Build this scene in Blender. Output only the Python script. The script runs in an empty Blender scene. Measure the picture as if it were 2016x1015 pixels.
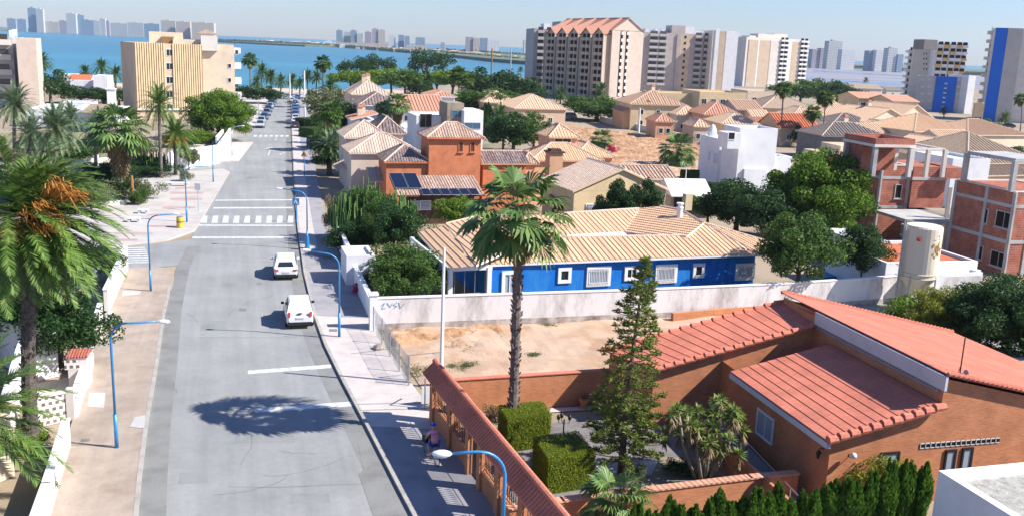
import bpy, math, random
import numpy as np
from math import sin, cos, radians, atan2, hypot, pi
random.seed(7)
SC = bpy.context.scene
COL = SC.collection
# ---------------------------------------------------------------- camera geometry
F_, CX, CY, H = 1857., 1008., 507.5, 18.
PIT = math.atan(415/F_); ROLL = math.atan(.04)
CR, SR = cos(ROLL), sin(ROLL)
def ray(u, v):
    x = (u-CX)/F_; y = -(v-CY)/F_
    a = x*CR - y*SR; b = x*SR + y*CR
    return (a, cos(PIT)+b*sin(PIT), -sin(PIT)+b*cos(PIT))
def P(u, v, z=0.):
    """where the sight line of a measured point meets the level z"""
    d = ray(u, v); t = (z-H)/d[2]
    return (d[0]*t, d[1]*t, z)
def A(u, v, Y):
    d = ray(u, v); t = Y/d[1]
    return (d[0]*t, Y, H+d[2]*t)
def hz(u, v, Y): return A(u, v, Y)[2]
# ---------------------------------------------------------------- vectors
def sub(a, b): return (a[0]-b[0], a[1]-b[1], a[2]-b[2])
def add(a, b): return (a[0]+b[0], a[1]+b[1], a[2]+b[2])
def mul(a, s): return (a[0]*s, a[1]*s, a[2]*s)
def dot(a, b): return a[0]*b[0]+a[1]*b[1]+a[2]*b[2]
def cross(a, b): return (a[1]*b[2]-a[2]*b[1], a[2]*b[0]-a[0]*b[2], a[0]*b[1]-a[1]*b[0])
def norm(a):
    l = math.sqrt(dot(a, a)) or 1.; return (a[0]/l, a[1]/l, a[2]/l)
def lerp(a, b, t): return tuple(a[i]+(b[i]-a[i])*t for i in range(len(a)))
# ---------------------------------------------------------------- materials
MATS = {}
def newmat(name):
    m = bpy.data.materials.new(name); m.use_nodes = True
    nt = m.node_tree; nt.nodes.clear()
    out = nt.nodes.new('ShaderNodeOutputMaterial'); b = nt.nodes.new('ShaderNodeBsdfPrincipled')
    nt.links.new(b.outputs[0], out.inputs[0]); MATS[name] = m
    return m, nt, b
def nd(nt, t, **k):
    n = nt.nodes.new('ShaderNode'+t)
    for a, v in k.items():
        if a in n.inputs: n.inputs[a].default_value = v
        else: setattr(n, a, v)
    return n
def ramp(nt, stops):
    r = nt.nodes.new('ShaderNodeValToRGB'); e = r.color_ramp.elements
    while len(e) < len(stops): e.new(.5)
    for i, (p, c) in enumerate(stops):
        e[i].position = p; e[i].color = (c[0], c[1], c[2], 1)
    return r
def coords(nt, uv=False, scale=(1, 1, 1)):
    tc = nt.nodes.new('ShaderNodeTexCoord'); mp = nt.nodes.new('ShaderNodeMapping')
    mp.inputs['Scale'].default_value = scale
    nt.links.new(tc.outputs['UV' if uv else 'Object'], mp.inputs[0]); return mp
def bumped(nt, b, src, dist=.02, strength=.6):
    bu = nd(nt, 'Bump', Strength=strength, Distance=dist)
    nt.links.new(src, bu.inputs['Height']); nt.links.new(bu.outputs[0], b.inputs['Normal'])
def plain(name, c, rough=.8, var=.12, sc=1.2, bump=.0, spec=.3, metal=0., c2=None, stretch=(1, 1, 1), wear=0.):
    """base colour varied by two sizes of noise"""
    m, nt, b = newmat(name); b.inputs['Roughness'].default_value = rough
    b.inputs['Specular IOR Level'].default_value = spec; b.inputs['Metallic'].default_value = metal
    if c2 is None: c2 = tuple(x*(1-var*2.2) for x in c)
    mp = coords(nt, scale=stretch)
    n1 = nd(nt, 'TexNoise', Scale=sc, Detail=6., Roughness=.65)
    nt.links.new(mp.outputs[0], n1.inputs['Vector'])
    r = ramp(nt, [(.3, c2), (.52, c), (.75, tuple(min(1, x*(1+var)) for x in c))])
    nt.links.new(n1.outputs[0], r.inputs[0]); last = r.outputs[0]
    def speck(scale, amt, stre, rot=0.):
        nonlocal last
        mq = coords(nt, scale=stre)
        if rot:
            m0 = coords(nt); m0.inputs['Rotation'].default_value = (0, 0, rot); nt.links.new(m0.outputs[0], mq.inputs[0])
        n = nd(nt, 'TexNoise', Scale=scale, Detail=3., Roughness=.6); nt.links.new(mq.outputs[0], n.inputs['Vector'])
        mr = nd(nt, 'MapRange'); mr.inputs['From Min'].default_value = .3; mr.inputs['From Max'].default_value = .7; mr.inputs['To Min'].default_value = 1-amt; mr.inputs['To Max'].default_value = 1+amt
        nt.links.new(n.outputs[0], mr.inputs[0]); v = nd(nt, 'VectorMath', operation='SCALE'); nt.links.new(last, v.inputs[0]); nt.links.new(mr.outputs[0], v.inputs['Scale']); last = v.outputs[0]
    speck(14., var*.7, (1, 1, 1))
    if wear:
        speck(1., .10, (1.1, .05, 1), wear); speck(.12, .10, (1, 1, 1)); speck(3., .05, (1, 1, 1))
    nt.links.new(last, b.inputs['Base Color'])
    if bump:
        n2 = nd(nt, 'TexNoise', Scale=sc*9, Detail=4.); nt.links.new(mp.outputs[0], n2.inputs['Vector'])
        bumped(nt, b, n2.outputs[0], bump, .7)
    return m
def stained(name, c, dirt, rough=.85, sc=.5, lo=.62, hi=.75, streak=True):
    """painted render with stains running down it"""
    m, nt, b = newmat(name); b.inputs['Roughness'].default_value = rough; b.inputs['Specular IOR Level'].default_value = .2
    mp = coords(nt, scale=(1, 1, .35 if streak else 1))
    n1 = nd(nt, 'TexNoise', Scale=sc, Detail=9., Roughness=.72); nt.links.new(mp.outputs[0], n1.inputs['Vector'])
    r = ramp(nt, [(.0, tuple(x*.9 for x in c)), (lo-.08, c), (hi, dirt)])
    nt.links.new(n1.outputs[0], r.inputs[0]); nt.links.new(r.outputs[0], b.inputs['Base Color'])
    n2 = nd(nt, 'TexNoise', Scale=25., Detail=3.); nt.links.new(mp.outputs[0], n2.inputs['Vector']); bumped(nt, b, n2.outputs[0], .01, .5)
    return m
def brick(name, c1, c2, mortar, w=.25, h=.07, msz=.008, big=.12, bump=.01):
    m, nt, b = newmat(name); b.inputs['Roughness'].default_value = .9; b.inputs['Specular IOR Level'].default_value = .15
    mp = coords(nt, True)
    t = nd(nt, 'TexBrick', Scale=1.); t.inputs['Color1'].default_value = (*c1, 1); t.inputs['Color2'].default_value = (*c2, 1)
    t.inputs['Mortar'].default_value = (*mortar, 1); t.inputs['Brick Width'].default_value = w; t.inputs['Row Height'].default_value = h
    t.inputs['Mortar Size'].default_value = msz; t.inputs['Mortar Smooth'].default_value = .2
    nt.links.new(mp.outputs[0], t.inputs['Vector'])
    n1 = nd(nt, 'TexNoise', Scale=.9, Detail=7.); nt.links.new(mp.outputs[0], n1.inputs['Vector'])
    mr = nd(nt, 'MapRange'); mr.inputs['From Min'].default_value = .3; mr.inputs['From Max'].default_value = .7
    mr.inputs['To Min'].default_value = 1-big*1.5; mr.inputs['To Max'].default_value = 1+big; nt.links.new(n1.outputs[0], mr.inputs[0])
    mx = nd(nt, 'VectorMath', operation='SCALE'); nt.links.new(t.outputs[0], mx.inputs[0]); nt.links.new(mr.outputs[0], mx.inputs['Scale'])
    nt.links.new(mx.outputs[0], b.inputs['Base Color'])
    inv = nd(nt, 'Math', operation='SUBTRACT'); inv.inputs[0].default_value = 1; nt.links.new(t.outputs['Fac'], inv.inputs[1])
    bumped(nt, b, inv.outputs[0], bump, .7)
    return m
def tile(name, c1, c2, lich, w=.3, l=.42, amt=.5, bump=.03, wave=True):
    """barrel tiles: each tile its own shade, lichen in blotches, rounded in u by the bump"""
    m, nt, b = newmat(name); b.inputs['Roughness'].default_value = .85; b.inputs['Specular IOR Level'].default_value = .2
    mp = coords(nt, True)
    t = nd(nt, 'TexBrick', Scale=1., offset=0.); t.inputs['Color1'].default_value = (*c1, 1); t.inputs['Color2'].default_value = (*c2, 1)
    t.inputs['Mortar'].default_value = (*[x*(.8 if name == 'tile_red' else .45) for x in c2], 1); t.inputs['Brick Width'].default_value = w; t.inputs['Row Height'].default_value = l
    t.inputs['Mortar Size'].default_value = .012; nt.links.new(mp.outputs[0], t.inputs['Vector'])
    n1 = nd(nt, 'TexNoise', Scale=.8, Detail=8., Roughness=.75); nt.links.new(mp.outputs[0], n1.inputs['Vector'])
    r = ramp(nt, [(.5, (0, 0, 0)), (.68, (amt, amt, amt))]); nt.links.new(n1.outputs[0], r.inputs[0])
    n3 = nd(nt, 'TexNoise', Scale=7., Detail=3.); nt.links.new(mp.outputs[0], n3.inputs['Vector'])
    r3 = ramp(nt, [(.4, (0, 0, 0)), (.62, (amt, amt, amt))]); nt.links.new(n3.outputs[0], r3.inputs[0])
    ad = nd(nt, 'Math', operation='MAXIMUM'); nt.links.new(r.outputs[0], ad.inputs[0]); nt.links.new(r3.outputs[0], ad.inputs[1])
    mx = nd(nt, 'MixRGB'); nt.links.new(ad.outputs[0], mx.inputs[0]); nt.links.new(t.outputs[0], mx.inputs[1]); mx.inputs[2].default_value = (*lich, 1)
    nt.links.new(mx.outputs[0], b.inputs['Base Color'])
    if wave:
        wv = nd(nt, 'TexWave', Scale=1/w/6.283*3.1416, bands_direction='X'); nt.links.new(mp.outputs[0], wv.inputs['Vector'])
        bumped(nt, b, wv.outputs[0], bump, .8)
    return m
def leafmat(name, c1, c2, c3, trans=.4, rough=.55):
    m, nt, b = newmat(name); out = nt.nodes[0]
    g = nt.nodes.new('ShaderNodeNewGeometry')
    r = ramp(nt, [(0., c1), (.5, c2), (1., c3)]); nt.links.new(g.outputs['Random Per Island'], r.inputs[0])
    b.inputs['Roughness'].default_value = rough; b.inputs['Specular IOR Level'].default_value = .25
    nt.links.new(r.outputs[0], b.inputs['Base Color'])
    tr = nt.nodes.new('ShaderNodeBsdfTranslucent'); nt.links.new(r.outputs[0], tr.inputs[0])
    mx = nt.nodes.new('ShaderNodeMixShader'); mx.inputs[0].default_value = trans
    nt.links.new(b.outputs[0], mx.inputs[1]); nt.links.new(tr.outputs[0], mx.inputs[2]); nt.links.new(mx.outputs[0], out.inputs[0])
    return m
def glass(name, c, rough=.12, spec=.8):
    m, nt, b = newmat(name); b.inputs['Base Color'].default_value = (*c, 1); b.inputs['Roughness'].default_value = rough
    b.inputs['Specular IOR Level'].default_value = spec
    return m
# ---------------------------------------------------------------- mesh collector
ORG = {}
def mdat(v, f, name='m'):
    me = bpy.data.meshes.new(name); me.from_pydata(v, [], f); return me
class M:
    rh = .75
    def __init__(s, ang=18.): s.v = []; s.f = []; s.m = []; s.ang = radians(ang)
    def face(s, pts, mi=0):
        i = len(s.v); s.v += [tuple(p) for p in pts]; s.f.append(tuple(range(i, i+len(pts)))); s.m.append(mi)
    def solid(s, pts, t, mi=0, side=None, d=(0, 0, -1)):
        """a sheet pts (counter-clockwise from outside) thickened by t along d"""
        side = mi if side is None else side
        q = [add(p, mul(d, t)) for p in pts]
        s.face(pts, mi); s.face(q[::-1], side)
        n = len(pts)
        for i in range(n):
            j = (i+1) % n; s.face([pts[i], q[i], q[j], pts[j]], side)
    def prism(s, poly, z0, z1, mi=0, top=None):
        pts = [(p[0], p[1], z1) for p in poly]; n = len(poly)
        a = sum(poly[i][0]*poly[(i+1) % n][1]-poly[(i+1) % n][0]*poly[i][1] for i in range(n))
        if a < 0: pts = pts[::-1]
        s.solid(pts, z1-z0, mi if top is None else top, mi)
    def box(s, c, d, rz=0., mi=0, rot=None):
        hx, hy, hz_ = d[0]/2, d[1]/2, d[2]/2; cc, ss = cos(rz), sin(rz); p = []
        for z in (-hz_, hz_):
            for x, y in ((-hx, -hy), (hx, -hy), (hx, hy), (-hx, hy)):
                q = (x, y, z)
                if rot: q = rot(q)
                p.append((c[0]+q[0]*cc-q[1]*ss, c[1]+q[0]*ss+q[1]*cc, c[2]+q[2]))
        for f in ((3, 2, 1, 0), (4, 5, 6, 7), (0, 1, 5, 4), (1, 2, 6, 5), (2, 3, 7, 6), (3, 0, 4, 7)):
            s.face([p[i] for i in f], mi)
    def tube(s, pts, r, n=8, mi=0, cap=True):
        if not isinstance(r, (list, tuple)): r = [r]*len(pts)
        rings = []; ref = None
        for i, p in enumerate(pts):
            a = pts[max(i-1, 0)]; b = pts[min(i+1, len(pts)-1)]; t = norm(sub(b, a))
            if ref is None: ref = (1, 0, 0) if abs(t[0]) < .9 else (0, 1, 0)
            x = norm(cross(ref, t)); y = cross(t, x); ref = cross(x, t) if False else ref
            if abs(dot(ref, t)) > .95: ref = (0, 0, 1) if abs(t[2]) < .9 else (0, 1, 0)
            rings.append([add(p, add(mul(x, cos(2*pi*k/n)*r[i]), mul(y, sin(2*pi*k/n)*r[i]))) for k in range(n)])
        b0 = len(s.v)
        for g in rings: s.v += g
        for i in range(len(pts)-1):
            for k in range(n):
                j = (k+1) % n; s.f.append((b0+i*n+k, b0+i*n+j, b0+(i+1)*n+j, b0+(i+1)*n+k)); s.m.append(mi)
        if cap:
            s.f.append(tuple(b0+k for k in range(n))[::-1]); s.m.append(mi)
            e = b0+(len(pts)-1)*n; s.f.append(tuple(e+k for k in range(n))); s.m.append(mi)
    def lathe(s, c, prof, n=16, mi=0):
        b0 = len(s.v)
        for r, z in prof:
            for k in range(n): s.v.append((c[0]+r*cos(2*pi*k/n), c[1]+r*sin(2*pi*k/n), c[2]+z))
        for i in range(len(prof)-1):
            for k in range(n):
                j = (k+1) % n; s.f.append((b0+i*n+k, b0+i*n+j, b0+(i+1)*n+j, b0+(i+1)*n+k)); s.m.append(mi)
        e = b0+(len(prof)-1)*n; s.f.append(tuple(e+k for k in range(n))); s.m.append(mi)
        s.f.append(tuple(b0+k for k in range(n))[::-1]); s.m.append(mi)
    def ribs(s, poly, sp=.35, r=.09, mi=0, along=False):
        """half-round cover tiles laid down the fall of a roof plane (or level steps if along)"""
        n = (0, 0, 0); k = len(poly)
        for i in range(k): n = add(n, cross(poly[i], poly[(i+1) % k]))
        n = norm(n)
        if n[2] < 0: n = mul(n, -1)
        u = norm(cross((0, 0, 1), n)); v = cross(n, u)
        if along: u, v = v, u
        o = poly[0]; q = [(dot(sub(p, o), u), dot(sub(p, o), v)) for p in poly]
        lo = min(a for a, b in q); hi = max(a for a, b in q); x = lo+sp*.5
        while x < hi:
            c = []
            for i in range(k):
                (a, b), (a2, b2) = q[i], q[(i+1) % k]
                if (a-x)*(a2-x) < 0: c.append(b+(b2-b)*(x-a)/(a2-a))
            if len(c) >= 2:
                c.sort()
                for c0, c1 in zip(c[::2], c[1::2]):
                    if c1-c0 < .1: continue
                    base = add(o, mul(u, x)); A0 = add(base, mul(v, c0)); B0 = add(base, mul(v, c1))
                    pr = [(-r, 0.), (-r*.6, r*s.rh), (r*.6, r*s.rh), (r, 0.)]
                    if along: pr = [(-r, -.01), (-r*.9, r*.5), (0, r*.5), (0, -.01)]
                    ra = [add(A0, add(mul(u, a), mul(n, b))) for a, b in pr]; rb = [add(B0, add(mul(u, a), mul(n, b))) for a, b in pr]
                    for i in range(3): s.face([ra[i], ra[i+1], rb[i+1], rb[i]], mi)
                    s.face(ra[::-1], mi); s.face(rb, mi)
            x += sp
    def build(s, name, mats, parent=None, smooth=False, loc=None, rz=None, uv=True):
        if not isinstance(mats, (list, tuple)): mats = [mats]
        org = ORG[parent.name] if parent is not None and parent.name in ORG else (loc or (0, 0, 0), rz or 0.)
        (ox, oy, oz), r = org; c, sn = cos(-r), sin(-r)
        vs = [((x-ox)*c-(y-oy)*sn, (x-ox)*sn+(y-oy)*c, z-oz) for x, y, z in s.v]
        me = mdat(vs, s.f, name)
        for m in mats: me.materials.append(MATS[m] if isinstance(m, str) else m)
        me.polygons.foreach_set('material_index', s.m)
        if smooth: me.polygons.foreach_set('use_smooth', [True]*len(s.f))
        if uv: autouv(me, s.v, s.ang)
        me.update()
        o = bpy.data.objects.new(name, me); COL.objects.link(o)
        if parent is not None: o.parent = parent; ORG[o.name] = org
        else: o.location = (ox, oy, oz); o.rotation_euler.z = r; ORG[o.name] = org
        return o
def autouv(me, V, ang):
    uvl = me.uv_layers.new(name='UVMap').data; buf = []
    for p in me.polygons:
        vi = p.vertices; pts = [V[i] for i in vi]; n = (0, 0, 0); k = len(pts); o = pts[0]
        for i in range(1, k-1): n = add(n, cross(sub(pts[i], o), sub(pts[i+1], o)))
        n = norm(n)
        if abs(n[2]) > .999: u = (cos(ang), sin(ang), 0); v = (-sin(ang), cos(ang), 0)
        else: u = norm(cross((0, 0, 1), n)); v = cross(n, u)
        for q in pts: buf += [dot(q, u), dot(q, v)]
    uvl.foreach_set('uv', buf)
def tag(o, label=None, cat=None, group=None, kind=None):
    if label: o['label'] = label
    if cat: o['category'] = cat
    if group: o['group'] = group
    if kind: o['kind'] = kind
    return o
def thing(name, label, cat, loc=(0, 0, 0), rz=0., group=None):
    o = bpy.data.objects.new(name, None); COL.objects.link(o); o.empty_display_size = .3
    o.location = loc; o.rotation_euler.z = rz; ORG[o.name] = (tuple(loc), rz)
    return tag(o, label, cat, group)
def copy_tree(o, parent=None):
    c = o.copy(); COL.objects.link(c)
    if parent is not None: c.parent = parent
    for ch in o.children: copy_tree(ch, c)
    return c
def inst(name, me, parent, loc=(0, 0, 0), rz=0., scale=(1, 1, 1)):
    """an object on shared mesh data, placed in its parent's own frame"""
    o = bpy.data.objects.new(name, me); COL.objects.link(o); o.parent = parent
    o.location = loc; o.rotation_euler.z = rz; o.scale = scale
    return o
# ---------------------------------------------------------------- walls, windows, roofs
def Q(a, b, depth):
    """rectangle from its front edge a->b (left to right) going back by depth"""
    dx, dy = b[0]-a[0], b[1]-a[1]; l = hypot(dx, dy); nx, ny = -dy/l*depth, dx/l*depth
    return [(a[0], a[1]), (b[0], b[1]), (b[0]+nx, b[1]+ny), (a[0]+nx, a[1]+ny)]
def fr(q, s0, s1, d0, d1):
    """sub-rectangle of a quad: fractions along the front and the depth"""
    def p(s, d):
        f = lerp(q[0], q[1], s); b = lerp(q[3], q[2], s); return lerp(f, b, d)
    return [p(s0, d0), p(s1, d0), p(s1, d1), p(s0, d1)]
class Face:
    def __init__(s, p0, p1):
        s.p = p0; dx, dy = p1[0]-p0[0], p1[1]-p0[1]; s.l = hypot(dx, dy); s.u = (dx/s.l, dy/s.l); s.n = (s.u[1], -s.u[0]); s.rz = atan2(dy, dx)
    def at(s, t, z, out=0.): return (s.p[0]+s.u[0]*t+s.n[0]*out, s.p[1]+s.u[1]*t+s.n[1]*out, z)
WP = {}
def winmesh(w, h, style, fm, gm):
    k = (round(w, 2), round(h, 2), style, fm, gm)
    if k in WP: return WP[k]
    fw = {'plain': .09, 'wide': .24, 'thin': .06, 'sill': .08}.get(style, .08); d = .12 if style == 'wide' else .07
    m = M()
    for x, z, a, b in ((0, fw/2, w, fw), (0, h-fw/2, w, fw), (-w/2+fw/2, h/2, fw, h-2*fw), (w/2-fw/2, h/2, fw, h-2*fw)):
        m.box((x, -d/2, z), (a, d, b))
    if w > 1.15: m.box((0, -d/2+.01, h/2), (.05, d-.03, h-2*fw))
    if style == 'sill': m.box((0, -.08, -.04), (w+.2, .16, .06))
    g = M()
    g.box((0, -.015, h/2), (w-2*fw+.01, .03, h-2*fw+.01))
    o1 = m.build('window', fm); o2 = g.build('pane', gm)
    me1, me2 = o1.data, o2.data; bpy.data.objects.remove(o1); bpy.data.objects.remove(o2)
    WP[k] = (me1, me2); return WP[k]
def window(root, F, s, z, w, h, style='plain', fm='white_paint', gm='glass_dark', name='window', label=None, grille=False):
    me1, me2 = winmesh(w, h, style, fm, gm); (ox, oy, oz), r = ORG[root.name]
    p = F.at(s, z); rel = (p[0]-ox, p[1]-oy, p[2]-oz)
    if r: rel = (rel[0]*cos(-r)-rel[1]*sin(-r), rel[0]*sin(-r)+rel[1]*cos(-r), rel[2])
    o = inst(name, me1, root, rel, F.rz-r); inst('pane', me2, o)
    if grille:
        k = ('g', round(w, 2), round(h, 2))
        if k not in WP:
            m = M(); n = int(w/.14)
            for i in range(n): m.box((-w/2+.2+(w-.4)*i/(n-1), -.16, h/2), (.025, .025, h-.2))
            for zz in (.3, h-.3): m.box((0, -.16, zz), (w-.3, .02, .03))
            g = m.build('grille', 'white_paint'); WP[k] = g.data; bpy.data.objects.remove(g)
        inst('grille', WP[k], o)
    if label: o['label'] = label
    return o
def slabs(root, name, F, s0, s1, z, out, t, mat):
    m = M(); a = F.at(s0, z); b = F.at(s1, z); c = F.at(s1, z, out); d = F.at(s0, z, out)
    m.solid([d, c, b, a], t); return m.build(name, mat, root)
def balc(root, F, s0, s1, z, out=1.3, mat='white_paint', hgt=1., t=.1, name='balcony'):
    """slab with a parapet round it"""
    m = M(); P4 = [F.at(s0, 0, .01), F.at(s0, 0, out), F.at(s1, 0, out), F.at(s1, 0, .01)]
    m.prism(P4, z-.2, z)
    for a, b in ((P4[0], P4[1]), (P4[1], P4[2]), (P4[2], P4[3])):
        G = Face(a, b); q = [G.at(0, 0), G.at(G.l, 0), G.at(G.l, 0, -t), G.at(0, 0, -t)]; m.prism(q, z, z+hgt)
    return m.build(name, mat, root)
def expand(q, o):
    ux = norm((q[1][0]-q[0][0], q[1][1]-q[0][1], 0)); uy = norm((q[3][0]-q[0][0], q[3][1]-q[0][1], 0)); r = []
    for p, (a, b) in zip(q, ((-1, -1), (1, -1), (1, 1), (-1, 1))):
        r.append((p[0]+ux[0]*a*o+uy[0]*b*o, p[1]+ux[1]*a*o+uy[1]*b*o))
    return r
def roof(root, q, z, h, kind='hip', over=.4, mat='tile_far', cap=None, rib=0., rr=.075, th=.16, name='roof', edge=None, gin=.1):
    """hip / gable roof over a rectangle; kind 'gx' ridge along the front edge, 'gy' ridge running back"""
    e = [(p[0], p[1], z) for p in expand(q, over)]
    w = hypot(e[1][0]-e[0][0], e[1][1]-e[0][1]); d = hypot(e[3][0]-e[0][0], e[3][1]-e[0][1])
    def pt(s, t, zz): f = lerp(e[0], e[1], s); b = lerp(e[3], e[2], s); g = lerp(f, b, t); return (g[0], g[1], zz)
    if kind == 'hip':
        if w >= d: r0, r1 = pt(d/2/w, .5, z+h), pt(1-d/2/w, .5, z+h); fs = [[e[0], e[1], r1, r0], [e[1], e[2], r1], [e[2], e[3], r0, r1], [e[3], e[0], r0]]
        else: r0, r1 = pt(.5, w/2/d, z+h), pt(.5, 1-w/2/d, z+h); fs = [[e[0], e[1], r0], [e[1], e[2], r1, r0], [e[2], e[3], r1], [e[3], e[0], r0, r1]]
        if w >= d: caps = [(e[0], r0), (e[3], r0), (r0, r1), (e[1], r1), (e[2], r1)]
        else: caps = [(e[0], r0), (e[1], r0), (r0, r1), (e[2], r1), (e[3], r1)]
        fs = [f for f in fs if len(f) == 3 or f[2] != f[3] or True]
    elif kind == 'gx':
        r0, r1 = pt(0, .5, z+h), pt(1, .5, z+h); fs = [[e[0], e[1], r1, r0], [e[2], e[3], r0, r1]]; caps = [(r0, r1)]
    elif kind == 'gy':
        r0, r1 = pt(.5, 0, z+h), pt(.5, 1, z+h); fs = [[e[1], e[2], r1, r0], [e[3], e[0], r0, r1]]; caps = [(r0, r1)]
    elif kind == 'front':   # one plane falling to the front
        fs = [[e[0], e[1], (e[2][0], e[2][1], z+h), (e[3][0], e[3][1], z+h)]]; caps = []
    elif kind == 'left':
        fs = [[e[0], (e[1][0], e[1][1], z+h), (e[2][0], e[2][1], z+h), e[3]]]; caps = []
    elif kind == 'right':
        fs = [[(e[0][0], e[0][1], z+h), e[1], e[2], (e[3][0], e[3][1], z+h)]]; caps = []
    m = M()
    for f in fs:
        if len(f) == 4 and f[2] == f[3]: f = f[:3]
        m.solid(f, th, 0, 1)
        if rib: m.ribs(f, rib, rr, 0)
    ro = m.build(name, [mat, edge or mat], root)
    if caps and (cap or rib):
        c = M()
        for a, b in caps:
            if a != b: c.tube([a, b], .13 if rib else .16, 6)
        c.build('ridge_cap', cap or mat, ro)
    if kind in ('gx', 'gy'):
        qq = expand(q, -gin); k = h*(1-(over+gin)*2/(d if kind == 'gx' else w))
        if kind == 'gx': prs = ((qq[3], qq[0]), (qq[1], qq[2]))
        else: prs = ((qq[0], qq[1]), (qq[2], qq[3]))
        for a, b in prs:
            g = M()
            mid = lerp(a, b, .5); zb = z+h-k-th
            g.face([(a[0], a[1], zb), (b[0], b[1], zb), (mid[0], mid[1], z+h-th)])
            g.build('gable', edge or 'cream_wall', root)
    return ro
def walls(root, q, z0, z1, mat, name='wall'):
    m = M(); m.prism(q, z0, z1); return m.build(name, mat, root)
def parapet(root, q, z, h, mat, t=.25, name='parapet', top=None):
    m = M(); i = expand(q, -t)
    for k in range(4):
        j = (k+1) % 4; m.prism([q[k], q[j], i[j], i[k]], z, z+h)
    return m.build(name, mat, root)
def quadfaces(q): return Face(q[0], q[1]), Face(q[1], q[2]), Face(q[2], q[3]), Face(q[3], q[0])
def base(q): return (sum(p[0] for p in q)/4, sum(p[1] for p in q)/4, 0.)
# ================================================================ materials in use
plain('asphalt', (.265, .268, .262), .9, .08, .35, .01, c2=(.235, .24, .238), wear=-.29)
plain('asphalt_pale', (.25, .255, .25), .9, .1, .6, .01)
plain('gutter', (.215, .215, .205), .9, .12, .5, .01)
plain('kerb_stone', (.36, .34, .31), .9, .12, 1.5)
plain('pave_sand', (.36, .295, .24), .9, .13, .5, .006, c2=(.28, .225, .18), wear=-.29)
plain('pave_pale', (.5, .45, .42), .9, .08, .8, .006)
plain('pave_grey', (.30, .29, .3), .9, .1, .7, .005)
plain('garden_grey', (.19, .18, .175), .9, .15, .8, .005, c2=(.13, .11, .09))
plain('pave_pink', (.43, .3, .27), .9, .1, .7)
plain('plaza', (.46, .43, .40), .9, .08, .4, c2=(.38, .34, .31))
plain('line_paint', (.58, .58, .57), .7, .1, 3., c2=(.30, .31, .31))
plain('dirt', (.46, .33, .235), .95, .12, .28, .03, c2=(.38, .22, .12))
plain('dirt_red', (.42, .25, .14), .95, .2, .25, .05, c2=(.26, .13, .06))
plain('earth', (.33, .26, .19), .95, .15, .05, .02, c2=(.16, .15, .08))
plain('weeds', (.12, .19, .04), .9, .25, 2., c2=(.2, .17, .07))
plain('land_far', (.09, .13, .08), .95, .3, .02, c2=(.2, .18, .13))
plain('salt', (.29, .27, .29), .6, .15, .012, c2=(.13, .14, .14), stretch=(.25, 1.6, 1))
plain('sand_beach', (.5, .42, .32), .9, .08, .2)
plain('white_paint', (.74, .74, .74), .6, .04, 1.)
plain('white_wall', (.72, .72, .73), .85, .05, .5)
plain('cream_wall', (.68, .56, .41), .85, .06, .5)
plain('pale_pink_wall', (.61, .49, .40), .85, .06, .6)
plain('tan_wall', (.55, .42, .30), .85, .07, .3)
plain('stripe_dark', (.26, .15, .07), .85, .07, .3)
plain('grey_wall', (.45, .43, .42), .85, .07, .3)
plain('mauve_wall', (.45, .39, .36), .85, .07, .3)
plain('pale_tower', (.65, .595, .53), .85, .05, .3)
plain('yellow_wall', (.66, .50, .30), .85, .07, .5)
plain('peach_wall', (.62, .36, .21), .85, .08, .6)
plain('orange_stucco', (.60, .205, .095), .9, .12, 1., .01)
stained('blue_paint', (.006, .14, .50), (.04, .24, .55), sc=1.2, lo=.5, hi=.8)
plain('tower_blue', (.005, .13, .60), .7, .06, .2)
plain('stone_clad', (.3, .25, .19), .9, .2, 2.)
plain('concrete', (.42, .41, .40), .9, .12, 1., .01)
plain('crack_fill', (.12, .12, .12), .9)
plain('tower_recess', (.10, .09, .09), .8)
plain('concrete_dark', (.2, .19, .18), .9, .12, 1.)
plain('fascia', (.52, .53, .55), .7, .06, .8)
stained('old_white_wall', (.70, .68, .67), (.25, .21, .20), sc=.5, lo=.54, hi=.70)
stained('wall_base', (.50, .45, .42), (.16, .12, .09), sc=1.1, lo=.5, hi=.66, streak=False)
stained('tank_paint', (.68, .60, .47), (.34, .2, .06), sc=.55, lo=.60, hi=.68)
plain('white_road_wall', (.68, .62, .57), .85, .06, .5)
brick('brick_wall', (.56, .215, .095), (.46, .165, .07), (.46, .29, .19))
brick('hollow_brick', (.42, .13, .085), (.33, .10, .065), (.40, .28, .22), .3, .2, .015, .2)
brick('lattice', (.10, .10, .13), (.16, .15, .2), (.30, .27, .27), .16, .16, .05, .05)
brick('block_screen', (.16, .12, .1), (.22, .18, .15), (.72, .69, .64), .3, .3, .075, .05)
tile('tile_red', (.62, .20, .13), (.59, .185, .115), (.40, .16, .12), .5, .6, .45, .006)
_m = MATS['tile_red']; _nt = _m.node_tree; _b = [n for n in _nt.nodes if n.type == 'BSDF_PRINCIPLED'][0]; _src = _b.inputs['Base Color'].links[0].from_socket
_mp = coords(_nt, scale=(1, 1, 1)); _n = nd(_nt, 'TexNoise', Scale=.55, Detail=8., Roughness=.75); _nt.links.new(_mp.outputs[0], _n.inputs['Vector']); _mr = nd(_nt, 'MapRange'); _mr.inputs['From Min'].default_value = .35; _mr.inputs['From Max'].default_value = .68; _mr.inputs['To Min'].default_value = .80; _mr.inputs['To Max'].default_value = 1.16
_nt.links.new(_n.outputs[0], _mr.inputs[0]); _v = nd(_nt, 'VectorMath', operation='SCALE'); _nt.links.new(_src, _v.inputs[0]); _nt.links.new(_mr.outputs[0], _v.inputs['Scale']); _nt.links.new(_v.outputs[0], _b.inputs['Base Color'])
tile('tile_coping', (.50, .17, .12), (.42, .13, .09), (.33, .1, .07), .22, .4, .5)
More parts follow.
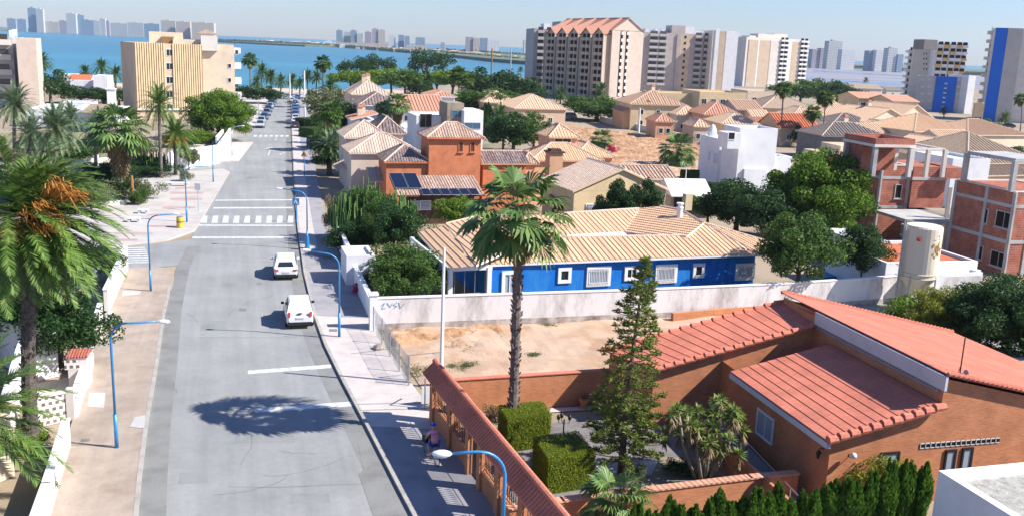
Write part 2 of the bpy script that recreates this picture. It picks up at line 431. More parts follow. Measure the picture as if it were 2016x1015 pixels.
tile('tile_tan', (.72, .47, .29), (.66, .42, .255), (.50, .33, .22), .3, .42, .3)
tile('tile_mix', (.72, .54, .42), (.58, .36, .26), (.16, .11, .09), .26, .4, .8)
tile('tile_dark', (.50, .38, .33), (.22, .16, .15), (.09, .075, .08), .26, .4, .9)
tile('tile_cream', (.74, .58, .46), (.62, .46, .36), (.36, .27, .22), .26, .4, .6)
tile('tile_far', (.56, .37, .25), (.50, .32, .21), (.38, .25, .17), .4, .5, .5)
tile('tile_farp', (.72, .51, .35), (.66, .45, .30), (.50, .33, .21), .4, .5, .4)
tile('tile_grey', (.24, .20, .18), (.20, .165, .15), (.14, .12, .11), .4, .5, .5)
tile('tile_brown', (.42, .31, .22), (.35, .26, .18), (.2, .16, .13), .4, .5, .5)
tile('tile_orange', (.56, .17, .08), (.50, .15, .07), (.40, .13, .07), .4, .5, .4)
tile('tile_salmon', (.60, .30, .2), (.54, .26, .17), (.45, .24, .17), .4, .5, .4)
glass('glass_dark', (.02, .025, .03)); glass('glass_blue', (.05, .13, .22)); glass('glass_pale', (.30, .36, .42), .3)
glass('glass_brown', (.05, .04, .035), .2); glass('void', (.02, .015, .013), .9, .1)
plain('shutter', (.50, .55, .60), .6, .05, 2.)
plain('lamp_blue', (.03, .22, .48), .35, .06, 2., spec=.6)
plain('lamp_grey', (.35, .42, .48), .4, .06, 2., spec=.5)
plain('lamp_glass', (.72, .75, .78), .3, .03, 2., spec=.5)
plain('steel', (.35, .36, .37), .5, .1, 3., metal=.6)
plain('iron_black', (.02, .02, .022), .5, .1, 3.)
plain('rubber', (.02, .02, .02), .8, .1, 3.)
plain('wood', (.30, .15, .05), .8, .2, 2., stretch=(4, 4, .5))
plain('wood_dark', (.10, .05, .035), .8, .2, 2.)
plain('terracotta', (.52, .2, .11), .8, .12, 3.)
plain('solar', (.006, .010, .03), .25, .05, 2., spec=.35)
plain('pool_blue', (.02, .22, .42), .6, .06, 2.)
plain('red_paint', (.55, .05, .03), .6, .1, 2.)
plain('yellow_paint', (.62, .48, .05), .6, .1, 2.)
plain('balcony_orange', (.70, .42, .14), .7, .05, 2.)
plain('gravel', (.36, .35, .31), .95, .3, 3., .03, c2=(.2, .2, .18))
plain('bark', (.16, .11, .075), .95, .3, 3., .03)
plain('bark_palm', (.17, .14, .125), .95, .35, 3.5, .05, c2=(.06, .045, .04), stretch=(1, 1, 2.2))
plain('bark_date', (.13, .105, .09), .95, .35, 3., .06, c2=(.04, .03, .028), stretch=(1, 1, 2))
plain('bark_pale', (.33, .28, .23), .95, .2, 3., .02)
plain('skin', (.5, .28, .2), .6, .06, 2.)
plain('shirt_pink', (.70, .28, .36), .8, .06, 3.)
plain('cloth_blue', (.02, .06, .38), .8, .06, 3.)
plain('cloth_grey', (.25, .25, .27), .8, .06, 3.)
for n_, c_ in (('car_white', (.74, .74, .76)), ('car_silver', (.42, .46, .50)), ('car_blue', (.03, .10, .24)), ('car_dark', (.025, .03, .045)), ('car_grey', (.2, .22, .25)), ('car_red', (.3, .03, .03))):
    m_, nt_, b_ = newmat(n_); b_.inputs['Base Color'].default_value = (*c_, 1); b_.inputs['Roughness'].default_value = .3
    b_.inputs['Coat Weight'].default_value = .6; b_.inputs['Coat Roughness'].default_value = .08
leafmat('leaf_mid', (.035, .085, .018), (.07, .14, .025), (.12, .20, .035))
leafmat('leaf_dark', (.018, .05, .014), (.03, .08, .02), (.06, .12, .03))
leafmat('leaf_bright', (.07, .15, .015), (.14, .24, .022), (.22, .32, .03))
leafmat('leaf_yellow', (.12, .18, .02), (.24, .26, .03), (.36, .34, .05))
leafmat('leaf_dusty', (.09, .12, .05), (.15, .18, .08), (.22, .24, .12))
leafmat('leaf_hedge', (.09, .14, .01), (.17, .22, .015), (.30, .33, .025))
leafmat('leaf_cypress', (.035, .095, .012), (.075, .165, .02), (.16, .29, .035))
leafmat('leaf_palm', (.05, .11, .02), (.10, .18, .035), (.19, .28, .06), .25, .45)
leafmat('leaf_palm_pale', (.09, .15, .07), (.14, .21, .10), (.22, .28, .15), .25, .45)
leafmat('leaf_ficus', (.045, .10, .012), (.11, .205, .02), (.22, .34, .03))
leafmat('leaf_fan', (.05, .11, .03), (.11, .19, .05), (.2, .29, .09), .2, .4)
leafmat('leaf_dead', (.16, .11, .05), (.25, .18, .09), (.34, .26, .14), .2)
leafmat('leaf_yucca', (.10, .17, .035), (.18, .25, .05), (.28, .33, .09), .25)
leafmat('leaf_pine', (.07, .12, .02), (.15, .20, .035), (.25, .28, .06), .2)
leafmat('cactus', (.05, .12, .03), (.10, .19, .05), (.2, .3, .08), .05)
leafmat('flower_pink', (.4, .02, .06), (.55, .03, .12), (.6, .08, .2))
leafmat('date_orange', (.36, .14, .03), (.58, .24, .04), (.7, .36, .08), .1)
leafmat('straw', (.3, .22, .12), (.42, .32, .18), (.5, .4, .24), .2)
# water
m_, nt_, b_ = newmat('sea_water'); b_.inputs['Base Color'].default_value = (.012, .17, .26, 1); b_.inputs['Roughness'].default_value = .28
b_.inputs['Specular IOR Level'].default_value = .35
mp_ = coords(nt_, scale=(.12, .4, 1)); w_ = nd(nt_, 'TexNoise', Scale=1., Detail=5.); nt_.links.new(mp_.outputs[0], w_.inputs['Vector']); bumped(nt_, b_, w_.outputs[0], .6, .8)
mp2_ = coords(nt_, scale=(.0011, .005, 1)); w2_ = nd(nt_, 'TexNoise', Scale=1., Detail=6.); nt_.links.new(mp2_.outputs[0], w2_.inputs['Vector'])
r_ = ramp(nt_, [(.35, (.012, .135, .20)), (.55, (.018, .17, .24)), (.7, (.04, .24, .30))]); nt_.links.new(w2_.outputs[0], r_.inputs[0]); nt_.links.new(r_.outputs[0], b_.inputs['Base Color'])
# distant high-rise fronts: rows of windows in the paint
def tower_mat(n, c, g, w=3.2, h=3.0):
    m, nt, b = newmat(n); b.inputs['Roughness'].default_value = .8
    mp = coords(nt, True); t = nd(nt, 'TexBrick', Scale=1., offset=0.); t.inputs['Color1'].default_value = (*g, 1); t.inputs['Color2'].default_value = (*[x*1.5 for x in g], 1)
    t.inputs['Mortar'].default_value = (*c, 1); t.inputs['Brick Width'].default_value = w; t.inputs['Row Height'].default_value = h; t.inputs['Mortar Size'].default_value = .75
    nt.links.new(mp.outputs[0], t.inputs['Vector']); nt.links.new(t.outputs[0], b.inputs['Base Color'])
tower_mat('front_pale', (.55, .53, .50), (.16, .19, .22)); tower_mat('front_blue', (.24, .33, .42), (.08, .13, .18)); tower_mat('front_warm', (.58, .48, .40), (.2, .17, .16))
tower_mat('front_white', (.70, .68, .66), (.3, .32, .35)); tower_mat('front_mauve', (.42, .35, .38), (.13, .13, .17))
# ================================================================ vegetation
def npmesh(name, V, Fc, mats, mi=None):
    """V (n,3), Fc (k,3 or 4)"""
    me = bpy.data.meshes.new(name); k, c = Fc.shape
    me.vertices.add(len(V)); me.vertices.foreach_set('co', V.astype(np.float32).ravel())
    me.loops.add(k*c); me.loops.foreach_set('vertex_index', Fc.astype(np.int32).ravel())
    me.polygons.add(k); me.polygons.foreach_set('loop_start', np.arange(0, k*c, c, dtype=np.int32))
    for m in mats: me.materials.append(MATS[m])
    if mi is not None: me.polygons.foreach_set('material_index', np.asarray(mi, np.int32))
    me.update(calc_edges=True); return me
def leafquads(rng, pos, nrm, size, jit=.7, asp=.55):
    n = len(pos); d = nrm+rng.normal(0, jit, (n, 3)); d /= np.linalg.norm(d, axis=1, keepdims=True)+1e-9
    r = rng.normal(0, 1, (n, 3)); t = np.cross(d, r); t /= np.linalg.norm(t, axis=1, keepdims=True)+1e-9; b = np.cross(d, t)
    s = size*rng.uniform(.6, 1.25, (n, 1)); V = np.empty((n, 4, 3))
    V[:, 0] = pos-t*s; V[:, 1] = pos+b*s*asp; V[:, 2] = pos+t*s; V[:, 3] = pos-b*s*asp
    return V.reshape(-1, 3)
def blobs(rng, cs, rs, per, size, squash=.8, jit=.7, fill=.25):
    Ps, Ns = [], []
    for c, r in zip(cs, rs):
        n = int(per*rng.uniform(.8, 1.2)); d = rng.normal(0, 1, (n, 3)); d[:, 2] = d[:, 2]*.9+.15; d /= np.linalg.norm(d, axis=1, keepdims=True)
        rad = r*np.where(rng.random((n, 1)) < fill, rng.uniform(.3, .9, (n, 1)), rng.uniform(.82, 1.12, (n, 1)))
        Ps.append(c+d*rad*np.array([1, 1, squash])); Ns.append(d)
    return leafquads(rng, np.vstack(Ps), np.vstack(Ns), size, jit)
def crown(name, seed, r, h, zc, rz, nb, br, per, size, mat, shell=(.45, .95), shape=1., up=0., squash=.8, jit=.7, cut=0.):
    """leaf clumps set through an ellipsoid: radius r, half height rz, centre height zc"""
    rng = np.random.default_rng(seed); cs, rs = [], []
    while len(cs) < nb:
        d = rng.normal(0, 1, 3); d /= np.linalg.norm(d)
        if d[2] < -.75+cut: continue
        k = rng.uniform(*shell); x = d*k*np.array([r, r, rz])
        if shape != 1.: x[:2] *= max(.1, 1-abs(x[2]/rz)**shape*.55)
        x[2] += zc; cs.append(x); rs.append(br*rng.uniform(.65, 1.3))
    V = blobs(rng, cs, rs, per, size, squash, jit); n = len(V)//4
    return npmesh(name, V, np.arange(n*4).reshape(n, 4), [mat]), cs
def trunkmesh(name, h, r, mat, limbs=(), lean=0., seed=1, n=8):
    rg = random.Random(seed); m = M(); pts = [(lean*(t*t), rg.uniform(-.04, .04)*h*t, h*t) for t in (0, .15, .4, .7, 1)]
    m.tube(pts, [r*1.35, r*1.05, r*.9, r*.75, r*.55], n)
    for c in limbs:
        a = lerp(pts[2], pts[4], rg.uniform(.1, .95)); b = (c[0]*.85, c[1]*.85, c[2]*.95)
        md = lerp(a, b, .5); md = (md[0], md[1], md[2]-.04*h); m.tube([a, md, b], [r*.45, r*.3, r*.12], 5)
    o = m.build('trunk', mat, smooth=True, uv=False); me = o.data; bpy.data.objects.remove(o); return me
VG = {}
def broad(key, seed, r, h, zc, rz, nb, br, per, size, mat, bark='bark', tr=.2, th=None, limbs=10, **k):
    me, cs = crown('crown', seed, r, h, zc, rz, nb, br, per, size, mat, **k)
    VG[key] = (trunkmesh('trunk', th or zc, tr, bark, random.Random(seed).sample(cs, min(limbs, len(cs))), seed=seed), me, r, h)
broad('ficus', 3, 4.2, 8.6, 5.6, 3.3, 85, 1.0, 430, .11, 'leaf_bright', tr=.3, shell=(.35, .95), cut=.15)
broad('dome', 33, 4.6, 8., 4.3, 3.7, 165, .95, 460, .12, 'leaf_ficus', tr=.3, shell=(.4, .95))
broad('domefar', 34, 4.6, 8., 4.3, 3.7, 60, 1.3, 160, .25, 'leaf_mid', tr=.3, shell=(.4, .95))
broad('broad', 4, 3.4, 6.5, 4.2, 2.5, 60, .85, 330, .12, 'leaf_mid', shell=(.3, .95), cut=.1)
broad('broad2', 5, 3., 5.5, 3.4, 2.2, 46, .8, 300, .12, 'leaf_mid', shell=(.3, .95), cut=0)
broad('dark', 6, 3., 5.5, 3.2, 2.4, 52, .8, 330, .11, 'leaf_dark', shell=(.3, .95))
broad('pod', 7, 2.6, 5.4, 3.6, 1.9, 34, .75, 330, .12, 'leaf_mid', shell=(.4, 1.0), tr=.14, cut=.2)
broad('yellow', 8, 2.4, 4., 2.4, 1.8, 34, .6, 260, .09, 'leaf_yellow', shell=(.4, 1.), tr=.08)
broad('shrub', 9, 1.8, 2.2, 1.1, 1.1, 26, .55, 230, .08, 'leaf_mid', tr=.06, shell=(.2, .9))
broad('shrubd', 10, 1.8, 2.2, 1.1, 1.1, 26, .55, 230, .08, 'leaf_dark', tr=.06, shell=(.2, .9))
broad('dusty', 11, 1.8, 2.6, 1.4, 1.2, 26, .5, 170, .08, 'leaf_dusty', tr=.06, shell=(.2, .95))
broad('farpine', 12, 7., 11., 8., 3., 34, 1.9, 110, .36, 'leaf_bright', tr=.35, squash=.6, limbs=6, shell=(.3, .9), cut=.35)
broad('farround', 13, 5., 9., 5.4, 3.8, 32, 1.5, 110, .32, 'leaf_mid', tr=.3, limbs=6)
broad('fardark', 14, 5., 9., 5.4, 4., 36, 1.5, 110, .3, 'leaf_dark', tr=.3, limbs=6)
broad('casuarina', 15, 5.5, 12., 8.4, 4., 26, 1.4, 120, .28, 'leaf_dark', tr=.35, limbs=14, shell=(.5, 1.05), cut=.2)
broad('vine', 16, 2.8, 3.6, 2.1, 1.8, 46, .6, 420, .085, 'leaf_mid', tr=.1, shell=(.3, .95), limbs=8)
broad('ball', 17, 1.5, 2.9, 1.6, 1.5, 40, .4, 330, .05, 'leaf_mid', tr=.08, shell=(.7, .8), jit=.5)
def cyp(key, seed, r, h, n, size, mat):
    rng = np.random.default_rng(seed); t = rng.random(n)**.9; z = t*h; a = rng.uniform(0, 2*pi, n)
    pr = r*np.clip(np.minimum(1, (1-t)*4.5)**.75*(.75+.25*np.sin(t*9+seed)), .05, 1)*rng.uniform(.75, 1.1, n)
    k = rng.integers(0, 6, n); ka = rng.uniform(0, 6.28, 6); kr_ = r*rng.uniform(.2, .55, 6); kh = rng.uniform(.78, 1.02, 6); kh[0] = 1.; kr_[0] = 0
    pr = pr*.62; z = z*kh[k]
    pos = np.stack([np.cos(a)*pr+np.cos(ka[k])*kr_[k], np.sin(a)*pr+np.sin(ka[k])*kr_[k], z+.1], 1); nr = np.stack([np.cos(a), np.sin(a), np.full(n, .6)], 1)
    # upright sprays
    d = nr+rng.normal(0, .35, (n, 3)); d[:, 2] = 0; d /= np.linalg.norm(d, axis=1, keepdims=True)
    up = np.stack([d[:, 0]*.25, d[:, 1]*.25, np.ones(n)], 1)+rng.normal(0, .18, (n, 3)); tt = np.cross(d, up); s = size*rng.uniform(.6, 1.3, (n, 1))
    V = np.empty((n, 4, 3)); V[:, 0] = pos-up*s; V[:, 1] = pos+tt*s*.4; V[:, 2] = pos+up*s; V[:, 3] = pos-tt*s*.4
    VG[key] = (trunkmesh('trunk', h*.9, .09, 'bark'), npmesh('crown', V.reshape(-1, 3), np.arange(n*4).reshape(n, 4), [mat]), r, h)
cyp('cyp', 1, .42, 3.2, 6500, .1, 'leaf_cypress'); cyp('cyp2', 2, .38, 3.0, 6000, .1, 'leaf_cypress'); cyp('cypbig', 3, 1., 8., 5000, .2, 'leaf_dark')
# ---- pinnate palm crown
def date_crown(seed, L, nf, nl, mat, e0=82, e1=-30, wind=0., width=.05, droop=.9, leaf=.5, dead=0):
    rng = np.random.default_rng(seed); V = []; Fm = []; mi = []; rv = M()
    for k in range(nf):
        t0 = (k+.5)/nf; el = radians(e0+(e1-e0)*t0**1.1+rng.normal(0, 5)); az = k*2.39996+rng.normal(0, .15); l = L*rng.uniform(.85, 1.1)*(1-.12*(1-t0))
        d = np.array([cos(az)*cos(el), sin(az)*cos(el), sin(el)]); p = np.array([cos(az)*.15, sin(az)*.15, 0.]); N = 9; pts = [p.copy()]; dirs = [d.copy()]
        for i in range(N):
            d = d+np.array([wind*.20, wind*.03, -droop*.115*(1+i*.13)]); d /= np.linalg.norm(d); p = p+d*l/N; pts.append(p.copy()); dirs.append(d.copy())
        for i in range(N): # rachis
            s0 = np.cross(dirs[i], [0, 0, 1.]); s0 /= np.linalg.norm(s0)+1e-9; w = .035*(1-i/N)+.008
            b = len(V); V += [pts[i]-s0*w, pts[i]+s0*w, pts[i+1]+s0*w*.8, pts[i+1]-s0*w*.8]; Fm.append((b, b+1, b+2, b+3)); mi.append(1)
        for j in range(nl):
            t = .1+.9*(j+.5)/nl; x = t*N; i = min(int(x), N-1); q = pts[i]+(pts[i+1]-pts[i])*(x-i); dd = dirs[i]; sd = np.cross(dd, [0, 0, 1.]); sd /= np.linalg.norm(sd)+1e-9; u = np.cross(sd, dd)
            ll = leaf*L/3.5*(sin(pi*min(1, .12+t*.86))**.6)*rng.uniform(.8, 1.15)
            for sg in (-1, 1):
                a = sd*sg*.8+dd*(.45+t*.5)+u*rng.uniform(.0, .4)+np.array([wind*.3, 0, -.25*rng.random()]); a /= np.linalg.norm(a); w = dd*width*.5
                b = len(V); V += [q-w, q+w, q+a*ll*.55+w*1.0-np.array([0, 0, .02]), q+a*ll-np.array([0, 0, .1*ll])]; Fm.append((b, b+1, b+2, b+3)); mi.append(2 if (t0 > 1-dead) else 0)
    return npmesh('fronds', np.array(V), np.array(Fm), [mat, 'leaf_dusty', 'leaf_dead'], mi)
def fan_crown(seed, R, nf, nb, mat, e0=80, e1=-25, pet=1.1, skirt=0, sk=2.0):
    rng = np.random.default_rng(seed); V = []; Fm = []; mi = []
    for k in range(nf+skirt):
        old = k >= nf; t0 = (k+.5)/nf if not old else (k-nf+.5)/max(1, skirt)
        el = radians(e0+(e1-e0)*t0**.9+rng.normal(0, 6)) if not old else radians(-45-40*t0); az = k*2.39996+rng.normal(0, .2)
        d = np.array([cos(az)*cos(el), sin(az)*cos(el), sin(el)]); p0 = np.array([cos(az)*.12, sin(az)*.12, -.1 if not old else -.1-sk*t0]); pl = pet*rng.uniform(.85, 1.15)*(.45 if old else 1)
        p1 = p0+d*pl*.55; d2 = d+np.array([0, 0, -.28]); d2 /= np.linalg.norm(d2); p2 = p1+d2*pl*.5; s = np.cross(d2, [0, 0, 1.]); s /= np.linalg.norm(s)+1e-9; u = np.cross(s, d2)
        for a, b in ((p0, p1), (p1, p2)): i = len(V); V += [a-s*.03, a+s*.03, b+s*.02, b-s*.02]; Fm.append((i, i+1, i+2, i+3)); mi.append(1)
        f = d2+np.array([0, 0, -.35]); f /= np.linalg.norm(f); uu = np.cross(s, f); rr = R*rng.uniform(.85, 1.1)*(.8 if old else 1)
        for j in range(nb):
            th = radians(-118+236*(j+.5)/nb); hw = radians(236/nb*.5)
            def q(a, r, lift): return p2+(s*sin(a)+f*cos(a))*r+uu*lift
            dr = -.28*rr*rng.uniform(.5, 1.3); i = len(V); ln = rr*(1-.18*abs(th)/2.1)*rng.uniform(.92, 1.05)
            V += [p2, q(th-hw, ln*.62, -.03*(j % 2)), q(th, ln, -.04)+np.array([0, 0, dr*.6]), q(th+hw, ln*.62, .04)]; Fm.append((i, i+1, i+2, i+3)); mi.append(2 if old else 0)
    return npmesh('fronds', np.array(V), np.array(Fm), [mat, 'leaf_dusty', 'leaf_dead'], mi)
PALM = {'date': (date_crown(1, 3.4, 66, 30, 'leaf_palm', width=.08, e1=-40), 3.4), 'date2': (date_crown(2, 3.4, 80, 30, 'leaf_palm_pale', e1=-35, width=.09), 3.4),
        'datefar': (date_crown(3, 3.2, 64, 15, 'leaf_mid', width=.22), 3.2), 'fan': (fan_crown(4, 1.0, 44, 16, 'leaf_fan', pet=1.25, e1=-38, skirt=7, sk=.4), 2.1),
        'fanskirt': (fan_crown(5, 1., 40, 14, 'leaf_fan', skirt=60, sk=1.8), 2.0), 'fanfar': (fan_crown(6, 1.2, 40, 10, 'leaf_mid', skirt=10, sk=.8), 2.0)}
def palmtrunk(name, h, r, mat, lean=(0, 0), rings=True, boots=False, seed=0):
    m = M(); n = max(6, int(h/.22)) if rings else 6; pts = []; rs = []
    for i in range(n+1):
        t = i/n; pts.append((lean[0]*t*t, lean[1]*t*t, h*t)); rs.append(r*((1.35-.35*min(1, t*8))*(1-.22*t))*(1.07 if i % 2 and rings else 1.))
    m.tube(pts, rs, 10)
    if boots:
        rg = random.Random(seed)
        for i in range(int(h*26)):
            z = rg.uniform(.3, h); t = z/h; a = rg.uniform(0, 2*pi); rr = r*(1-.22*t); c = (lean[0]*t*t+cos(a)*rr, lean[1]*t*t+sin(a)*rr, z)
            e = (c[0]+cos(a)*.09, c[1]+sin(a)*.09, z+.13); m.tube([c, e], [.05, .02], 4)
    return m, (lean[0], lean[1], h)
def palm(u, v, top, R, kind, label, lean=(0, 0), r=.2, group=None, cat='palm tree', name='palm_tree', rz=0., boots=False, fruit=False, mat='bark_palm', z0=0., topu=None, sz=1.):
    """u, v the foot; top the pixel row of the heart of the crown; R crown radius in metres"""
    g = P(u, v, z0); h = hz(u, top, g[1])-z0
    if topu is not None: a = A(topu, top, g[1]); lean = (a[0]-g[0], lean[1])
    t = thing(name, label, cat, g, 0., group); m, e = palmtrunk('trunk', h, r, mat, lean, g[1] < 130, boots)
    m2 = M(); m2.v = [add(p, g) for p in m.v]; m2.f = m.f; m2.m = m.m; m2.build('trunk', mat, t, smooth=not boots, uv=False)
    me, R0 = PALM[kind]; s = R/R0; inst('crown', me, t, (e[0], e[1], e[2]-.05), rz, (s, s, s*sz))
    if fruit:
        f = M(); rg = random.Random(5)
        for k in range(9):
            a = k*.7+rg.random()*.3; L = R*.36
            for j in range(26):
                b = (cos(a)*L*.35, sin(a)*L*.35, -.05*R); e2 = (cos(a)*L+rg.gauss(0, .16)*R*.35, sin(a)*L+rg.gauss(0, .16)*R*.35, -.16*R-rg.random()*.2*R)
                f.tube([add(b, add(g, e)), add(e2, add(g, e))], [.02*R/2, .035*R/2], 3)
        f.build('date_cluster', 'date_orange', t, uv=False)
    return t
def tree(u, v, top, rad, kind, label, cat='tree', name='tree', group=None, rz=None, z0=0., mat=None, crown_name='crown', ry=None):
    g = P(u, v, z0); h = hz(u, top, g[1])-z0; tm, cm, r0, h0 = VG[kind]; rz = random.uniform(0, 6.28) if rz is None else rz
    t = thing(name, label, cat, g, rz, group); s = rad/r0
    inst('trunk', tm, t, scale=(s, s, h/h0))
    if mat:
        cm = cm.copy(); cm.materials[0] = MATS[mat]
    inst(crown_name, cm, t, scale=(s, (ry or rad)/r0, h/h0)); return t
def hedge_box(name, q, z0, z1, size, dens, mat, label, cat='hedge', group=None, core='leaf_dark', body=True, rnd=.03, slope=0.):
    """clipped hedge: a filled body with small leaves all over its faces"""
    rng = np.random.default_rng(int(abs(q[0][0]*131+q[0][1]*17)) % 9999); Ps, Ns = [], []
    t = thing(name, label, cat, (sum(p[0] for p in q)/4, sum(p[1] for p in q)/4, z0), 0., group); org = np.array(ORG[t.name][0])
    fc = []
    for i in range(4):
        a, b = q[i], q[(i+1) % 4]; fc.append((np.array([a[0], a[1], z0]), np.array([b[0]-a[0], b[1]-a[1], 0.]), np.array([0, 0, z1-z0])))
    fc.append((np.array([q[0][0], q[0][1], z1]), np.array([q[1][0]-q[0][0], q[1][1]-q[0][1], 0.]), np.array([q[3][0]-q[0][0], q[3][1]-q[0][1], 0.])))
    for o, a, b in fc:
        n_ = np.cross(a, b); ar = np.linalg.norm(n_); n_ = n_/ar; k = int(ar*dens); st = rng.random((k, 2))
        Ps.append(o+a*st[:, :1]+b*st[:, 1:]+n_*rng.normal(0, rnd, (k, 1))); Ns.append(np.tile(n_, (k, 1)))
    V = leafquads(rng, np.vstack(Ps), np.vstack(Ns), size, .28)-org; n = len(V)//4
    c = bpy.data.objects.new('foliage', npmesh('foliage', V, np.arange(n*4).reshape(n, 4), [mat])); COL.objects.link(c); c.parent = t
    if body:
        m = M(); m.prism(expand(q, -.06), z0, z1-.06); m.build('inner_twigs', core, t, uv=False)
    return t
HAZE, SKYS, SUN, EXPO = 8e-5, .075, 5., .88
# ================================================================ the setting
def strip(name, left, right, z, mat, kind='structure', t=0.):
    """sheet between two polylines"""
    m = M()
    for i in range(len(left)-1):
        f = [(*left[i][:2], z), (*right[i][:2], z), (*right[i+1][:2], z), (*left[i+1][:2], z)]
        m.solid(f, t) if t else m.face(f)
    return tag(m.build(name, mat), kind=kind)
def offs(pl, d):
    r = []
    for i, p in enumerate(pl):
        a, b = pl[max(0, i-1)], pl[min(len(pl)-1, i+1)]; l = hypot(b[0]-a[0], b[1]-a[1]); r.append((p[0]+(b[1]-a[1])/l*d, p[1]-(b[0]-a[0])/l*d))
    return r
KR = [(2.4, 18.)]+[P(*q)[:2] for q in ((810, 1015), (740, 880), (700, 800), (652, 715), (622, 640), (598, 540), (584, 440), (578, 350), (574, 262))]+[(-58.8, 247), (-77., 322)]
KL = [(-8.6, 18.)]+[P(*q)[:2] for q in ((272, 1015), (287, 860), (308, 740), (328, 600), (346, 530), (386, 450), (440, 340))]+[(-46.8, 160), (-53.7, 193.), (-68., 262), (-87., 322)]
PR = [(8., 18.), (1.1, 33.4), (-1.3, 38.6), (-3.6, 44.)]+[P(*q)[:2] for q in ((768, 700), (722, 610), (690, 545), (660, 490), (640, 430), (624, 350), (612, 250))]+[(-54., 248), (-71., 322)]
def resample(pl, ys):
    r = []
    for y in ys:
        for a, b in zip(pl, pl[1:]):
            if a[1] <= y <= b[1]: t = (y-a[1])/(b[1]-a[1]); r.append((a[0]+(b[0]-a[0])*t, y)); break
    return r
YS = [18, 24, 30, 36, 42, 48, 54, 60, 66, 72, 80, 90, 100, 112, 126, 140, 155, 172, 190, 210, 230, 250, 275, 300, 321]
kr, kl, pr_ = resample(KR, YS), resample(KL, YS), resample(PR, YS)
m = M(); m.solid([(-26000, -300, -.9), (26000, -300, -.9), (26000, 26000, -.9), (-26000, 26000, -.9)], .1); tag(m.build('sea', 'sea_water'), kind='structure')
COAST = [(-900, 300), (-300, 325), (-120, 338), (-60, 352), (-40, 400), (-22, 480), (0, 560), (40, 800), (120, 1150), (420, 1500), (900, 1900), (2600, 2300), (2600, -200), (-900, -200)]
m = M(); m.prism(COAST, -2., -.03); tag(m.build('ground', 'earth'), kind='structure')
m = M(); m.face([(p[0], p[1], -.015) for p in ((-300, 305), (-300, 326), (-120, 339), (-61, 353), (-50, 372), (-30, 345), (-60, 322))][::-1]); tag(m.build('beach', 'sand_beach'), kind='structure')
strip('road', kl, kr, 0., 'asphalt'); m = M()
strip('gutter', offs(kr, -1.0), kr, .004, 'gutter'); strip('gutter', kl[:11], offs(kl, 1.0)[:11], .004, 'gutter')
m = M(); m.face([(*P(735, 1015)[:2], .009), (*P(790, 1015)[:2], .009), (*P(728, 900)[:2], .009), (*P(714, 870)[:2], .009), (*P(704, 870)[:2], .009), (*P(716, 925)[:2], .009), (*P(706, 932)[:2], .009)]); tag(m.build('road_patch', 'gutter'), kind='structure')
# side streets on the left and the far right junction
m = M(); m.face([(*P(*q)[:2], -.004) for q in ((-400, 560), (250, 532), (350, 522), (384, 470), (240, 487), (-400, 520))]); tag(m.build('side_street', 'asphalt'), kind='structure')
m = M(); m.face([(*P(*q)[:2], -.004) for q in ((200, 352), (300, 343), (470, 342), (492, 318), (300, 322), (180, 332))]); tag(m.build('side_street', 'asphalt'), kind='structure')
m = M(); m.face([(*P(*q)[:2], -.004) for q in ((380, 281), (500, 278), (512, 262), (380, 265))]); tag(m.build('side_street', 'asphalt'), kind='structure')
KH = .13
def pave(name, a, b, mat, z=KH): return strip(name, a, b, z, mat, t=.4)
k2 = offs(kr, .18); pave('pavement', k2, pr_, 'pave_grey'); strip('kerb', kr, k2, KH+.01, 'kerb_stone', t=.4)
strip('pavement_edge_band', k2[10:], offs(kr, 1.5)[10:], KH+.006, 'pave_pale')
m = M(); seg = [i for i, y in enumerate(YS) if 44 <= y <= 62]
strip('concrete_pavement', [k2[i] for i in (4, 5, 6, 7)], [pr_[i] for i in (4, 5, 6, 7)], KH+.005, 'pave_pale')
LW = [(-18., 18.)]+[P(*q)[:2] for q in ((92, 1015), (128, 880), (152, 800), (190, 665), (214, 600), (243, 535))]
lw = resample(LW, [18, 24, 30, 36, 42, 48, 54, 60, 66]); lk = kl[:9]; lk2 = offs(lk, -.18)
pave('pavement', lw, lk2, 'pave_sand'); strip('kerb', lk2, lk, KH+.01, 'kerb_stone', t=.4)
m = M(); m.solid([(*P(*q)[:2], KH-.006) for q in ((243, 532), (300, 527), (334, 531), (343, 545), (336, 575), (232, 575))][::-1], .3); tag(m.build('pavement', 'pave_sand'), kind='structure')
# plaza between the two side streets
m = M(); m.solid([(*P(*q)[:2], KH) for q in ((120, 500), (240, 484), (330, 474), (384, 455), (405, 420), (452, 340), (440, 334), (200, 349), (60, 370))], .3); tag(m.build('plaza', 'plaza'), kind='structure')
m = M()
for i, (v, u0, u1) in enumerate(((372, 345, 395), (382, 335, 400), (394, 335, 398), (411, 320, 385), (425, 290, 370), (448, 290, 360), (462, 225, 300), (475, 225, 270))):
    m.face([(*P(*q)[:2], KH+.005) for q in ((u0, v+2), (u1, v+2), (u1+1, v-2), (u0+1, v-2))])
tag(m.build('paving_band', 'pave_pink'), kind='structure')
m = M(); m.solid([(*P(*q)[:2], KH) for q in ((250, 322), (470, 318), (498, 281), (390, 284), (340, 300))], .3); tag(m.build('pavement', 'pave_pale'), kind='structure')
m = M(); m.solid([(*q, KH) for q in (kl[18], kl[19], kl[20], kl[21], kl[22], kl[23], (-94, 300), (-84, 262), (-72, 210), (-66, 190))][::-1], .3); tag(m.build('pavement', 'pave_pale'), kind='structure')
m = M(); m.face([(*P(*q)[:2], .02) for q in ((120, 470), (250, 405), (330, 385), (390, 366), (380, 350), (330, 345), (180, 352), (60, 380))]); tag(m.build('planted_bed', 'earth'), kind='structure')
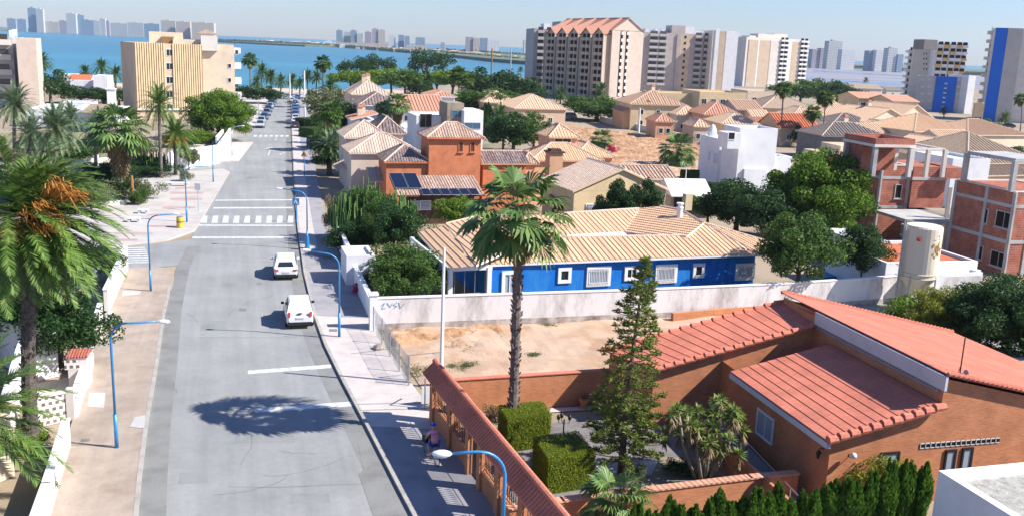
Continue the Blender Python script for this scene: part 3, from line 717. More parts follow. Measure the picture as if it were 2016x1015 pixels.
m = M(); m.face([(*P(*q)[:2], .015) for q in ((-200, 420), (180, 400), (250, 340), (260, 300), (200, 262), (-200, 262))]); tag(m.build('dry_lawn', plain('lawn', (.20, .20, .10), .95, .2, .4, .02, c2=(.34, .27, .18)).name), kind='structure')
# markings
def mark(name, quads, z=.006, mat='line_paint'):
    m = M()
    for q in quads: m.face([(*P(*p)[:2], z) for p in q])
    return tag(m.build(name, mat), kind='structure')
def bar(u0, v0, u1, v1, t0, t1=None): t1 = t1 or t0; return ((u0, v0+t0/2), (u1, v1+t1/2), (u1, v1-t1/2), (u0, v0-t0/2))
mark('road_marking', [bar(501, 807, 694, 794, 9), bar(488, 732, 652, 720, 7), bar(378, 467.5, 578, 467, 3), bar(392, 443.5, 578, 444, 2.4), bar(420, 409.5, 576, 409, 2.6), bar(424, 394.5, 576, 393.5, 2)])
cw = []
for i in range(9):
    u = 400+i*21.1; cw.append(((u-5, 439), (u+7, 439), (u+8.5, 425), (u-1.5, 425)) if i < 5 else ((u-3, 439), (u+8.5, 439), (u+9, 425), (u-1, 425)))
mark('zebra_crossing', cw)
mark('zebra_crossing', [((499+i*10.5, 269.5), (505+i*10.5, 269.5), (506+i*10.5, 266.3), (500+i*10.5, 266.3)) for i in range(9)])
mark('zebra_crossing', [bar(225, 489+i*4.1, 286+i*1.5, 487+i*4.1, 2) for i in range(8)])
mark('direction_arrow', [((527, 306), (529.5, 306), (534, 291), (532.5, 291)), ((519, 293.5), (537, 289.5), (533, 294)), ((541, 277), (543, 277), (545, 271), (544, 271)),
      ((550, 305), (552, 305.5), (557, 300.5), (555, 300)), ((554, 301), (562, 302.5), (557, 299))])
mark('road_seam_lamp_shadow', [bar(585, 664, 392, 664, .9), bar(470, 515, 596, 515, .6), bar(470, 720, 476, 540, .6)], .003, 'gutter')  # first bar paints the right lamp's cast shadow across the asphalt; the rest are seams
mark('pavement_seam_lamp_shadow', [bar(700, 800, 850, 796, 1.2), bar(704, 812, 845, 808, 1.2), bar(690, 700, 770, 690, 1.), bar(122, 880, 228, 881, 1.2)], KH+.012, 'gutter')  # last bar is the left lamp's shadow in dark colour; the others are seams
mark('manhole_cover', [((470, 612), (484, 612), (485, 606), (471, 606)), ((505, 560), (515, 560), (515, 556), (506, 556))], .008, 'concrete_dark')
mark('drain_cover', [((636, 512), (655, 512), (655, 508), (636, 508)), ((648, 656), (664, 656), (664, 651), (648, 651)), ((160, 874), (176, 873), (179, 868), (161, 869))], KH+.014, 'concrete_dark')
m = M(); m.face([(*P(*q)[:2], KH+.016) for q in ((255, 845), (285, 848), (286, 822), (265, 826))]); tag(m.build('cement_patch', 'concrete'), kind='structure')
mark('paving_slab_patch', [((172, 804), (205, 807), (208, 777), (176, 777)), ((205, 638), (222, 638), (226, 616), (212, 616)), ((240, 586), (275, 582), (278, 576), (242, 575))], KH+.007, 'pave_pale')
rg = random.Random(5); m = M()
for i in range(10):
    u, v = rg.uniform(330, 680), rg.choice([rg.uniform(560, 1000), rg.uniform(480, 1000)]); a = rg.choice([1.75, 1.9, .1, -.1])+rg.gauss(0, .2); x, y, _ = P(u, v); L = rg.uniform(1.5, 7); p = (x, y); n = 10
    for k in range(n):
        a += rg.gauss(0, .17); q = (p[0]+cos(a)*L/n, p[1]+sin(a)*L/n); w = rg.uniform(.006, .013); nx, ny = -sin(a)*w, cos(a)*w; m.face([(p[0]-nx, p[1]-ny, .005), (q[0]-nx, q[1]-ny, .005), (q[0]+nx, q[1]+ny, .005), (p[0]+nx, p[1]+ny, .005)]); p = q
tag(m.build('road_cracks', 'crack_fill'), kind='structure')
m = M()
for (u, v, w, h_) in ((420, 640, 26, 10), (520, 860, 60, 12), (450, 560, 18, 5), (610, 980, 40, 10), (500, 350, 20, 4), (380, 940, 30, 12)): m.face([(*P(*q)[:2], .0025) for q in ((u-w, v+h_), (u+w, v+h_-2), (u+w-3, v-h_), (u-w+5, v-h_+1))])
tag(m.build('road_patch', plain('patch', (.235, .24, .235), .95, .1, .8).name), kind='structure')
# vacant plots: dug, uneven earth
def dirt(name, qd, nx, ny, amp, mat, z0=.02, seed=3):
    from mathutils import noise, Vector as V3; m = M(); g = {}
    for i in range(nx+1):
        for j in range(ny+1):
            p = lerp(lerp(qd[0], qd[1], i/nx), lerp(qd[3], qd[2], i/nx), j/ny); e = 0 if i in (0, nx) or j in (0, ny) else amp*max(0., .35+noise.fractal(V3((p[0]*.4, p[1]*.4, seed)), .7, 2., 5))
            g[i, j] = (p[0], p[1], z0+e)
    for i in range(nx):
        for j in range(ny): m.face([g[i, j], g[i+1, j], g[i+1, j+1], g[i, j+1]])
    return tag(m.build(name, mat, smooth=True), kind='structure')
dirt('vacant_plot', [P(1290, 860)[:2], P(1700, 800)[:2], P(1560, 590)[:2], P(728, 640)[:2]], 30, 22, .0, 'dirt', -.01)
dirt('vacant_plot_soil', [(-3.4, 44.4), (22., 54.), (20.5, 67.6), (-8.3, 58.6)], 60, 30, .16, 'dirt', .01)
dirt('dug_soil', [(-6.9, 54.6), (0., 56.6), (-.8, 61), (-8.2, 58.6)], 60, 26, .22, 'dirt_red', .0, 9)
dirt('dirt_field', [P(1040, 345)[:2], P(1400, 345)[:2], P(1400, 281)[:2], P(1050, 240)[:2]], 130, 90, .32, 'dirt_red', .03, 5)
dirt('dirt_field', [P(1180, 350)[:2], P(1400, 350)[:2], P(1400, 320)[:2], P(1230, 318)[:2]], 30, 12, .2, 'dirt', .2, 6)
# weeds: tufts nobody could count
rng = np.random.default_rng(4); Ps = []
for (u, v, du, dv, n) in ((905, 720, 40, 12, 2200), (1050, 697, 14, 4, 400), (1075, 640, 20, 7, 500), (830, 730, 40, 14, 700), (750, 640, 16, 20, 700), (905, 690, 60, 20, 500), (770, 690, 18, 30, 500)):
    for k in range(n): Ps.append(P(u+rng.normal(0, du/2), v+rng.normal(0, dv/2), .06))
Ps = np.array(Ps); Nn = np.tile([0, 0, .3], (len(Ps), 1)); V = leafquads(rng, Ps, Nn, .085, 1., .2); n = len(V)//4
o = bpy.data.objects.new('weeds', npmesh('weeds', V, np.arange(n*4).reshape(n, 4), ['leaf_dusty'])); COL.objects.link(o); tag(o, 'low green and dry weeds on the sandy vacant plot', 'weeds', kind='stuff')
# salt flats and the far shore
m = M(); m.face([(*P(*q)[:2], .05) for q in ((1430, 172), (1830, 176), (2030, 176), (2030, 152), (1780, 140), (1600, 133), (1440, 130))]); tag(m.build('salt_flats', 'salt'), kind='structure')
m = M()
for q in (((1440, 152), (1600, 158), (1700, 162), (1640, 156), (1500, 149)), ((1600, 141), (1800, 152), (1790, 149), (1600, 138.5)), ((1650, 168), (1780, 171), (1780, 163), (1650, 160))): m.face([(*P(*p)[:2], .12) for p in q])
tag(m.build('salt_pond', glass('pond', (.16, .22, .28), .25).name), kind='structure')
def land(name, px, z, mat='land_far'):
    m = M(); m.prism([P(u, v, 0)[:2] for u, v in px], -1.5, z); return tag(m.build(name, mat), kind='structure')
land('far_shore', ((-300, 58), (0, 60.5), (120, 65), (200, 68.5), (330, 77), (504, 87), (600, 91.5), (600, 85), (504, 81), (330, 73), (200, 64.5), (0, 56), (-300, 50)), 3.)
land('far_shore', ((600, 91), (690, 94), (800, 103.5), (870, 110), (960, 120), (1060, 128), (1060, 108), (870, 99), (690, 89), (600, 86.5)), 3.)
land('far_shore', ((1440, 133), (1600, 134), (1800, 141), (2060, 153), (2060, 143), (1800, 131), (1600, 124), (1440, 118)), 2.5)
land('far_shore', ((1040, 112), (1500, 124), (1500, 119), (1040, 106)), 3.)
# ================================================================ brick house, its garden and fence
def frame(o, deg):
    c, s = cos(radians(deg)), sin(radians(deg))
    return lambda a, b: (o[0]+c*a-s*b, o[1]+s*a+c*b)
def onface(F, u, v):
    """(distance along, height) where a sight line meets a wall"""
    d = ray(u, v); t = (F.p[0]*F.n[0]+F.p[1]*F.n[1])/(d[0]*F.n[0]+d[1]*F.n[1]); x, y = d[0]*t, d[1]*t
    return ((x-F.p[0])*F.u[0]+(y-F.p[1])*F.u[1], H+d[2]*t)
def winpx(root, F, u, v, w, h, *a, **k):
    s, z = onface(F, u, v); return window(root, F, s, z-h/2, w, h, *a, **k)
HF = frame((12.9, 35.15), 14.9)
def Z(p, z): return (p[0], p[1], z)
bh = thing('brick_house', 'orange brick house with stepped salmon tile roofs at different heights', 'house', Z(HF(5, 6), 0))
m = M(14.9)
def wl(a0, b0, a1, b1, zs, m=m):
    """upright wall polygon between two plan points; zs = [(fraction, height) ...] along the top"""
    p0, p1 = HF(a0, b0), HF(a1, b1); top = [Z(lerp(p0, p1, t), z) for t, z in zs]; m.face([Z(p0, -.3), Z(p1, -.3)]+top[::-1])
wl(.3, .3, 16, .3, [(0, 3.2), (.318, 4.3), (.32, 5.45), (1, 2.9)]); wl(.3, 8.1, .3, .3, [(0, 3.15), (1, 3.15)]); wl(5.3, 8.1, .3, 8.1, [(0, 4.2), (1, 3.15)])
wl(-3.3, 9.9, 5.3, 9.9, [(0, 2.95), (1, 4.8)]); wl(-4.5, 12.9, -3.3, 9.9, [(0, 2.95), (1, 2.95)]); wl(5.3, 9.9, 5.3, .3, [(0, 5.3), (1, 5.3)]); wl(5.3, 13, -4.5, 12.9, [(0, 4.9), (1, 2.95)]); wl(5.3, 13., 5.3, 9.9, [(0, 5.5), (1, 5.5)])
wl(16, .3, 16, 13., [(0, 2.9), (1, 2.9)]); wl(16, 13., 5.3, 13., [(0, 2.9), (1, 5.4)]); wl(.3, 8.1, .3, 9.9, [(0, 3.2), (1, 3.2)])
bw = m.build('wall', 'brick_wall', bh)
def courses(pts, n, mat, name, rake=(), rk=.17):
    """big flat tiles in level courses, each lapping the one below; pts: low0, low1, high1, high0"""
    m = M(14.9)
    for i in range(n):
        t0, t1 = i/n, (i+1.12)/n; a, b, c, d = lerp(pts[0], pts[3], t0), lerp(pts[1], pts[2], t0), lerp(pts[1], pts[2], min(t1, 1)), lerp(pts[0], pts[3], min(t1, 1))
        k = norm(cross(sub(b, a), sub(d, a)));  k = mul(k, -1) if k[2] < 0 else k
        a, b = add(a, mul(k, .03)), add(b, mul(k, .03))
        fc = [a, b, c, d]; nn = cross(sub(b, a), sub(d, a))
        if nn[2] < 0: fc = fc[::-1]
        m.solid(fc, .055)
    r = m.build(name, mat, bh)
    for s0, s1 in rake:
        c = M(14.9)
        for i in range(n):
            a, b = lerp(s0, s1, (i-.02)/n), lerp(s0, s1, (i+1.06)/n); c.tube([add(a, (0, 0, .06)), add(b, (0, 0, -.02))], [rk*1.12, rk*.9], 8)
        c.build('rake_tile', mat, r)
    return r
lo = [Z(HF(-.05, 8.3), 3.2), Z(HF(-.05, 0), 3.2), Z(HF(5.2, 0), 4.38), Z(HF(5.2, 8.3), 4.38)]
r1 = courses(lo, 11, 'tile_red', 'roof', [(lo[1], lo[2])])
l2 = [Z(HF(-4.9, 12.8), 3.), Z(HF(-3.45, 9.55), 3.), Z(HF(5.5, 9.75), 4.95), Z(HF(5.5, 13.2), 5.2)]
r2 = courses(l2, 17, 'tile_red', 'roof', [(l2[1], l2[2]), (l2[0], l2[3])], .13)
hiz = 5.72; l3 = [Z(HF(16.5, 13.2), hiz-2.7), Z(HF(16.5, .1), hiz-2.7), Z(HF(5.25, .1), hiz), Z(HF(5.25, 13.2), hiz)]
r3 = courses(l3, 46, 'tile_red', 'roof', [(l3[1], l3[2]), (l3[0], l3[3])], .11)
m = M(); a, b = HF(5.12, .05), HF(5.12, 9.7); c, d = HF(5.24, .05), HF(5.24, 9.7); m.prism([a, c, d, b], 5.0, 5.62); m.build('fascia', 'fascia', bh)
m = M(); a, b = HF(5.235, .5), HF(5.235, 9.6); c, d = HF(5.29, .5), HF(5.29, 9.6); m.prism([a, c, d, b], 4.72, 4.99); m.build('vent_lattice', 'lattice', bh)
m = M(); a, b = HF(-.1, .0), HF(-.1, 8.3); c, d = HF(.1, .0), HF(.1, 8.3); m.prism([a, c, d, b], 2.9, 3.14); m.build('fascia', 'fascia', bh)
c = M(); c.tube([l2[3], Z(HF(5.4, 9.9), 5.45)], .16, 8); c.build('ridge_tile', 'tile_coping', bh)
Ff = Face(HF(.3, .3), HF(16, .3)); Fl = Face(HF(.3, 8.1), HF(.3, .3)); Fb = Face(HF(-3.3, 9.9), HF(5.3, 9.9))
winpx(bh, Fl, 1507, 838, 1.5, 1.25, 'plain', 'white_paint', 'glass_pale', label='window with a white blind on the shaded side wall')
winpx(bh, Ff, 1869, 905, .55, 1.0, 'plain', 'iron_black', 'glass_pale'); winpx(bh, Ff, 1902, 901, .55, 1.0, 'plain', 'iron_black', 'glass_pale'); winpx(bh, Ff, 1750, 908, .9, .9, 'plain', 'iron_black', 'glass_pale')
m = M(); s0, z0 = onface(Ff, 1810, 877); s1, z1 = onface(Ff, 1968, 865); n_ = 16
for i in range(n_):
    t = (i+.5)/n_; w = (s1-s0)/n_*.36; cz = z0+(z1-z0)*t
    for dx, dz, ww, hh in ((-w, 0, .03, .2), (0, .1, w*2.2, .03), (0, -.1, w*2.2, .03)):
        p = Ff.at(s0+(s1-s0)*t+dx, cz+dz, .01); m.box(p, (ww, .05, hh), Ff.rz)
m.build('vent_blocks', 'fascia', bh)
m = M(); p = Ff.at((s0+s1)/2, (z0+z1)/2, .004); m.box(p, (s1-s0, .012, .17), Ff.rz); m.build('vent_opening', 'void', bh)
def wall_lamp(F, u, v, label):
    s, z = onface(F, u, v); p = F.at(s, z, .3); q = F.at(s, z-.05, .01)
    t = thing('wall_lamp', label, 'wall lamp', q); m = M(); m.tube([q, add(q, (0, 0, -.12)), add(p, (0, 0, -.12)), p], .02, 5); m.build('bracket', 'iron_black', t)
    m = M(); m.lathe(p, [(.02, -.12), (.1, -.08), (.14, 0), (.1, .09), (.02, .13)], 10); m.build('lamp_globe', 'lamp_glass', t, smooth=True)
wall_lamp(Ff, 1672, 890, 'white globe lamp on a bracket on the sunlit brick front wall'); 
s, z = onface(Fl, 1622, 893); p = Fl.at(s, z, .25); t = thing('wall_lantern', 'black lantern hung at the shaded corner under the low tile roof', 'wall lamp', Fl.at(s, z+.2, .01))
m = M(); m.tube([Fl.at(s, z+.25, .01), Fl.at(s, z+.25, .25)], .02, 5); m.lathe(p, [(.05, -.16), (.1, .05), (.13, .07), (.03, .2)], 6); m.build('lantern', 'iron_black', t)
# antenna mast with dish on the high roof, and a yagi beyond
p = P(1888, 745, 5.2); g = (p[0], p[1], 4.9); t = thing('antenna_mast', 'tall thin antenna mast with small dish on the brick house roof', 'antenna', g)
m = M(); m.tube([g, (g[0], g[1], 7.0)], .03, 5); m.tube([(g[0]-.3, g[1], 4.7), (g[0], g[1], 5.8)], .015, 4); m.build('mast', 'iron_black', t)
m = M(); m.lathe((0, 0, 0), [(.0, 0), (.18, .03), (.3, .1)], 12); m.v = [(g[0]+.12+z*1., g[1]-.1+x, 5.35+y) for x, y, z in m.v]; m.build('dish', 'steel', t)
p = A(1915, 600, 62.); g = (p[0], p[1], 0.); t = thing('tv_antenna', 'television antenna with orange middle standing in front of dark bushes', 'antenna', g)
m = M(); m.tube([g, p], .03, 5); m.build('mast', 'steel', t); m = M()
m.tube([add(p, (-1.2, -.2, .1)), add(p, (.7, .1, -.1))], .03, 5)
for k in range(5): x = .1+k*.13; m.tube([add(p, (x, 0, -.35)), add(p, (x+.15, 0, .4))], .012, 4)
m.build('elements', 'lamp_glass', t); m = M(); m.box(add(p, (-.05, 0, 0)), (.16, .12, .12)); m.build('junction_box', 'date_orange', t)
# ---- street fence of brick with a tiled ridge
FE = Face((-3.43, 42.94), (-.18, 34.24)); fe = thing('brick_fence', 'long brick street fence with pillars, iron grilles and a ridge of red tiles', 'fence', FE.at(0, 0))
st = [0, 2.95, 5.75, 7.35, 9.6, 12.2, 14.8, 17.4]
for i, s in enumerate(st):
    w = .42 if i else .5; m = M(); q = [FE.at(s-w/2, 0, .22), FE.at(s+w/2, 0, .22), FE.at(s+w/2, 0, -.3), FE.at(s-w/2, 0, -.3)]; m.prism([p[:2] for p in q], 0, 2.62); m.build('pillar', 'brick_wall', fe)
for i in range(len(st)-1):
    a, b = st[i]+.215, st[i+1]-.215
    m = M(); m.prism([FE.at(s, 0, o)[:2] for s, o in ((a, .1), (b, .1), (b, -.15), (a, -.15))], 2.32, 2.6); m.build('lintel', 'brick_wall', fe)
    if i == 2:
        m = M(); n = 12
        for k in range(n): p = FE.at(a+(b-a)*(k+.5)/n, 0); m.tube([(p[0], p[1], .05), (p[0], p[1], 2.3)], .018, 4)
        for z in (.15, 1.1, 2.2): m.tube([FE.at(a, z), FE.at(b, z)], .022, 4)
        m.build('gate', 'iron_black', fe); continue
    m = M(); m.prism([FE.at(s, 0, o)[:2] for s, o in ((a, .1), (b, .1), (b, -.15), (a, -.15))], 0, 1.02); m.build('low_wall', 'brick_wall', fe)
    m = M(); n = 9
    for k in range(n+1): p = FE.at(a+.08+(b-a-.16)*k/n, 0); m.tube([(p[0], p[1], 1.05), (p[0], p[1], 2.3)], .014, 4)
    for z in (1.08, 1.3, 2.05, 2.28): m.tube([FE.at(a, z), FE.at(b, z)], .02, 4)
    for k in range(n):
        c0 = FE.at(a+.08+(b-a-.16)*(k+.5)/n, 1.68); r_ = (b-a)/n*.42
        m.tube([add(c0, (FE.u[0]*r_*cos(x), FE.u[1]*r_*cos(x), .3*sin(x))) for x in [j*pi/4 for j in range(9)]], .011, 4)
    m.build('grille', 'iron_black', fe)
m = M(-69)
e0, e1 = -.35, 18.; a0, a1, rr0, rr1 = FE.at(e0, 2.56, .55), FE.at(e1, 2.56, .55), FE.at(e0, 3.12, -.04), FE.at(e1, 3.12, -.04); b0, b1 = FE.at(e0, 2.56, -.6), FE.at(e1, 2.56, -.6)
m.solid([a0, a1, rr1, rr0], .07); m.solid([rr0, rr1, b1, b0], .07); m.ribs([a0, a1, rr1, rr0], .23, .075); m.ribs([rr0, rr1, b1, b0], .23, .075)
cp = m.build('coping', 'tile_red', fe)
m = M(); n = 46
for k in range(n): m.tube([lerp(rr0, rr1, (k-.05)/n), lerp(rr0, rr1, (k+1)/n)], [.135, .11], 8)
m.build('ridge_tile', 'tile_red', cp)
m = M(); m.prism([FE.at(s, 0, o)[:2] for s, o in ((-.2, .2), (17.5, .2), (17.5, -.28), (-.2, -.28))], 2.6, 2.66); m.face([FE.at(-.2, 2.66, .3), FE.at(-.2, 2.66, -.4), FE.at(-.2, 3.02, -.04)][::-1]); m.build('beam', 'brick_wall', fe)
# ---- garden walls, paving
def gwall(name, pts, h, t, mat, label, cap=None, z0=0., cat='wall', ch=.07):
    th = thing(name, label, cat, Z(pts[0], z0)); m = M(); c = M()
    for a, b in zip(pts, pts[1:]):
        q = Q(a, b, t); m.prism(q, z0, h); c.prism(expand(q, .05), h, h+ch)
    m.build('wall', mat, th)
    if cap: c.build('coping', cap, th)
    return th
gwall('garden_wall', [(-2.9, 44.1), (7.2, 47.2)], 1.8, .25, 'brick_wall', 'brick wall behind the palm between garden and vacant plot', 'tile_red', ch=.05)
gwall('garden_wall', [(.3, 32.1), (2.33, 32.93), (10.1, 35.58), (12.2, 36.2)], 1.25, .3, 'brick_wall', 'low brick wall with a flat top in front of the yucca and the cone tree', 'tile_salmon')
m = M(); m.prism([P(*q)[:2] for q in ((1185, 615), (1330, 640), (1460, 612), (1330, 600))], 0, .05); m = None
gwall('brick_ledge', [P(1325, 632)[:2], P(1600, 606)[:2]], .55, .3, 'brick_wall', 'low dark brick ledge on the plot behind the red roof')
m = M(); m.face([(*HF(a, b), .02) for a, b in ((-12.6, -2), (.3, 0), (.3, 9.9), (-3.3, 9.9), (-4.5, 12.4), (-13.8, 8.5))]); tag(m.build('garden_paving', 'garden_grey'), kind='structure')
m = M(); m.face([(*P(*q)[:2], .03) for q in ((1080, 812), (1170, 806), (1175, 798), (1085, 803))]); tag(m.build('garden_path', 'pave_pale'), kind='structure')
m = M(); m.face([(*P(*q)[:2], .03) for q in ((1160, 945), (1290, 935), (1300, 905), (1170, 912))]); tag(m.build('garden_path', 'pave_pale'), kind='structure')
m = M(); m.face([(*P(*q)[:2], .035) for q in ((1270, 958), (1480, 940), (1440, 905), (1300, 900))]); tag(m.build('garden_bed', 'earth'), kind='structure')
tree(1330, 935, 900, .7, 'shrubd', 'low dark shrub in the bed between the conifer and the yucca', 'shrub', 'shrub'); tree(1250, 955, 905, .5, 'dusty', 'small grey-green plant at the foot of the conifer', 'plant', 'garden_plant'); tree(1440, 925, 885, .6, 'shrubd', 'small dark shrub right of the yucca foot', 'shrub', 'shrub')
rp = thing('ramp_wall', 'dark sloping ramp with a pale handrail beside the shaded brick wall', 'ramp', Z(HF(-1, 3), 0))
m = M(); q = [HF(-1.9, -1.5), HF(-.5, -1.5), HF(-.5, 8.), HF(-1.9, 8.)]; m.solid([Z(q[0], .1), Z(q[1], .1), Z(q[2], 1.0), Z(q[3], 1.0)], .35); m.build('slab', 'concrete_dark', rp)
m = M(); m.prism([HF(-2.05, -1.5), HF(-1.9, -1.5), HF(-1.9, 8), HF(-2.05, 8)], 0, 1.25); m.build('side_wall', 'brick_wall', rp)
m = M(); m.tube([Z(HF(-1.2, -1.5), .9), Z(HF(-1.2, 8), 1.8)], .03, 5)
for k in range(6): m.tube([Z(HF(-1.2, -1.4+k*1.85), .15+k*.18), Z(HF(-1.2, -1.4+k*1.85), .92+k*.18)], .02, 4)
m.build('handrail', 'steel', rp)
# cube hedges
def pxq(*p): return [P(u, v, z)[:2] for u, v, z in p]
hedge_box('cube_hedge', pxq((1080, 903, 1.6), (1172, 890, 1.6), (1135, 852, 1.6), (1050, 858, 1.6)), 0, 1.6, .034, 1700, 'leaf_hedge', 'clipped cube hedge with yellow-green top nearest the street fence corner')
hedge_box('cube_hedge', pxq((1000, 826, 1.6), (1085, 815, 1.6), (1070, 790, 1.6), (982, 797, 1.6)), 0, 1.6, .034, 1700, 'leaf_hedge', 'clipped cube hedge at the foot of the tall fan palm')
# conical araucaria: whorls of branches with needle tufts
def araucaria(u, v, top, label):
    g = P(u, v); h = hz(1272, top, g[1]); a = A(1272, top, g[1]); lx = a[0]-g[0]; rng = np.random.default_rng(2); t = thing('conifer_tree', label, 'tree', g)
    m = M(); m.tube([add(g, (lx*k*k, 0, h*k)) for k in (0, .2, .4, .6, .8, 1)], [.17, .14, .11, .085, .05, .02], 8); br = M(); Ps, Ns = [], []
    nt = 27
    for i in range(nt):
        f = i/(nt-1); z = h*(.09+.9*f); r = 1.78*(1-f)**.6*(.85+.2*rng.random())+.1
        if f > .9: r *= .8
        n = rng.integers(6, 8); ph = rng.random()*6.28; x0 = lx*(z/h)**2
        for k in range(n):
            az = ph+k*6.283/n+rng.normal(0, .12); rr = r*rng.uniform(.75, 1.1); pts = []
            for s in (0, .35, .7, 1.): pts.append((g[0]+x0+cos(az)*rr*s, g[1]+sin(az)*rr*s, z-.12*rr*s+.22*rr*s*s))
            br.tube(pts, [.03, .022, .015, .008], 4)
            dens = 1.0 if f < .34 else .68
            for s in np.arange(.3 if f < .3 else .5, 1.06, .075 if f < .3 else .1):
                if rng.random() > dens: continue
                p = np.array(lerp(pts[0], pts[3], min(s, 1))); c = p+np.array([0, 0, .03])+rng.normal(0, .06, 3); kk = 30 if s > .8 else 18
                dd = rng.normal(0, 1, (kk, 3)); dd[:, 2] = abs(dd[:, 2])*.7; dd /= np.linalg.norm(dd, axis=1, keepdims=True); Ps.append(c+dd*rng.uniform(.03, .17, (kk, 1))); Ns.append(dd)
    m.build('trunk', 'bark', t, smooth=True, uv=False); br.build('branches', 'bark', t, uv=False)
    Pp = np.vstack(Ps); d = np.vstack(Ns); q = rng.normal(0, 1, d.shape); sd = np.cross(d, q); sd /= np.linalg.norm(sd, axis=1, keepdims=True); L = .10; V = np.empty((len(Pp), 4, 3))
    V[:, 0] = Pp-d*L; V[:, 1] = Pp+sd*.022; V[:, 2] = Pp+d*L; V[:, 3] = Pp-sd*.022; n = len(Pp)
    o = bpy.data.objects.new('needles', npmesh('needles', V.reshape(-1, 3)-np.array(g), np.arange(n*4).reshape(n, 4), ['leaf_pine'])); COL.objects.link(o); o.parent = t
araucaria(1222, 935, 512, 'tall narrow conifer with see-through tiers of branches in the brick house garden')
# yucca clump
def yucca(u, v, label, nst=9, hh=3.9, sp=1.3, seed=3):
    g = P(u, v); rng = np.random.default_rng(seed); t = thing('yucca', label, 'plant', g); V = []; Fq = []; mi = []
    for k in range(nst):
        a = k*2.4; r = sp*math.sqrt((k+.3)/nst); h = hh*rng.uniform(.62, 1.02); tip = (g[0]+cos(a)*r, g[1]+sin(a)*r*.7, h); b0 = (g[0]+cos(a)*r*.25, g[1]+sin(a)*r*.2, 0); md = (g[0]+cos(a)*r*.75, g[1]+sin(a)*r*.5, h*.5)
        heads = [tip]
        for j in range(2): q = rng.normal(0, .32, 3); heads.append((tip[0]+q[0], tip[1]+q[1], tip[2]-.2-abs(q[2])))
        m = M(); m.tube([b0, md, tip], [.09, .07, .06], 7)
        for q in heads[1:]: m.tube([lerp(md, tip, .5), q], [.05, .045], 5)
        m.build('stem', 'bark_pale', t, smooth=True, uv=False)
        for q in heads:
            q = np.array(q)
            for j in range(75):
                old = j > 48; el = radians(rng.uniform(-15, 85) if not old else rng.uniform(-88, -35)); az = j*2.4; L = rng.uniform(.36, .52); d = np.array([cos(az)*cos(el), sin(az)*cos(el), sin(el)]); s = np.cross(d, [0, 0, 1.]); s /= np.linalg.norm(s)+1e-6
                st_ = q-np.array([0, 0, (.05 if not old else rng.uniform(.1, .5))]); i = len(V); V += [st_-s*.02, st_+d*L*.5-s*.035, st_+d*L+np.array([0, 0, -.05]), st_+d*L*.5+s*.035]; Fq.append((i, i+1, i+2, i+3)); mi.append(1 if old else 0)
    o = bpy.data.objects.new('leaves', npmesh('leaves', np.array(V)-np.array(g), np.array(Fq), ['leaf_yucca', 'leaf_dead'], mi)); COL.objects.link(o); o.parent = t
yucca(1385, 940, 'yucca clump with pale bare stems and spiky heads against the brick house', 13, 3.7, 1.75)
# potted plant, garden lamp, fan palm, cypress row
g = P(1150, 803); t = thing('flower_pot', 'terracotta pot with a small aloe on the path under the brick wall', 'plant pot', g)
m = M(); m.lathe(g, [(.17, 0), (.26, .42), (.3, .44), (.3, .52), (.25, .52)], 14); m.build('pot', 'terracotta', t, smooth=False); V = []; Fq = []; rg = random.Random(2)
for j in range(22):
    a = j*2.4; el = rg.uniform(.5, 1.3); L = rg.uniform(.3, .6); V += [(cos(a+1.57)*.03, sin(a+1.57)*.03, .5), (cos(a)*cos(el)*L, sin(a)*cos(el)*L, .5+sin(el)*L), (-cos(a+1.57)*.03, -sin(a+1.57)*.03, .5)]; Fq.append((3*j, 3*j+1, 3*j+2))
inst('plant', npmesh('plant', np.array(V), np.array(Fq), ['leaf_dusty']), t)
g = P(1108, 872); t = thing('garden_lamp', 'black garden lamp with three curled arms behind the near cube hedge', 'lamp post', g); hh = hz(1108, 826, g[1])
m = M(); m.lathe(g, [(.12, 0), (.1, .1), (.04, .2), (.035, hh), (.0, hh+.1)], 8)
for a in (0., pi, pi/2+.4): m.tube([add(g, (cos(a)*x, sin(a)*x, hh+z)) for x, z in ((0, -.12), (.12, -.2), (.24, -.12), (.26, .02))], .018, 5)
m.build('post', 'iron_black', t)
for a in (0., pi, pi/2+.4):
    m = M(); m.lathe(add(g, (cos(a)*.26, sin(a)*.26, hh)), [(.03, 0), (.08, .05), (.09, .2), (.02, .28)], 8); m.build('lantern', 'iron_black', t)
g = P(1215, 985, 1.25); t = thing('fan_palm', 'young fan palm with wide split fans in front of the low garden wall', 'palm', (g[0], g[1], 0)); m, e = palmtrunk('trunk', 1.2, .16, 'bark_palm'); m.v = [add(p, (g[0], g[1], 0)) for p in m.v]; m.build('trunk', 'bark_palm', t, uv=False)
inst('crown', fan_crown(15, .95, 16, 22, 'leaf_fan', pet=.8, e1=5), t, (0, 0, 1.2)); t.children[1].data.materials[0] = MATS['leaf_palm']
pos = ['leftmost', 'second', 'third', 'fourth', 'fifth', 'sixth', 'seventh', 'eighth', 'ninth', 'tenth', 'eleventh', 'twelfth', 'thirteenth', 'fourteenth', 'fifteenth', 'sixteenth', 'seventeenth', 'eighteenth', 'nineteenth', 'twentieth', 'twenty-first', 'twenty-second', 'twenty-third', 'twenty-fourth', 'twenty-fifth', 'twenty-sixth']
rg = random.Random(11); n = 26
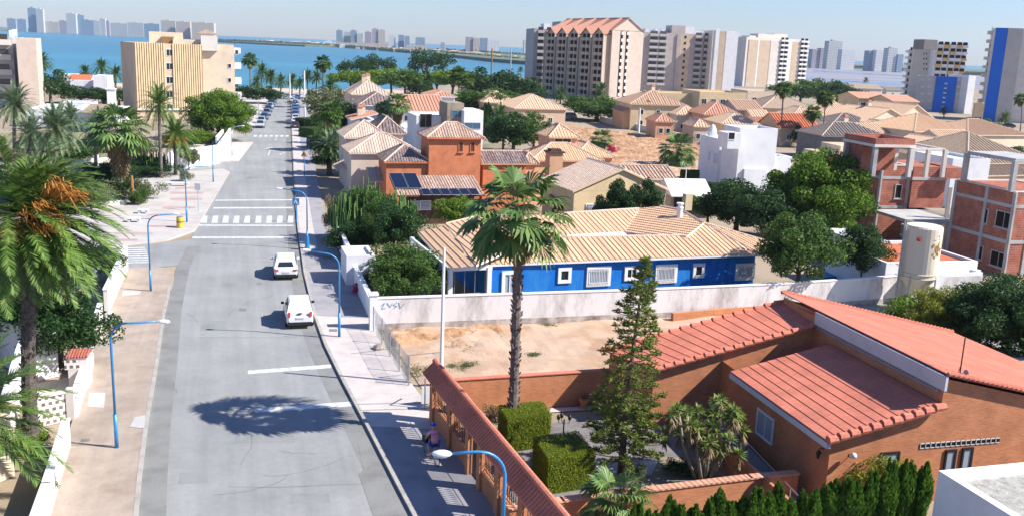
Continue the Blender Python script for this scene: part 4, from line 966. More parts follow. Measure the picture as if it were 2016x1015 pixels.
for i in range(n):
    f = i/(n-1); x, y = 4.6+f*11.2+rg.uniform(-.1, .1), 29.9+f*3.0+rg.uniform(-.15, .15); hh = 2.5+.5*f+rg.uniform(-.3, .3)+(.45 if f > .8 else 0)
    k = 'cyp' if i % 2 else 'cyp2'; tm, cm, r0, h0 = VG[k]; t = thing('cypress', ('%s dark green cypress from the left in the clipped row by the low garden wall' % pos[i]) if i else 'leftmost dark green cypress of the row by the low garden wall', 'cypress', (x, y, 0), rg.uniform(0, 6), 'cypress row by the garden wall')
    s = rg.uniform(.85, 1.2); inst('trunk', tm, t, scale=(1, 1, hh/h0)); inst('crown', cm, t, scale=(s, s, hh/h0))
tree(1715, 985, 880, 1.7, 'yellow', 'sparse yellowing shrub with pale blossoms in front of the brick front wall', 'shrub', 'shrub', z0=0.)
# ---- white modern building at the lower right corner
wc = P(1848, 925, 4.); WF = frame(wc, 16.); q = [WF(0, -9), WF(11, -9), WF(11, 0), WF(0, 0)]
wb = thing('modern_house', 'white flat-roofed building with gravel roof at the lower right corner', 'building', Z(WF(5, -4), 0))
walls(wb, q, 0, 3.6, 'white_wall'); parapet(wb, q, 3.6, .4, 'white_wall', .32)
m = M(); i_ = expand(q, -.32); m.prism(i_, 3.6, 3.66); m.build('gravel_roof', 'gravel', wb)
m = M(); m.prism([WF(1.8, -9), WF(11, -9), WF(11, -2.4), WF(4., -2.4)], 3.66, 3.7); m = None
F1 = Face(WF(0, 0), WF(0, -9)); window(wb, F1, 3.4, .9, 3.2, 1.75, 'plain', 'blue_paint', 'glass_dark')
m = M(); m.box(WF(5.5, -4.6)+(4.4,), (2.4, 2.2, 1.5), radians(16)); m.build('roof_box', 'white_wall', wb)
# ---- washingtonia in the middle
PAL = P(1008, 862)
t = palm(1008, 862, 422, 2.55, 'fan', 'tall fan palm with rough trunk standing behind the cube hedge', topu=1022, r=.23, boots=True, cat='palm tree', mat='bark_palm')
tree(1000, 795, 770, .8, 'dusty', 'small spiky grey-green plant at the brick wall by the palm', 'plant', 'aloe_plant'); tree(965, 850, 795, .6, 'dusty', 'small reddish-brown bush between street fence and cube hedge', 'shrub', 'shrub', mat='leaf_dead')
# ================================================================ houses of the quarter
def proj(x, y, z):
    z -= H; zc = y*cos(PIT)-z*sin(PIT); b = (y*sin(PIT)+z*cos(PIT))/zc; a = x/zc
    return (CX+F_*(a*CR+b*SR), CY-F_*(-a*SR+b*CR))
def hq(u, v, z, u2, d, ang=17.):
    """plan rectangle: near-left corner seen at (u,v) on level z, right corner at column u2"""
    a = P(u, v, z); c, s = cos(radians(ang)), sin(radians(ang)); lo, hi = .1, 400.
    for _ in range(50):
        w = (lo+hi)/2; x = proj(a[0]+c*w, a[1]+s*w, z)[0]
        if x < u2: lo = w
        else: hi = w
    b = (a[0]+c*w, a[1]+s*w); return Q(a, b, d)
def house(name, label, u, v, z, u2, d, wall, rmat=None, kind='hip', h=1.5, ang=17., over=.4, z0=0., rib=0., cap=None, cat='house', par=0., wins=(), lw=(), nf=1, wstyle='plain', gm='glass_dark', fm='white_paint', edge=None, group=None, root=None):
    q = hq(u, v, z, u2, d, ang); r = root or thing(name, label, cat, base(q), 0., group); qi = expand(q, 0 if not rmat else -over)
    walls(r, qi, z0, z-.02, wall)
    if rmat: roof(r, q, z, h, kind, 0., rmat, cap or 'cream_wall' if not rib else cap, rib, rr=.15 if rib > .5 else .12 if rib > .4 else .075, edge=edge or wall, gin=over)
    else: parapet(r, q, z-.02, par or .5, wall)
    Fs = quadfaces(qi); zz = z-z0
    for (s, wz, ww, wh) in wins: window(r, Fs[0], Fs[0].l*s, z0+wz, ww, wh, wstyle, fm, gm)
    for (s, wz, ww, wh) in lw: window(r, Fs[3], Fs[3].l*s, z0+wz, ww, wh, wstyle, fm, gm)
    r['q'] = 0; del r['q']; return r, qi
def chimney(root, p, z0, z1, w, mat, cap='tile_coping', rz=.3):
    m = M(); m.box((p[0], p[1], (z0+z1)/2), (w, w, z1-z0), rz); o = m.build('chimney', mat, root)
    m = M(); m.box((p[0], p[1], z1+.08), (w*1.25, w*1.25, .16), rz); m.box((p[0], p[1], z1+.28), (w*.8, w*.8, .24), rz); m.build('chimney_cap', cap, o); return o
def rplane(pts):
    """points (u,v,z) x3 fix a plane; the rest (u,v) are found on it"""
    a, b, c = [P(*p) for p in pts[:3]]; n = cross(sub(b, a), sub(c, a)); r = [a, b, c]
    for u, v in pts[3:]:
        d = ray(u, v); o = (0, 0, H); t = dot(sub(a, o), n)/dot(d, n); r.append(add(o, mul(d, t)))
    return r
# ---- blue house
o = P(885, 527, 3.); e = P(1490, 500, 3.); BA = math.degrees(atan2(e[1]-o[1], e[0]-o[0])); BF = frame(o, BA)
bl = thing('blue_house', 'single-storey bright blue house with a tan barrel tile roof', 'house', Z(BF(12, 6), 0))
q = [BF(3.2, .55), BF(25.2, .55), BF(25.2, 11), BF(3.2, 11)]; walls(bl, q, 0, 2.95, 'blue_paint')
m = M(); m.prism([BF(3.2, .5), BF(25.25, .5), BF(25.25, .54), BF(3.2, .54)], 0, .35); 
Fw = Face(q[0], q[1])
for u, v, w, h, g in ((1111, 541, 1.05, 1.15, 0), (1178, 543, 1.95, 1.5, 1), (1243, 537, 1.2, 1.1, 0), (1311, 538, 1.85, 1.45, 1), (1375, 532, 1.0, 1.15, 0), (1466, 534, 1.75, 1.35, 1)):
    winpx(bl, Fw, u, v, w, h, 'wide', 'white_paint', 'glass_pale' if g else 'glass_dark', grille=bool(g))
s, z = onface(Fw, 1003, 550); window(bl, Fw, s, .15, 1.2, 2.3, 'wide', 'white_paint', 'glass_pale', name='door')
m = M()
for a, b in ((.15, .3), (3.0, .3), (.15, 6), (.15, 11)): p = BF(a, b); m.box((p[0], p[1], 1.45), (.32, .32, 2.9), radians(BA))
m.build('porch_pillar', 'white_paint', bl)
m = M(); m.prism([BF(.0, .2), BF(3.2, .2), BF(3.2, .35), BF(0, .35)], 2.7, 2.95); m.prism([BF(.0, .2), BF(.15, .2), BF(.15, 11), BF(0, 11)], 2.7, 2.95); m.build('porch_beam', 'white_paint', bl)
m = M()
for zz in (.5, 1.): m.tube([Z(BF(.3, .4), zz), Z(BF(2.9, .4), zz)], .02, 4)
for k in range(4): m.tube([Z(BF(.5+k*.75, .4), .1), Z(BF(.5+k*.75, .4), 2.7)], .018, 4)
m.build('porch_rail', 'steel', bl)
rc = M()
def rface(nm, pts, sp=.42, along=False, caps=()):
    f = rplane(pts); n = cross(sub(f[1], f[0]), sub(f[2], f[0])); f2 = f if n[2] > 0 else f[::-1]; m = M(); m.rh = .4; m.solid(f2, .14, 0, 1); m.ribs(f2, sp, .15 if not along else .1, 0, along)
    for i, j in caps: rc.tube([f[i], f[j]], .13, 6)
    return m.build(nm, ['tile_tan', 'white_paint'], bl)
rface('roof', [(930, 522, 3.), (1497, 500.5, 3.), (1110, 468, 4.0), (1030, 471)][:2]+[(1385, 439, 4.45), (1358, 464), (1110, 467), (1000, 470)], caps=((2, 3), (3, 4)))
f = rface('roof', [(1497, 500.5, 3.), (1560, 490, 3.), (1385, 439, 4.45)], caps=((0, 2), (1, 2)))
rface('roof', [(822, 458, 2.98), (886, 527, 2.98), (934, 523, 3.35), (878, 443)], .5, True)
rface('roof', [(878, 441, 3.6), (938, 521, 3.45), (1060, 469, 4.2), (1015, 424), (936, 427)], .5, True, caps=((0, 4), (4, 3)))
rface('roof', [(1000, 470, 3.72), (1232, 456.5, 3.72), (1258, 411, 4.9), (1105, 421), (1012, 425)], .42, False, caps=((2, 3),))
rface('roof', [(1228, 458, 3.7), (1352, 465, 3.95), (1385, 439, 4.6), (1343, 414), (1300, 406), (1258, 410)], .5, True, caps=((2, 3), (3, 4)))
rc.build('ridge_cap', 'tile_cream', bl)
m = M(); c0, c1 = P(1115, 466, 3.), P(1232, 462, 3.); 
m.solid([P(1112, 468, 3.75), P(1236, 463, 3.75), P(1226, 456, 3.75), P(1118, 458, 3.75)], .06); m.build('courtyard_coping', 'white_paint', bl)
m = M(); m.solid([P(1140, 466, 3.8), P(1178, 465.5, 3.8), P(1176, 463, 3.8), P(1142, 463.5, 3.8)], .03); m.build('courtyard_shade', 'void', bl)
p = P(1337, 432, 4.5); m = M(); m.lathe(p, [(.25, 0), (.25, .9), (.3, .95), (.3, 1.05), (.2, 1.06), (.2, 1.25), (.32, 1.3), (.3, 1.4)], 12); m.build('chimney', 'white_wall', bl)
p = P(1352, 410, 4.); m = M(); m.box((p[0], p[1], 4.6), (.7, .7, 1.5), .3); m.build('chimney', 'yellow_wall', bl)
# ---- long white boundary wall and its neighbours
def oldwall(pts, h, label, hb=.5, mat='old_white_wall', cat='wall', bmat='wall_base', t=.25):
    r = thing('boundary_wall', label, cat, Z(pts[0], 0)); m = M(); b = M(); c = M()
    for a, e_ in zip(pts, pts[1:]):
        q = Q(a, e_, t); m.prism(q, hb, h); b.prism(expand(q, .02), 0, hb); c.prism(expand(q, .04), h, h+.07)
    m.build('wall', mat, r); c.build('coping', 'white_paint', r)
    if hb: b.build('footing', bmat, r)
    return r
W = [P(735, 588, 2.1)[:2], P(1260, 571, 2.1)[:2], P(1545, 559, 2.1)[:2], P(1930, 533, 2.1)[:2]]
oldwall(W, 2.1, 'long stained white wall between the vacant plot and the blue house', .45)
m = M(); F0 = Face(W[0], W[1]); s, z = onface(F0, 765, 604)
for k, (dx, pts) in enumerate(((0, ((0, .1), (.25, .3), (.05, -.1), (.3, -.05))), (.4, ((0, .3), (.2, .0), (.35, .25))), (.8, ((.25, .3), (0, .15), (.25, .05), (.0, -.1))), (1.15, ((0, .3), (.1, -.1), (.35, .2))))):
    m.tube([F0.at(s-.5+dx+a, z+b, .012) for a, b in pts], .018, 4)
gr = m.build('graffiti', 'pool_blue'); bpy.data.objects[gr.name].parent = None; tag(gr, 'small blue scrawled graffiti near the street end of the white wall', 'graffiti')
m = M(); p = W[0]; m.box((p[0], p[1], 1.2), (.5, .5, 2.4), .3); m.box((p[0], p[1], 2.45), (.62, .62, .12), .3); tag(m.build('wall_pillar', 'white_wall', loc=Z(p, 0)), 'square white pillar ending the stained wall at the pavement', 'pillar')
oldwall([P(*q)[:2] for q in ((712, 628), (693, 570))][::-1] and [P(688, 545)[:2], P(726, 628)[:2]], 1.5, 'sunlit white street wall behind the red bougainvillea', 0, 'white_wall')
oldwall([P(664, 486)[:2], P(684, 535)[:2]], 1.9, 'short white street wall beside the bent lamp post', 0, 'white_wall')
r, q = house('garage', 'small white flat garage behind the street wall left of the vine', 682, 508, 2.2, 738, 3.5, 'white_wall', par=.2, cat='shed')
oldwall([P(700, 560, 0)[:2], P(742, 548, 0)[:2]], 1.6, 'low white garden wall in front of the big vine', 0, 'white_wall')
tree(797, 600, 500, 3.1, 'vine', 'big leafy green creeper hanging over the stained white wall', 'creeper', 'creeper', ry=2.6, rz=.4)
tree(800, 580, 482, 2.6, 'broad2', 'bright green shrubby tree behind the creeper at the blue house porch', 'tree', 'tree')
tree(706, 580, 556, .7, 'dusty', 'red bougainvillea flowering over the street wall', 'shrub', 'shrub', mat='flower_pink'); tree(737, 560, 520, 1.2, 'shrubd', 'dark green bush between the white garage and the street wall', 'shrub', 'shrub')
tree(741, 500, 400, 1.75, 'ball', 'round clipped green bush with a dense leafy surface', 'shrub', 'topiary')
def euphorbia(u, v, top, R, n, label, seed=1, mat='cactus'):
    g = P(u, v); h = hz(u, top, g[1]); rg = random.Random(seed); t = thing('cactus_tree', label, 'cactus', g); m = M()
    for k in range(n):
        a = rg.uniform(0, 6.28); r = R*math.sqrt(rg.random()); hh = h*rg.uniform(.6, 1)*(1-.3*(r/R)**2); x, y = g[0]+cos(a)*r, g[1]+sin(a)*r; b = (g[0]+cos(a)*r*.2, g[1]+sin(a)*r*.2, 0)
        k0 = (x, y, hh*rg.uniform(.35, .55)); m.tube([b, lerp(b, k0, .6), k0, (x+rg.uniform(-.1, .1), y, hh)], [.11, .09, .085, .05], 5)
        for j in range(3): e = (k0[0]+rg.uniform(-.5, .5), k0[1]+rg.uniform(-.5, .5), k0[2]+.25); m.tube([k0, e, (e[0], e[1], hh*rg.uniform(.7, .98))], [.07, .08, .05], 5)
    m.build('stems', mat, t, uv=False); return t
euphorbia(708, 480, 345, 2.6, 90, 'large thicket of upright candelabra cactus beside the pavement'); euphorbia(780, 470, 362, 1.8, 50, 'candelabra cactus thicket in front of the solar roof', 4)
tree(725, 480, 372, 2.6, 'broad2', 'leafy bush growing up through the cactus thicket', 'shrub', 'shrub'); tree(700, 505, 440, 2.4, 'dark', 'dark spreading bush under the cactus thicket', 'shrub', 'shrub'); tree(655, 470, 385, 1.0, 'dusty', 'dry reddish shrub at the pavement edge by the cactus', 'shrub', 'shrub', mat='leaf_dead')
tree(775, 520, 400, 2.4, 'dark', 'dark green tree between the clipped bush and the orange house', 'tree', 'tree')
tree(905, 470, 390, 2.5, 'broad2', 'feathery light green tree before the orange house', 'tree', 'tree', mat='leaf_bright'); tree(850, 500, 450, 1.5, 'shrub', 'small light green shrub at the corner of the tan roof', 'shrub', 'shrub')
# ---- orange tower house
ot = thing('orange_house', 'orange stucco house with a square tower and solar panels', 'house', Z(P(860, 440), 0))
r, q = house('', '', 840, 271, 8.1, 955, 5.2, 'orange_stucco', 'tile_mix', 'hip', 1.45, over=.35, rib=.3, cap='tile_cream', root=ot); Fo = Face(q[0], q[1])
for u in (907, 930): s, z = onface(Fo, u, 300); window(ot, Fo, s, z, .55, 1.15, 'sill', 'orange_stucco', 'wood_dark', label='narrow arched tower opening with a pale sill')
winpx(ot, Fo, 876, 357, 1.3, .45, 'sill', 'white_paint', 'glass_dark')
r, q = house('', '', 756, 319, 5.4, 850, 6., 'orange_stucco', 'tile_dark', 'hip', 1.6, over=.3, rib=.3, cap='tile_cream', root=ot)
r, q = house('', '', 948, 322, 5.2, 1042, 5.5, 'orange_stucco', 'tile_dark', 'gx', 1.1, over=.3, rib=.3, cap='tile_cream', root=ot, edge='peach_wall')
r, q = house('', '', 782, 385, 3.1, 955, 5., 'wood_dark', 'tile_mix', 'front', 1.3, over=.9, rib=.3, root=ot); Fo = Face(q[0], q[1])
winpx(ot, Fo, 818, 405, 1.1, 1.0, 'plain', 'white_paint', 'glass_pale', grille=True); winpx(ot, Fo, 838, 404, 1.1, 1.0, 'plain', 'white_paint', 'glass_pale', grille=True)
Fq = hq(782, 385, 3.1, 955, 5.)
def panel(s0, s1, d0, d1, lift=.16):
    m = M(); c = [lerp(lerp(Fq[0], Fq[1], s), lerp(Fq[3], Fq[2], s), d) for s, d in ((s0, d0), (s1, d0), (s1, d1), (s0, d1))]; zz = [3.1+1.3*d+lift for d in (d0, d0, d1, d1)]
    pts = [Z(p, k) for p, k in zip(c, zz)]; m.solid(pts, .05); o = m.build('solar_panel', 'solar', ot)
    b = M()
    for i in range(4): b.tube([pts[i], pts[(i+1) % 4]], .025, 4)
    b.build('frame', 'steel', o)
panel(.0, .15, .27, 1.05); panel(.16, .31, .27, 1.05)
for k in range(6): panel(.28+k*.11, .375+k*.11, -.08, .24, .2)
fz = gwall('garden_fence', [P(792, 440)[:2], P(852, 436)[:2]], .25, .12, 'white_wall', 'white panelled fence in front of the brown window wall')
m = M(); Fz = Face(P(792, 440)[:2], P(852, 436)[:2])
for k in range(5): m.box(Fz.at(Fz.l*k/4, .65, 0), (.12, .12, 1.3), Fz.rz)
m.box(Fz.at(Fz.l/2, 1.22), (Fz.l, .1, .12), Fz.rz); m.build('post', 'white_paint', fz); m = M(); m.box(Fz.at(Fz.l/2, .7), (Fz.l, .03, .9), Fz.rz); m.build('panel', 'fascia', fz)
# ---- pale pink house left of it
pk = thing('pink_house', 'pale pink house with two stepped cream tile roofs beside the palms', 'house', Z(P(760, 380), 0))
house('', '', 686, 301, 5.6, 832, 7.5, 'pale_pink_wall', 'tile_cream', 'hip', 1.9, over=.35, rib=.3, cap='tile_cream', root=pk, lw=((.5, 2.6, .7, 1.6),))
house('', '', 676, 271, 6.4, 770, 8., 'pale_pink_wall', 'tile_cream', 'hip', 1.9, over=.35, rib=.3, cap='tile_cream', root=pk, lw=((.5, 3.2, .7, 1.6),))
rr_ = hq(727, 357, 3., 812, 2.6); roof(pk, rr_, 3., 1.2, 'front', 0, 'tile_cream', None, .36); rr_ = hq(664, 335, 3., 700, 5); roof(pk, rr_, 3., 1., 'left', 0, 'tile_cream', None, .36)
house('tile_roof_house', 'house with a brown mottled pyramid roof behind the pale pink house', 733, 262, 6.2, 800, 8, 'pale_pink_wall', 'tile_dark', 'hip', 2., rib=.45, cap='tile_cream')
# ---- peach house, yellow gable house
ph = thing('peach_house', 'peach house with a tall chimney and several tan hip roofs', 'house', Z(P(1100, 420), 0))
house('', '', 1046, 316, 5.2, 1190, 7, 'peach_wall', 'tile_tan', 'hip', 1.7, over=.35, rib=.3, cap='tile_cream', root=ph)
house('', '', 1130, 309, 5., 1212, 8, 'peach_wall', 'tile_tan', 'hip', 1.5, over=.3, rib=.3, cap='tile_cream', root=ph)
r, q = house('', '', 1080, 270, 7.6, 1143, 5, 'peach_wall', 'tile_tan', 'hip', 1.4, over=.3, rib=.4, cap='tile_cream', root=ph); winpx(ph, Face(q[0], q[1]), 1108, 277, 2.2, .6, 'plain', 'white_paint', 'glass_brown')
house('', '', 1028, 322, 5., 1062, 5, 'peach_wall', 'tile_mix', 'hip', 1.1, over=.3, rib=.3, cap='tile_cream', root=ph)
p = P(1088, 372, 3.); chimney(ph, p, 0, hz(1088, 300, p[1]), 1.5, 'peach_wall', 'wood_dark')
p = P(1131, 288, 6.); m = M(); m.lathe((0, 0, 0), [(0, 0), (.3, .06), (.5, .2)], 12); m.v = [(p[0]+x, p[1]-z, p[2]+y) for x, y, z in m.v]; m.build('satellite_dish', 'white_paint', ph)
yh = thing('yellow_house', 'pale yellow house with broad plain gable wall and brown tile roof', 'house', Z(P(1220, 415), 0))
r, q = house('', '', 1128, 377, 4.4, 1318, 8.5, 'yellow_wall', 'tile_cream', 'gy', 2.2, over=.25, rib=.45, root=yh, edge='yellow_wall', ang=21); Fy = Face(q[0], q[1])
winpx(yh, Fy, 1166, 411, 1.5, 1.0, 'plain', 'white_paint', 'glass_blue', grille=True); m = M(); s, z = onface(Fy, 1294, 380); m.tube([Fy.at(s, z, .05), Fy.at(s, .5, .05)], .05, 6); m.build('drain_pipe', 'yellow_wall', yh)
g = P(1317, 418); wl_ = thing('wall_vent', 'white metal flue standing at the right corner of the yellow house', 'flue', g); m = M(); m.lathe(g, [(.12, 0), (.12, 2.2), (.25, 2.3), (.12, 2.5), (.22, 2.7), (.1, 3.0), (.2, 3.2), (.02, 3.4)], 10); m.build('flue', 'white_wall', wl_)
house('shed', 'small shed with rusty tile roof left of the yellow house', 1100, 405, 2.6, 1130, 3.5, 'wood_dark', 'tile_coping', 'front', .6, cat='shed')
house('low_house', 'low house with a worn tan roof behind the yellow gable', 1235, 352, 3.2, 1335, 6, 'cream_wall', 'tile_mix', 'gx', 1.2, rib=.45, edge='cream_wall')
for (u, v, tp, rd) in ((1196, 474, 386, 1.5), (1222, 474, 364, 1.6), (1262, 474, 364, 1.7)):
    tree(u, v, tp, rd, 'pod', {1196: 'short left', 1222: 'tall middle', 1262: 'tall right'}[u]+' one of three dark glossy trees against the yellow gable wall', 'tree', 'tree', 'glossy trees by the yellow house', mat='leaf_dark')
# white pavilion with pointed roof
pv = thing('pavilion', 'white canopy roof with sloping top over a dark blue side', 'pavilion', Z(P(1370, 390), 0)); q = hq(1322, 385, 2.6, 1405, 6, 10); walls(pv, expand(q, -.5), 0, 2.5, 'car_dark'); roof(pv, q, 2.6, 1.5, 'gx', 0, 'white_paint', edge='white_paint')
# ---- white modern house
wm = thing('white_house', 'white cubic modern house with plain walls beside the dirt field', 'house', Z(P(1450, 360), 0))
for (u, v, z, u2, d) in ((1418, 274, 6.8, 1500, 6.6), (1458, 252, 8.9, 1532, 5), (1500, 308, 5.2, 1560, 3.6), (1466, 333, 3.6, 1510, 4)):
    q = hq(u, v, z, u2, d, 13.); walls(wm, q, 0, z-.35, 'white_wall'); parapet(wm, q, z-.35, .35, 'white_wall', .25); 
    if u == 1418: Fm = quadfaces(q); winpx(wm, Fm[3], 1410, 312, 1.6, 1.6, 'plain', 'white_paint', 'shutter'); winpx(wm, Fm[3], 1397, 307, .6, 1.4, 'plain', 'white_paint', 'glass_pale')
    if u == 1500: winpx(wm, quadfaces(q)[3], 1485, 348, 1.0, 1.5, 'plain', 'blue_paint', 'glass_blue')
q = hq(1434, 262, 8.4, 1460, 3, 13.); walls(wm, q, 6.4, 8.4, 'white_wall'); winpx(wm, Face(q[0], q[1]), 1440, 268, 1., 1., 'plain', 'white_paint', 'glass_dark')
p = P(1402, 267, 6.8); m = M(); m.lathe((p[0], p[1], 5.8), [(.65, 0), (.65, 1.6), (.5, 1.9), (.5, 2.0), (.3, 2.4), (.05, 2.6)], 14); m.build('chimney', 'white_wall', wm)
hedge_box('hedge', hq(1380, 362, 2.2, 1453, 1.6, 2), 0, 2.2, .12, 120, 'leaf_dark', 'tall dark hedge along the foot of the white cubic house')
hedge_box('screen_hedge', hq(1342, 335, 3., 1378, .6, 5), 0, 3., .12, 120, 'leaf_dark', 'dark green screened fence panel left of the white cubic house', 'fence')
# ---- big trees in front of the unfinished houses
tree(1605, 482, 297, 5.5, 'dome', 'large domed bright green tree, biggest in the middle right', 'tree', 'tree', ry=5.)
tree(1566, 596, 432, 3.3, 'broad', 'glossy green tree rising behind the long white wall', 'tree', 'tree'); tree(1692, 575, 450, 2.1, 'broad', 'smaller glossy tree beside the cream silo', 'tree', 'tree', mat='leaf_dark')
tree(1448, 458, 358, 4.0, 'broad2', 'mixed green bushy tree in front of the low white walls', 'tree', 'tree', mat='leaf_dark'); tree(1500, 490, 372, 3.6, 'broad2', 'dark tree touching the left of the domed tree', 'tree', 'tree', mat='leaf_dark'); tree(1392, 450, 382, 2.6, 'broad2', 'light green bush behind the tan roof end', 'shrub', 'shrub')
tree(1530, 500, 425, 2., 'dusty', 'small grey-green shrub under the domed tree', 'shrub', 'shrub'); tree(1384, 558, 522, .9, 'dusty', 'thin shrub against the blue wall below a small window', 'shrub', 'shrub', mat='leaf_mid'); tree(1118, 570, 510, .45, 'dusty', 'climbing plant on the blue wall beside the first window', 'plant', 'climber', mat='leaf_mid')
tree(1850, 695, 568, 3.1, 'dome', 'yellow-green loose bush over the red roof ridge', 'shrub', 'shrub', mat='leaf_yellow', ry=2.2); tree(1792, 668, 590, 2.3, 'yellow', 'small light green bush below the silo', 'shrub', 'shrub', mat='leaf_bright'); 
tree(1975, 718, 545, 4.7, 'dome', 'large dark bush with light edge at the right side', 'shrub', 'shrub', ry=3.6, mat='leaf_dark'); tree(1930, 640, 562, 2., 'broad2', 'bright green bush below the brick building site', 'shrub', 'shrub', mat='leaf_bright'); tree(2020, 650, 555, 2.6, 'broad2', 'green tree cut by the right edge of the picture', 'tree', 'tree')
m = M(); m.face([(*P(*q)[:2], .02) for q in ((1540, 590), (1740, 560), (1980, 560), (2050, 700), (1700, 640))]); tag(m.build('gravel_yard', 'gravel'), kind='structure')
q = Q(P(1905, 725, 1.5)[:2], P(2060, 740, 1.5)[:2], 4); sh = thing('shed', 'low flat pale roof behind the red roof at the right edge', 'shed', base(q)); walls(sh, q, 0, 1.5, 'concrete'); m = M(); m.prism(expand(q, .2), 1.5, 1.65); m.build('roof', 'gravel', sh)
m = M(); m.prism([P(*p)[:2] for p in ((1620, 558), (1690, 549), (1670, 532), (1625, 528))], .1, .5); tag(m.build('pool_cover', 'pool_blue'), 'bright blue sloping cover behind the white wall', 'pool cover')
# ---- unfinished brick houses
def shell(u, v, z, u2, d, ang, label, cols=(.0, .5, 1.), lcols=(0, .33, .66, 1), wins=(), lw=(), z1=3.3):
    q = hq(u, v, z, u2, d, ang); r = thing('unfinished_house', label, 'building site', base(q)); walls(r, q, 0, z, 'hollow_brick'); Fs = quadfaces(q)
    m = M()
    for zz in (z1, z-1.25): m.prism(expand(q, .05), zz-.15, zz+.15)
    m.build('floor_slab', 'concrete', r); parapet(r, expand(q, .03), z, .1, 'pale_tower', .3, 'parapet_coping')
    for F, cs in ((Fs[0], cols), (Fs[3], lcols)):
        for c in cs: m = M(); m.box(F.at(F.l*c, z/2, .02), (.34, .12, z-.02), F.rz); m.build('column', 'concrete', r)
    for F, ws in ((Fs[0], wins), (Fs[3], lw)):
        for (uu, vv, w, h) in ws: winpx(r, F, uu, vv, w, h, 'sill', 'concrete', 'void')
    return r, q, Fs
r, q, Fs = shell(1737, 326, 7.6, 1792, 11, 12, 'unfinished red brick house with rooftop frame behind the silo', cols=(.0, 1.), wins=((1768, 377, .8, 1.5),))
q2 = hq(1800, 328, 7.6, 1866, 6, 12); walls(r, q2, 3.3, 7.6, 'hollow_brick'); m = M(); m.prism(expand(q2, .06), 6.2, 6.5); m.prism(hq(1800, 437, 3.3, 1893, 7, 12), 3.0, 3.3); m.prism(hq(1790, 330, 7.4, 1905, 7, 12), 6.3, 6.5); m.build('floor_slab', 'concrete', r)
q3 = hq(1864, 331, 7.6, 1903, 5, 12); walls(r, q3, 6.5, 7.6, 'hollow_brick', 'parapet')
for (uu, vv) in ((1866, 470), (1880, 470)):
    p = P(uu, 432, 3.3); m = M(); m.box((p[0], p[1], 1.65), (.35, .35, 3.3)); m.box((p[0], p[1]+.4, 4.9), (.3, .3, 3.)); m.build('column', 'pale_tower', r)
q4 = hq(1832, 420, 3.3, 1870, 6, 12); walls(r, q4, 0, 3.1, 'concrete_dark', 'core_wall')
q5 = hq(1725, 283, 10.5, 1795, 5, 12)
for a, b in ((0, 0), (1, 0), (1, 1), (0, 1)): p = lerp(lerp(q5[0], q5[1], a), lerp(q5[3], q5[2], a), b); m = M(); m.box((p[0], p[1], 8.9), (.4, .4, 2.9), .2); m.build('column', 'concrete', r)
m = M(); m.prism(expand(q5, .3), 10.2, 10.45); m.build('roof_slab', 'pale_tower', r); parapet(r, expand(q5, .2), 10.45, .55, 'hollow_brick', .2); walls(r, fr(q5, .05, 1, .5, 1), 7.7, 10.2, 'hollow_brick', 'stair_wall')
q6 = hq(1795, 292, 10.2, 1862, 5, 12)
for a in (0, .5, 1):
    for b in (0, 1): p = lerp(lerp(q6[0], q6[1], a), lerp(q6[3], q6[2], a), b); m = M(); m.box((p[0], p[1], 8.8), (.35, .35, 2.6), .2); m.build('column', 'pale_tower', r)
m = M()
for s in ((0, 1, 0, .1), (0, 1, .9, 1), (0, .08, 0, 1), (.92, 1, 0, 1), (.46, .54, 0, 1)): m.prism(fr(q6, *s), 9.95+.003*s[1]*10*s[2], 10.2+.004*s[0]*10+.003*s[3])
m.build('pergola_beam', 'pale_tower', r)
r, q, Fs = shell(2000, 379, 7.4, 2120, 7.5, 14, 'unfinished red brick building cut by the right edge of the picture', cols=(.0, .3), lcols=(.0, .55, 1.), lw=((1977, 433, 2.0, 1.5), (1940, 425, .7, 1.4), (1966, 510, 2.0, 1.4), (1930, 497, .7, 1.3)), z1=3.0)
q5 = hq(2000, 315, 10.2, 2080, 6, 14)
for a, b in ((0, 0), (1, 0), (0, 1)): p = lerp(lerp(q5[0], q5[1], a), lerp(q5[3], q5[2], a), b); m = M(); m.box((p[0], p[1], 8.8), (.4, .4, 2.7), .2); m.build('column', 'concrete', r)
m = M(); m.prism(q5, 10., 10.3); m.build('roof_slab', 'concrete', r)
# low white buildings with red terraces around the silo
lb = thing('low_building', 'low white building with red terrace roof behind the silo', 'building', Z(P(1840, 540), 0)); q = hq(1745, 522, 2.9, 1925, 8, 14); walls(lb, q, 0, 2.8, 'white_wall'); parapet(lb, q, 2.8, .3, 'white_wall'); m = M(); m.prism(expand(q, -.25), 2.8, 2.86); m.build('terrace', 'tile_orange', lb)
q = hq(1800, 542, 2.4, 1935, 3.5, 17); lb2 = thing('low_building', 'low white annexe in front of the red terrace, right of the silo', 'building', base(q)); walls(lb2, q, 0, 2.2, 'old_white_wall'); parapet(lb2, q, 2.2, .25, 'white_wall', .2); m = M(); m.box(Z(lerp(q[0], q[2], .6), 2.5), (.9, .6, .6), .3); m.build('roof_unit', 'white_paint', lb2)
q = hq(1700, 475, 2.7, 1748, 6, 14); lb3 = thing('shed', 'white roofed shed under the left brick building site', 'shed', base(q)); walls(lb3, q, 0, 2.5, 'white_wall'); m = M(); m.prism(expand(q, .2), 2.5, 2.65); m.build('roof', 'white_paint', lb3)
m = M(); q = [P(1600, 562)[:2], P(1690, 548)[:2]]
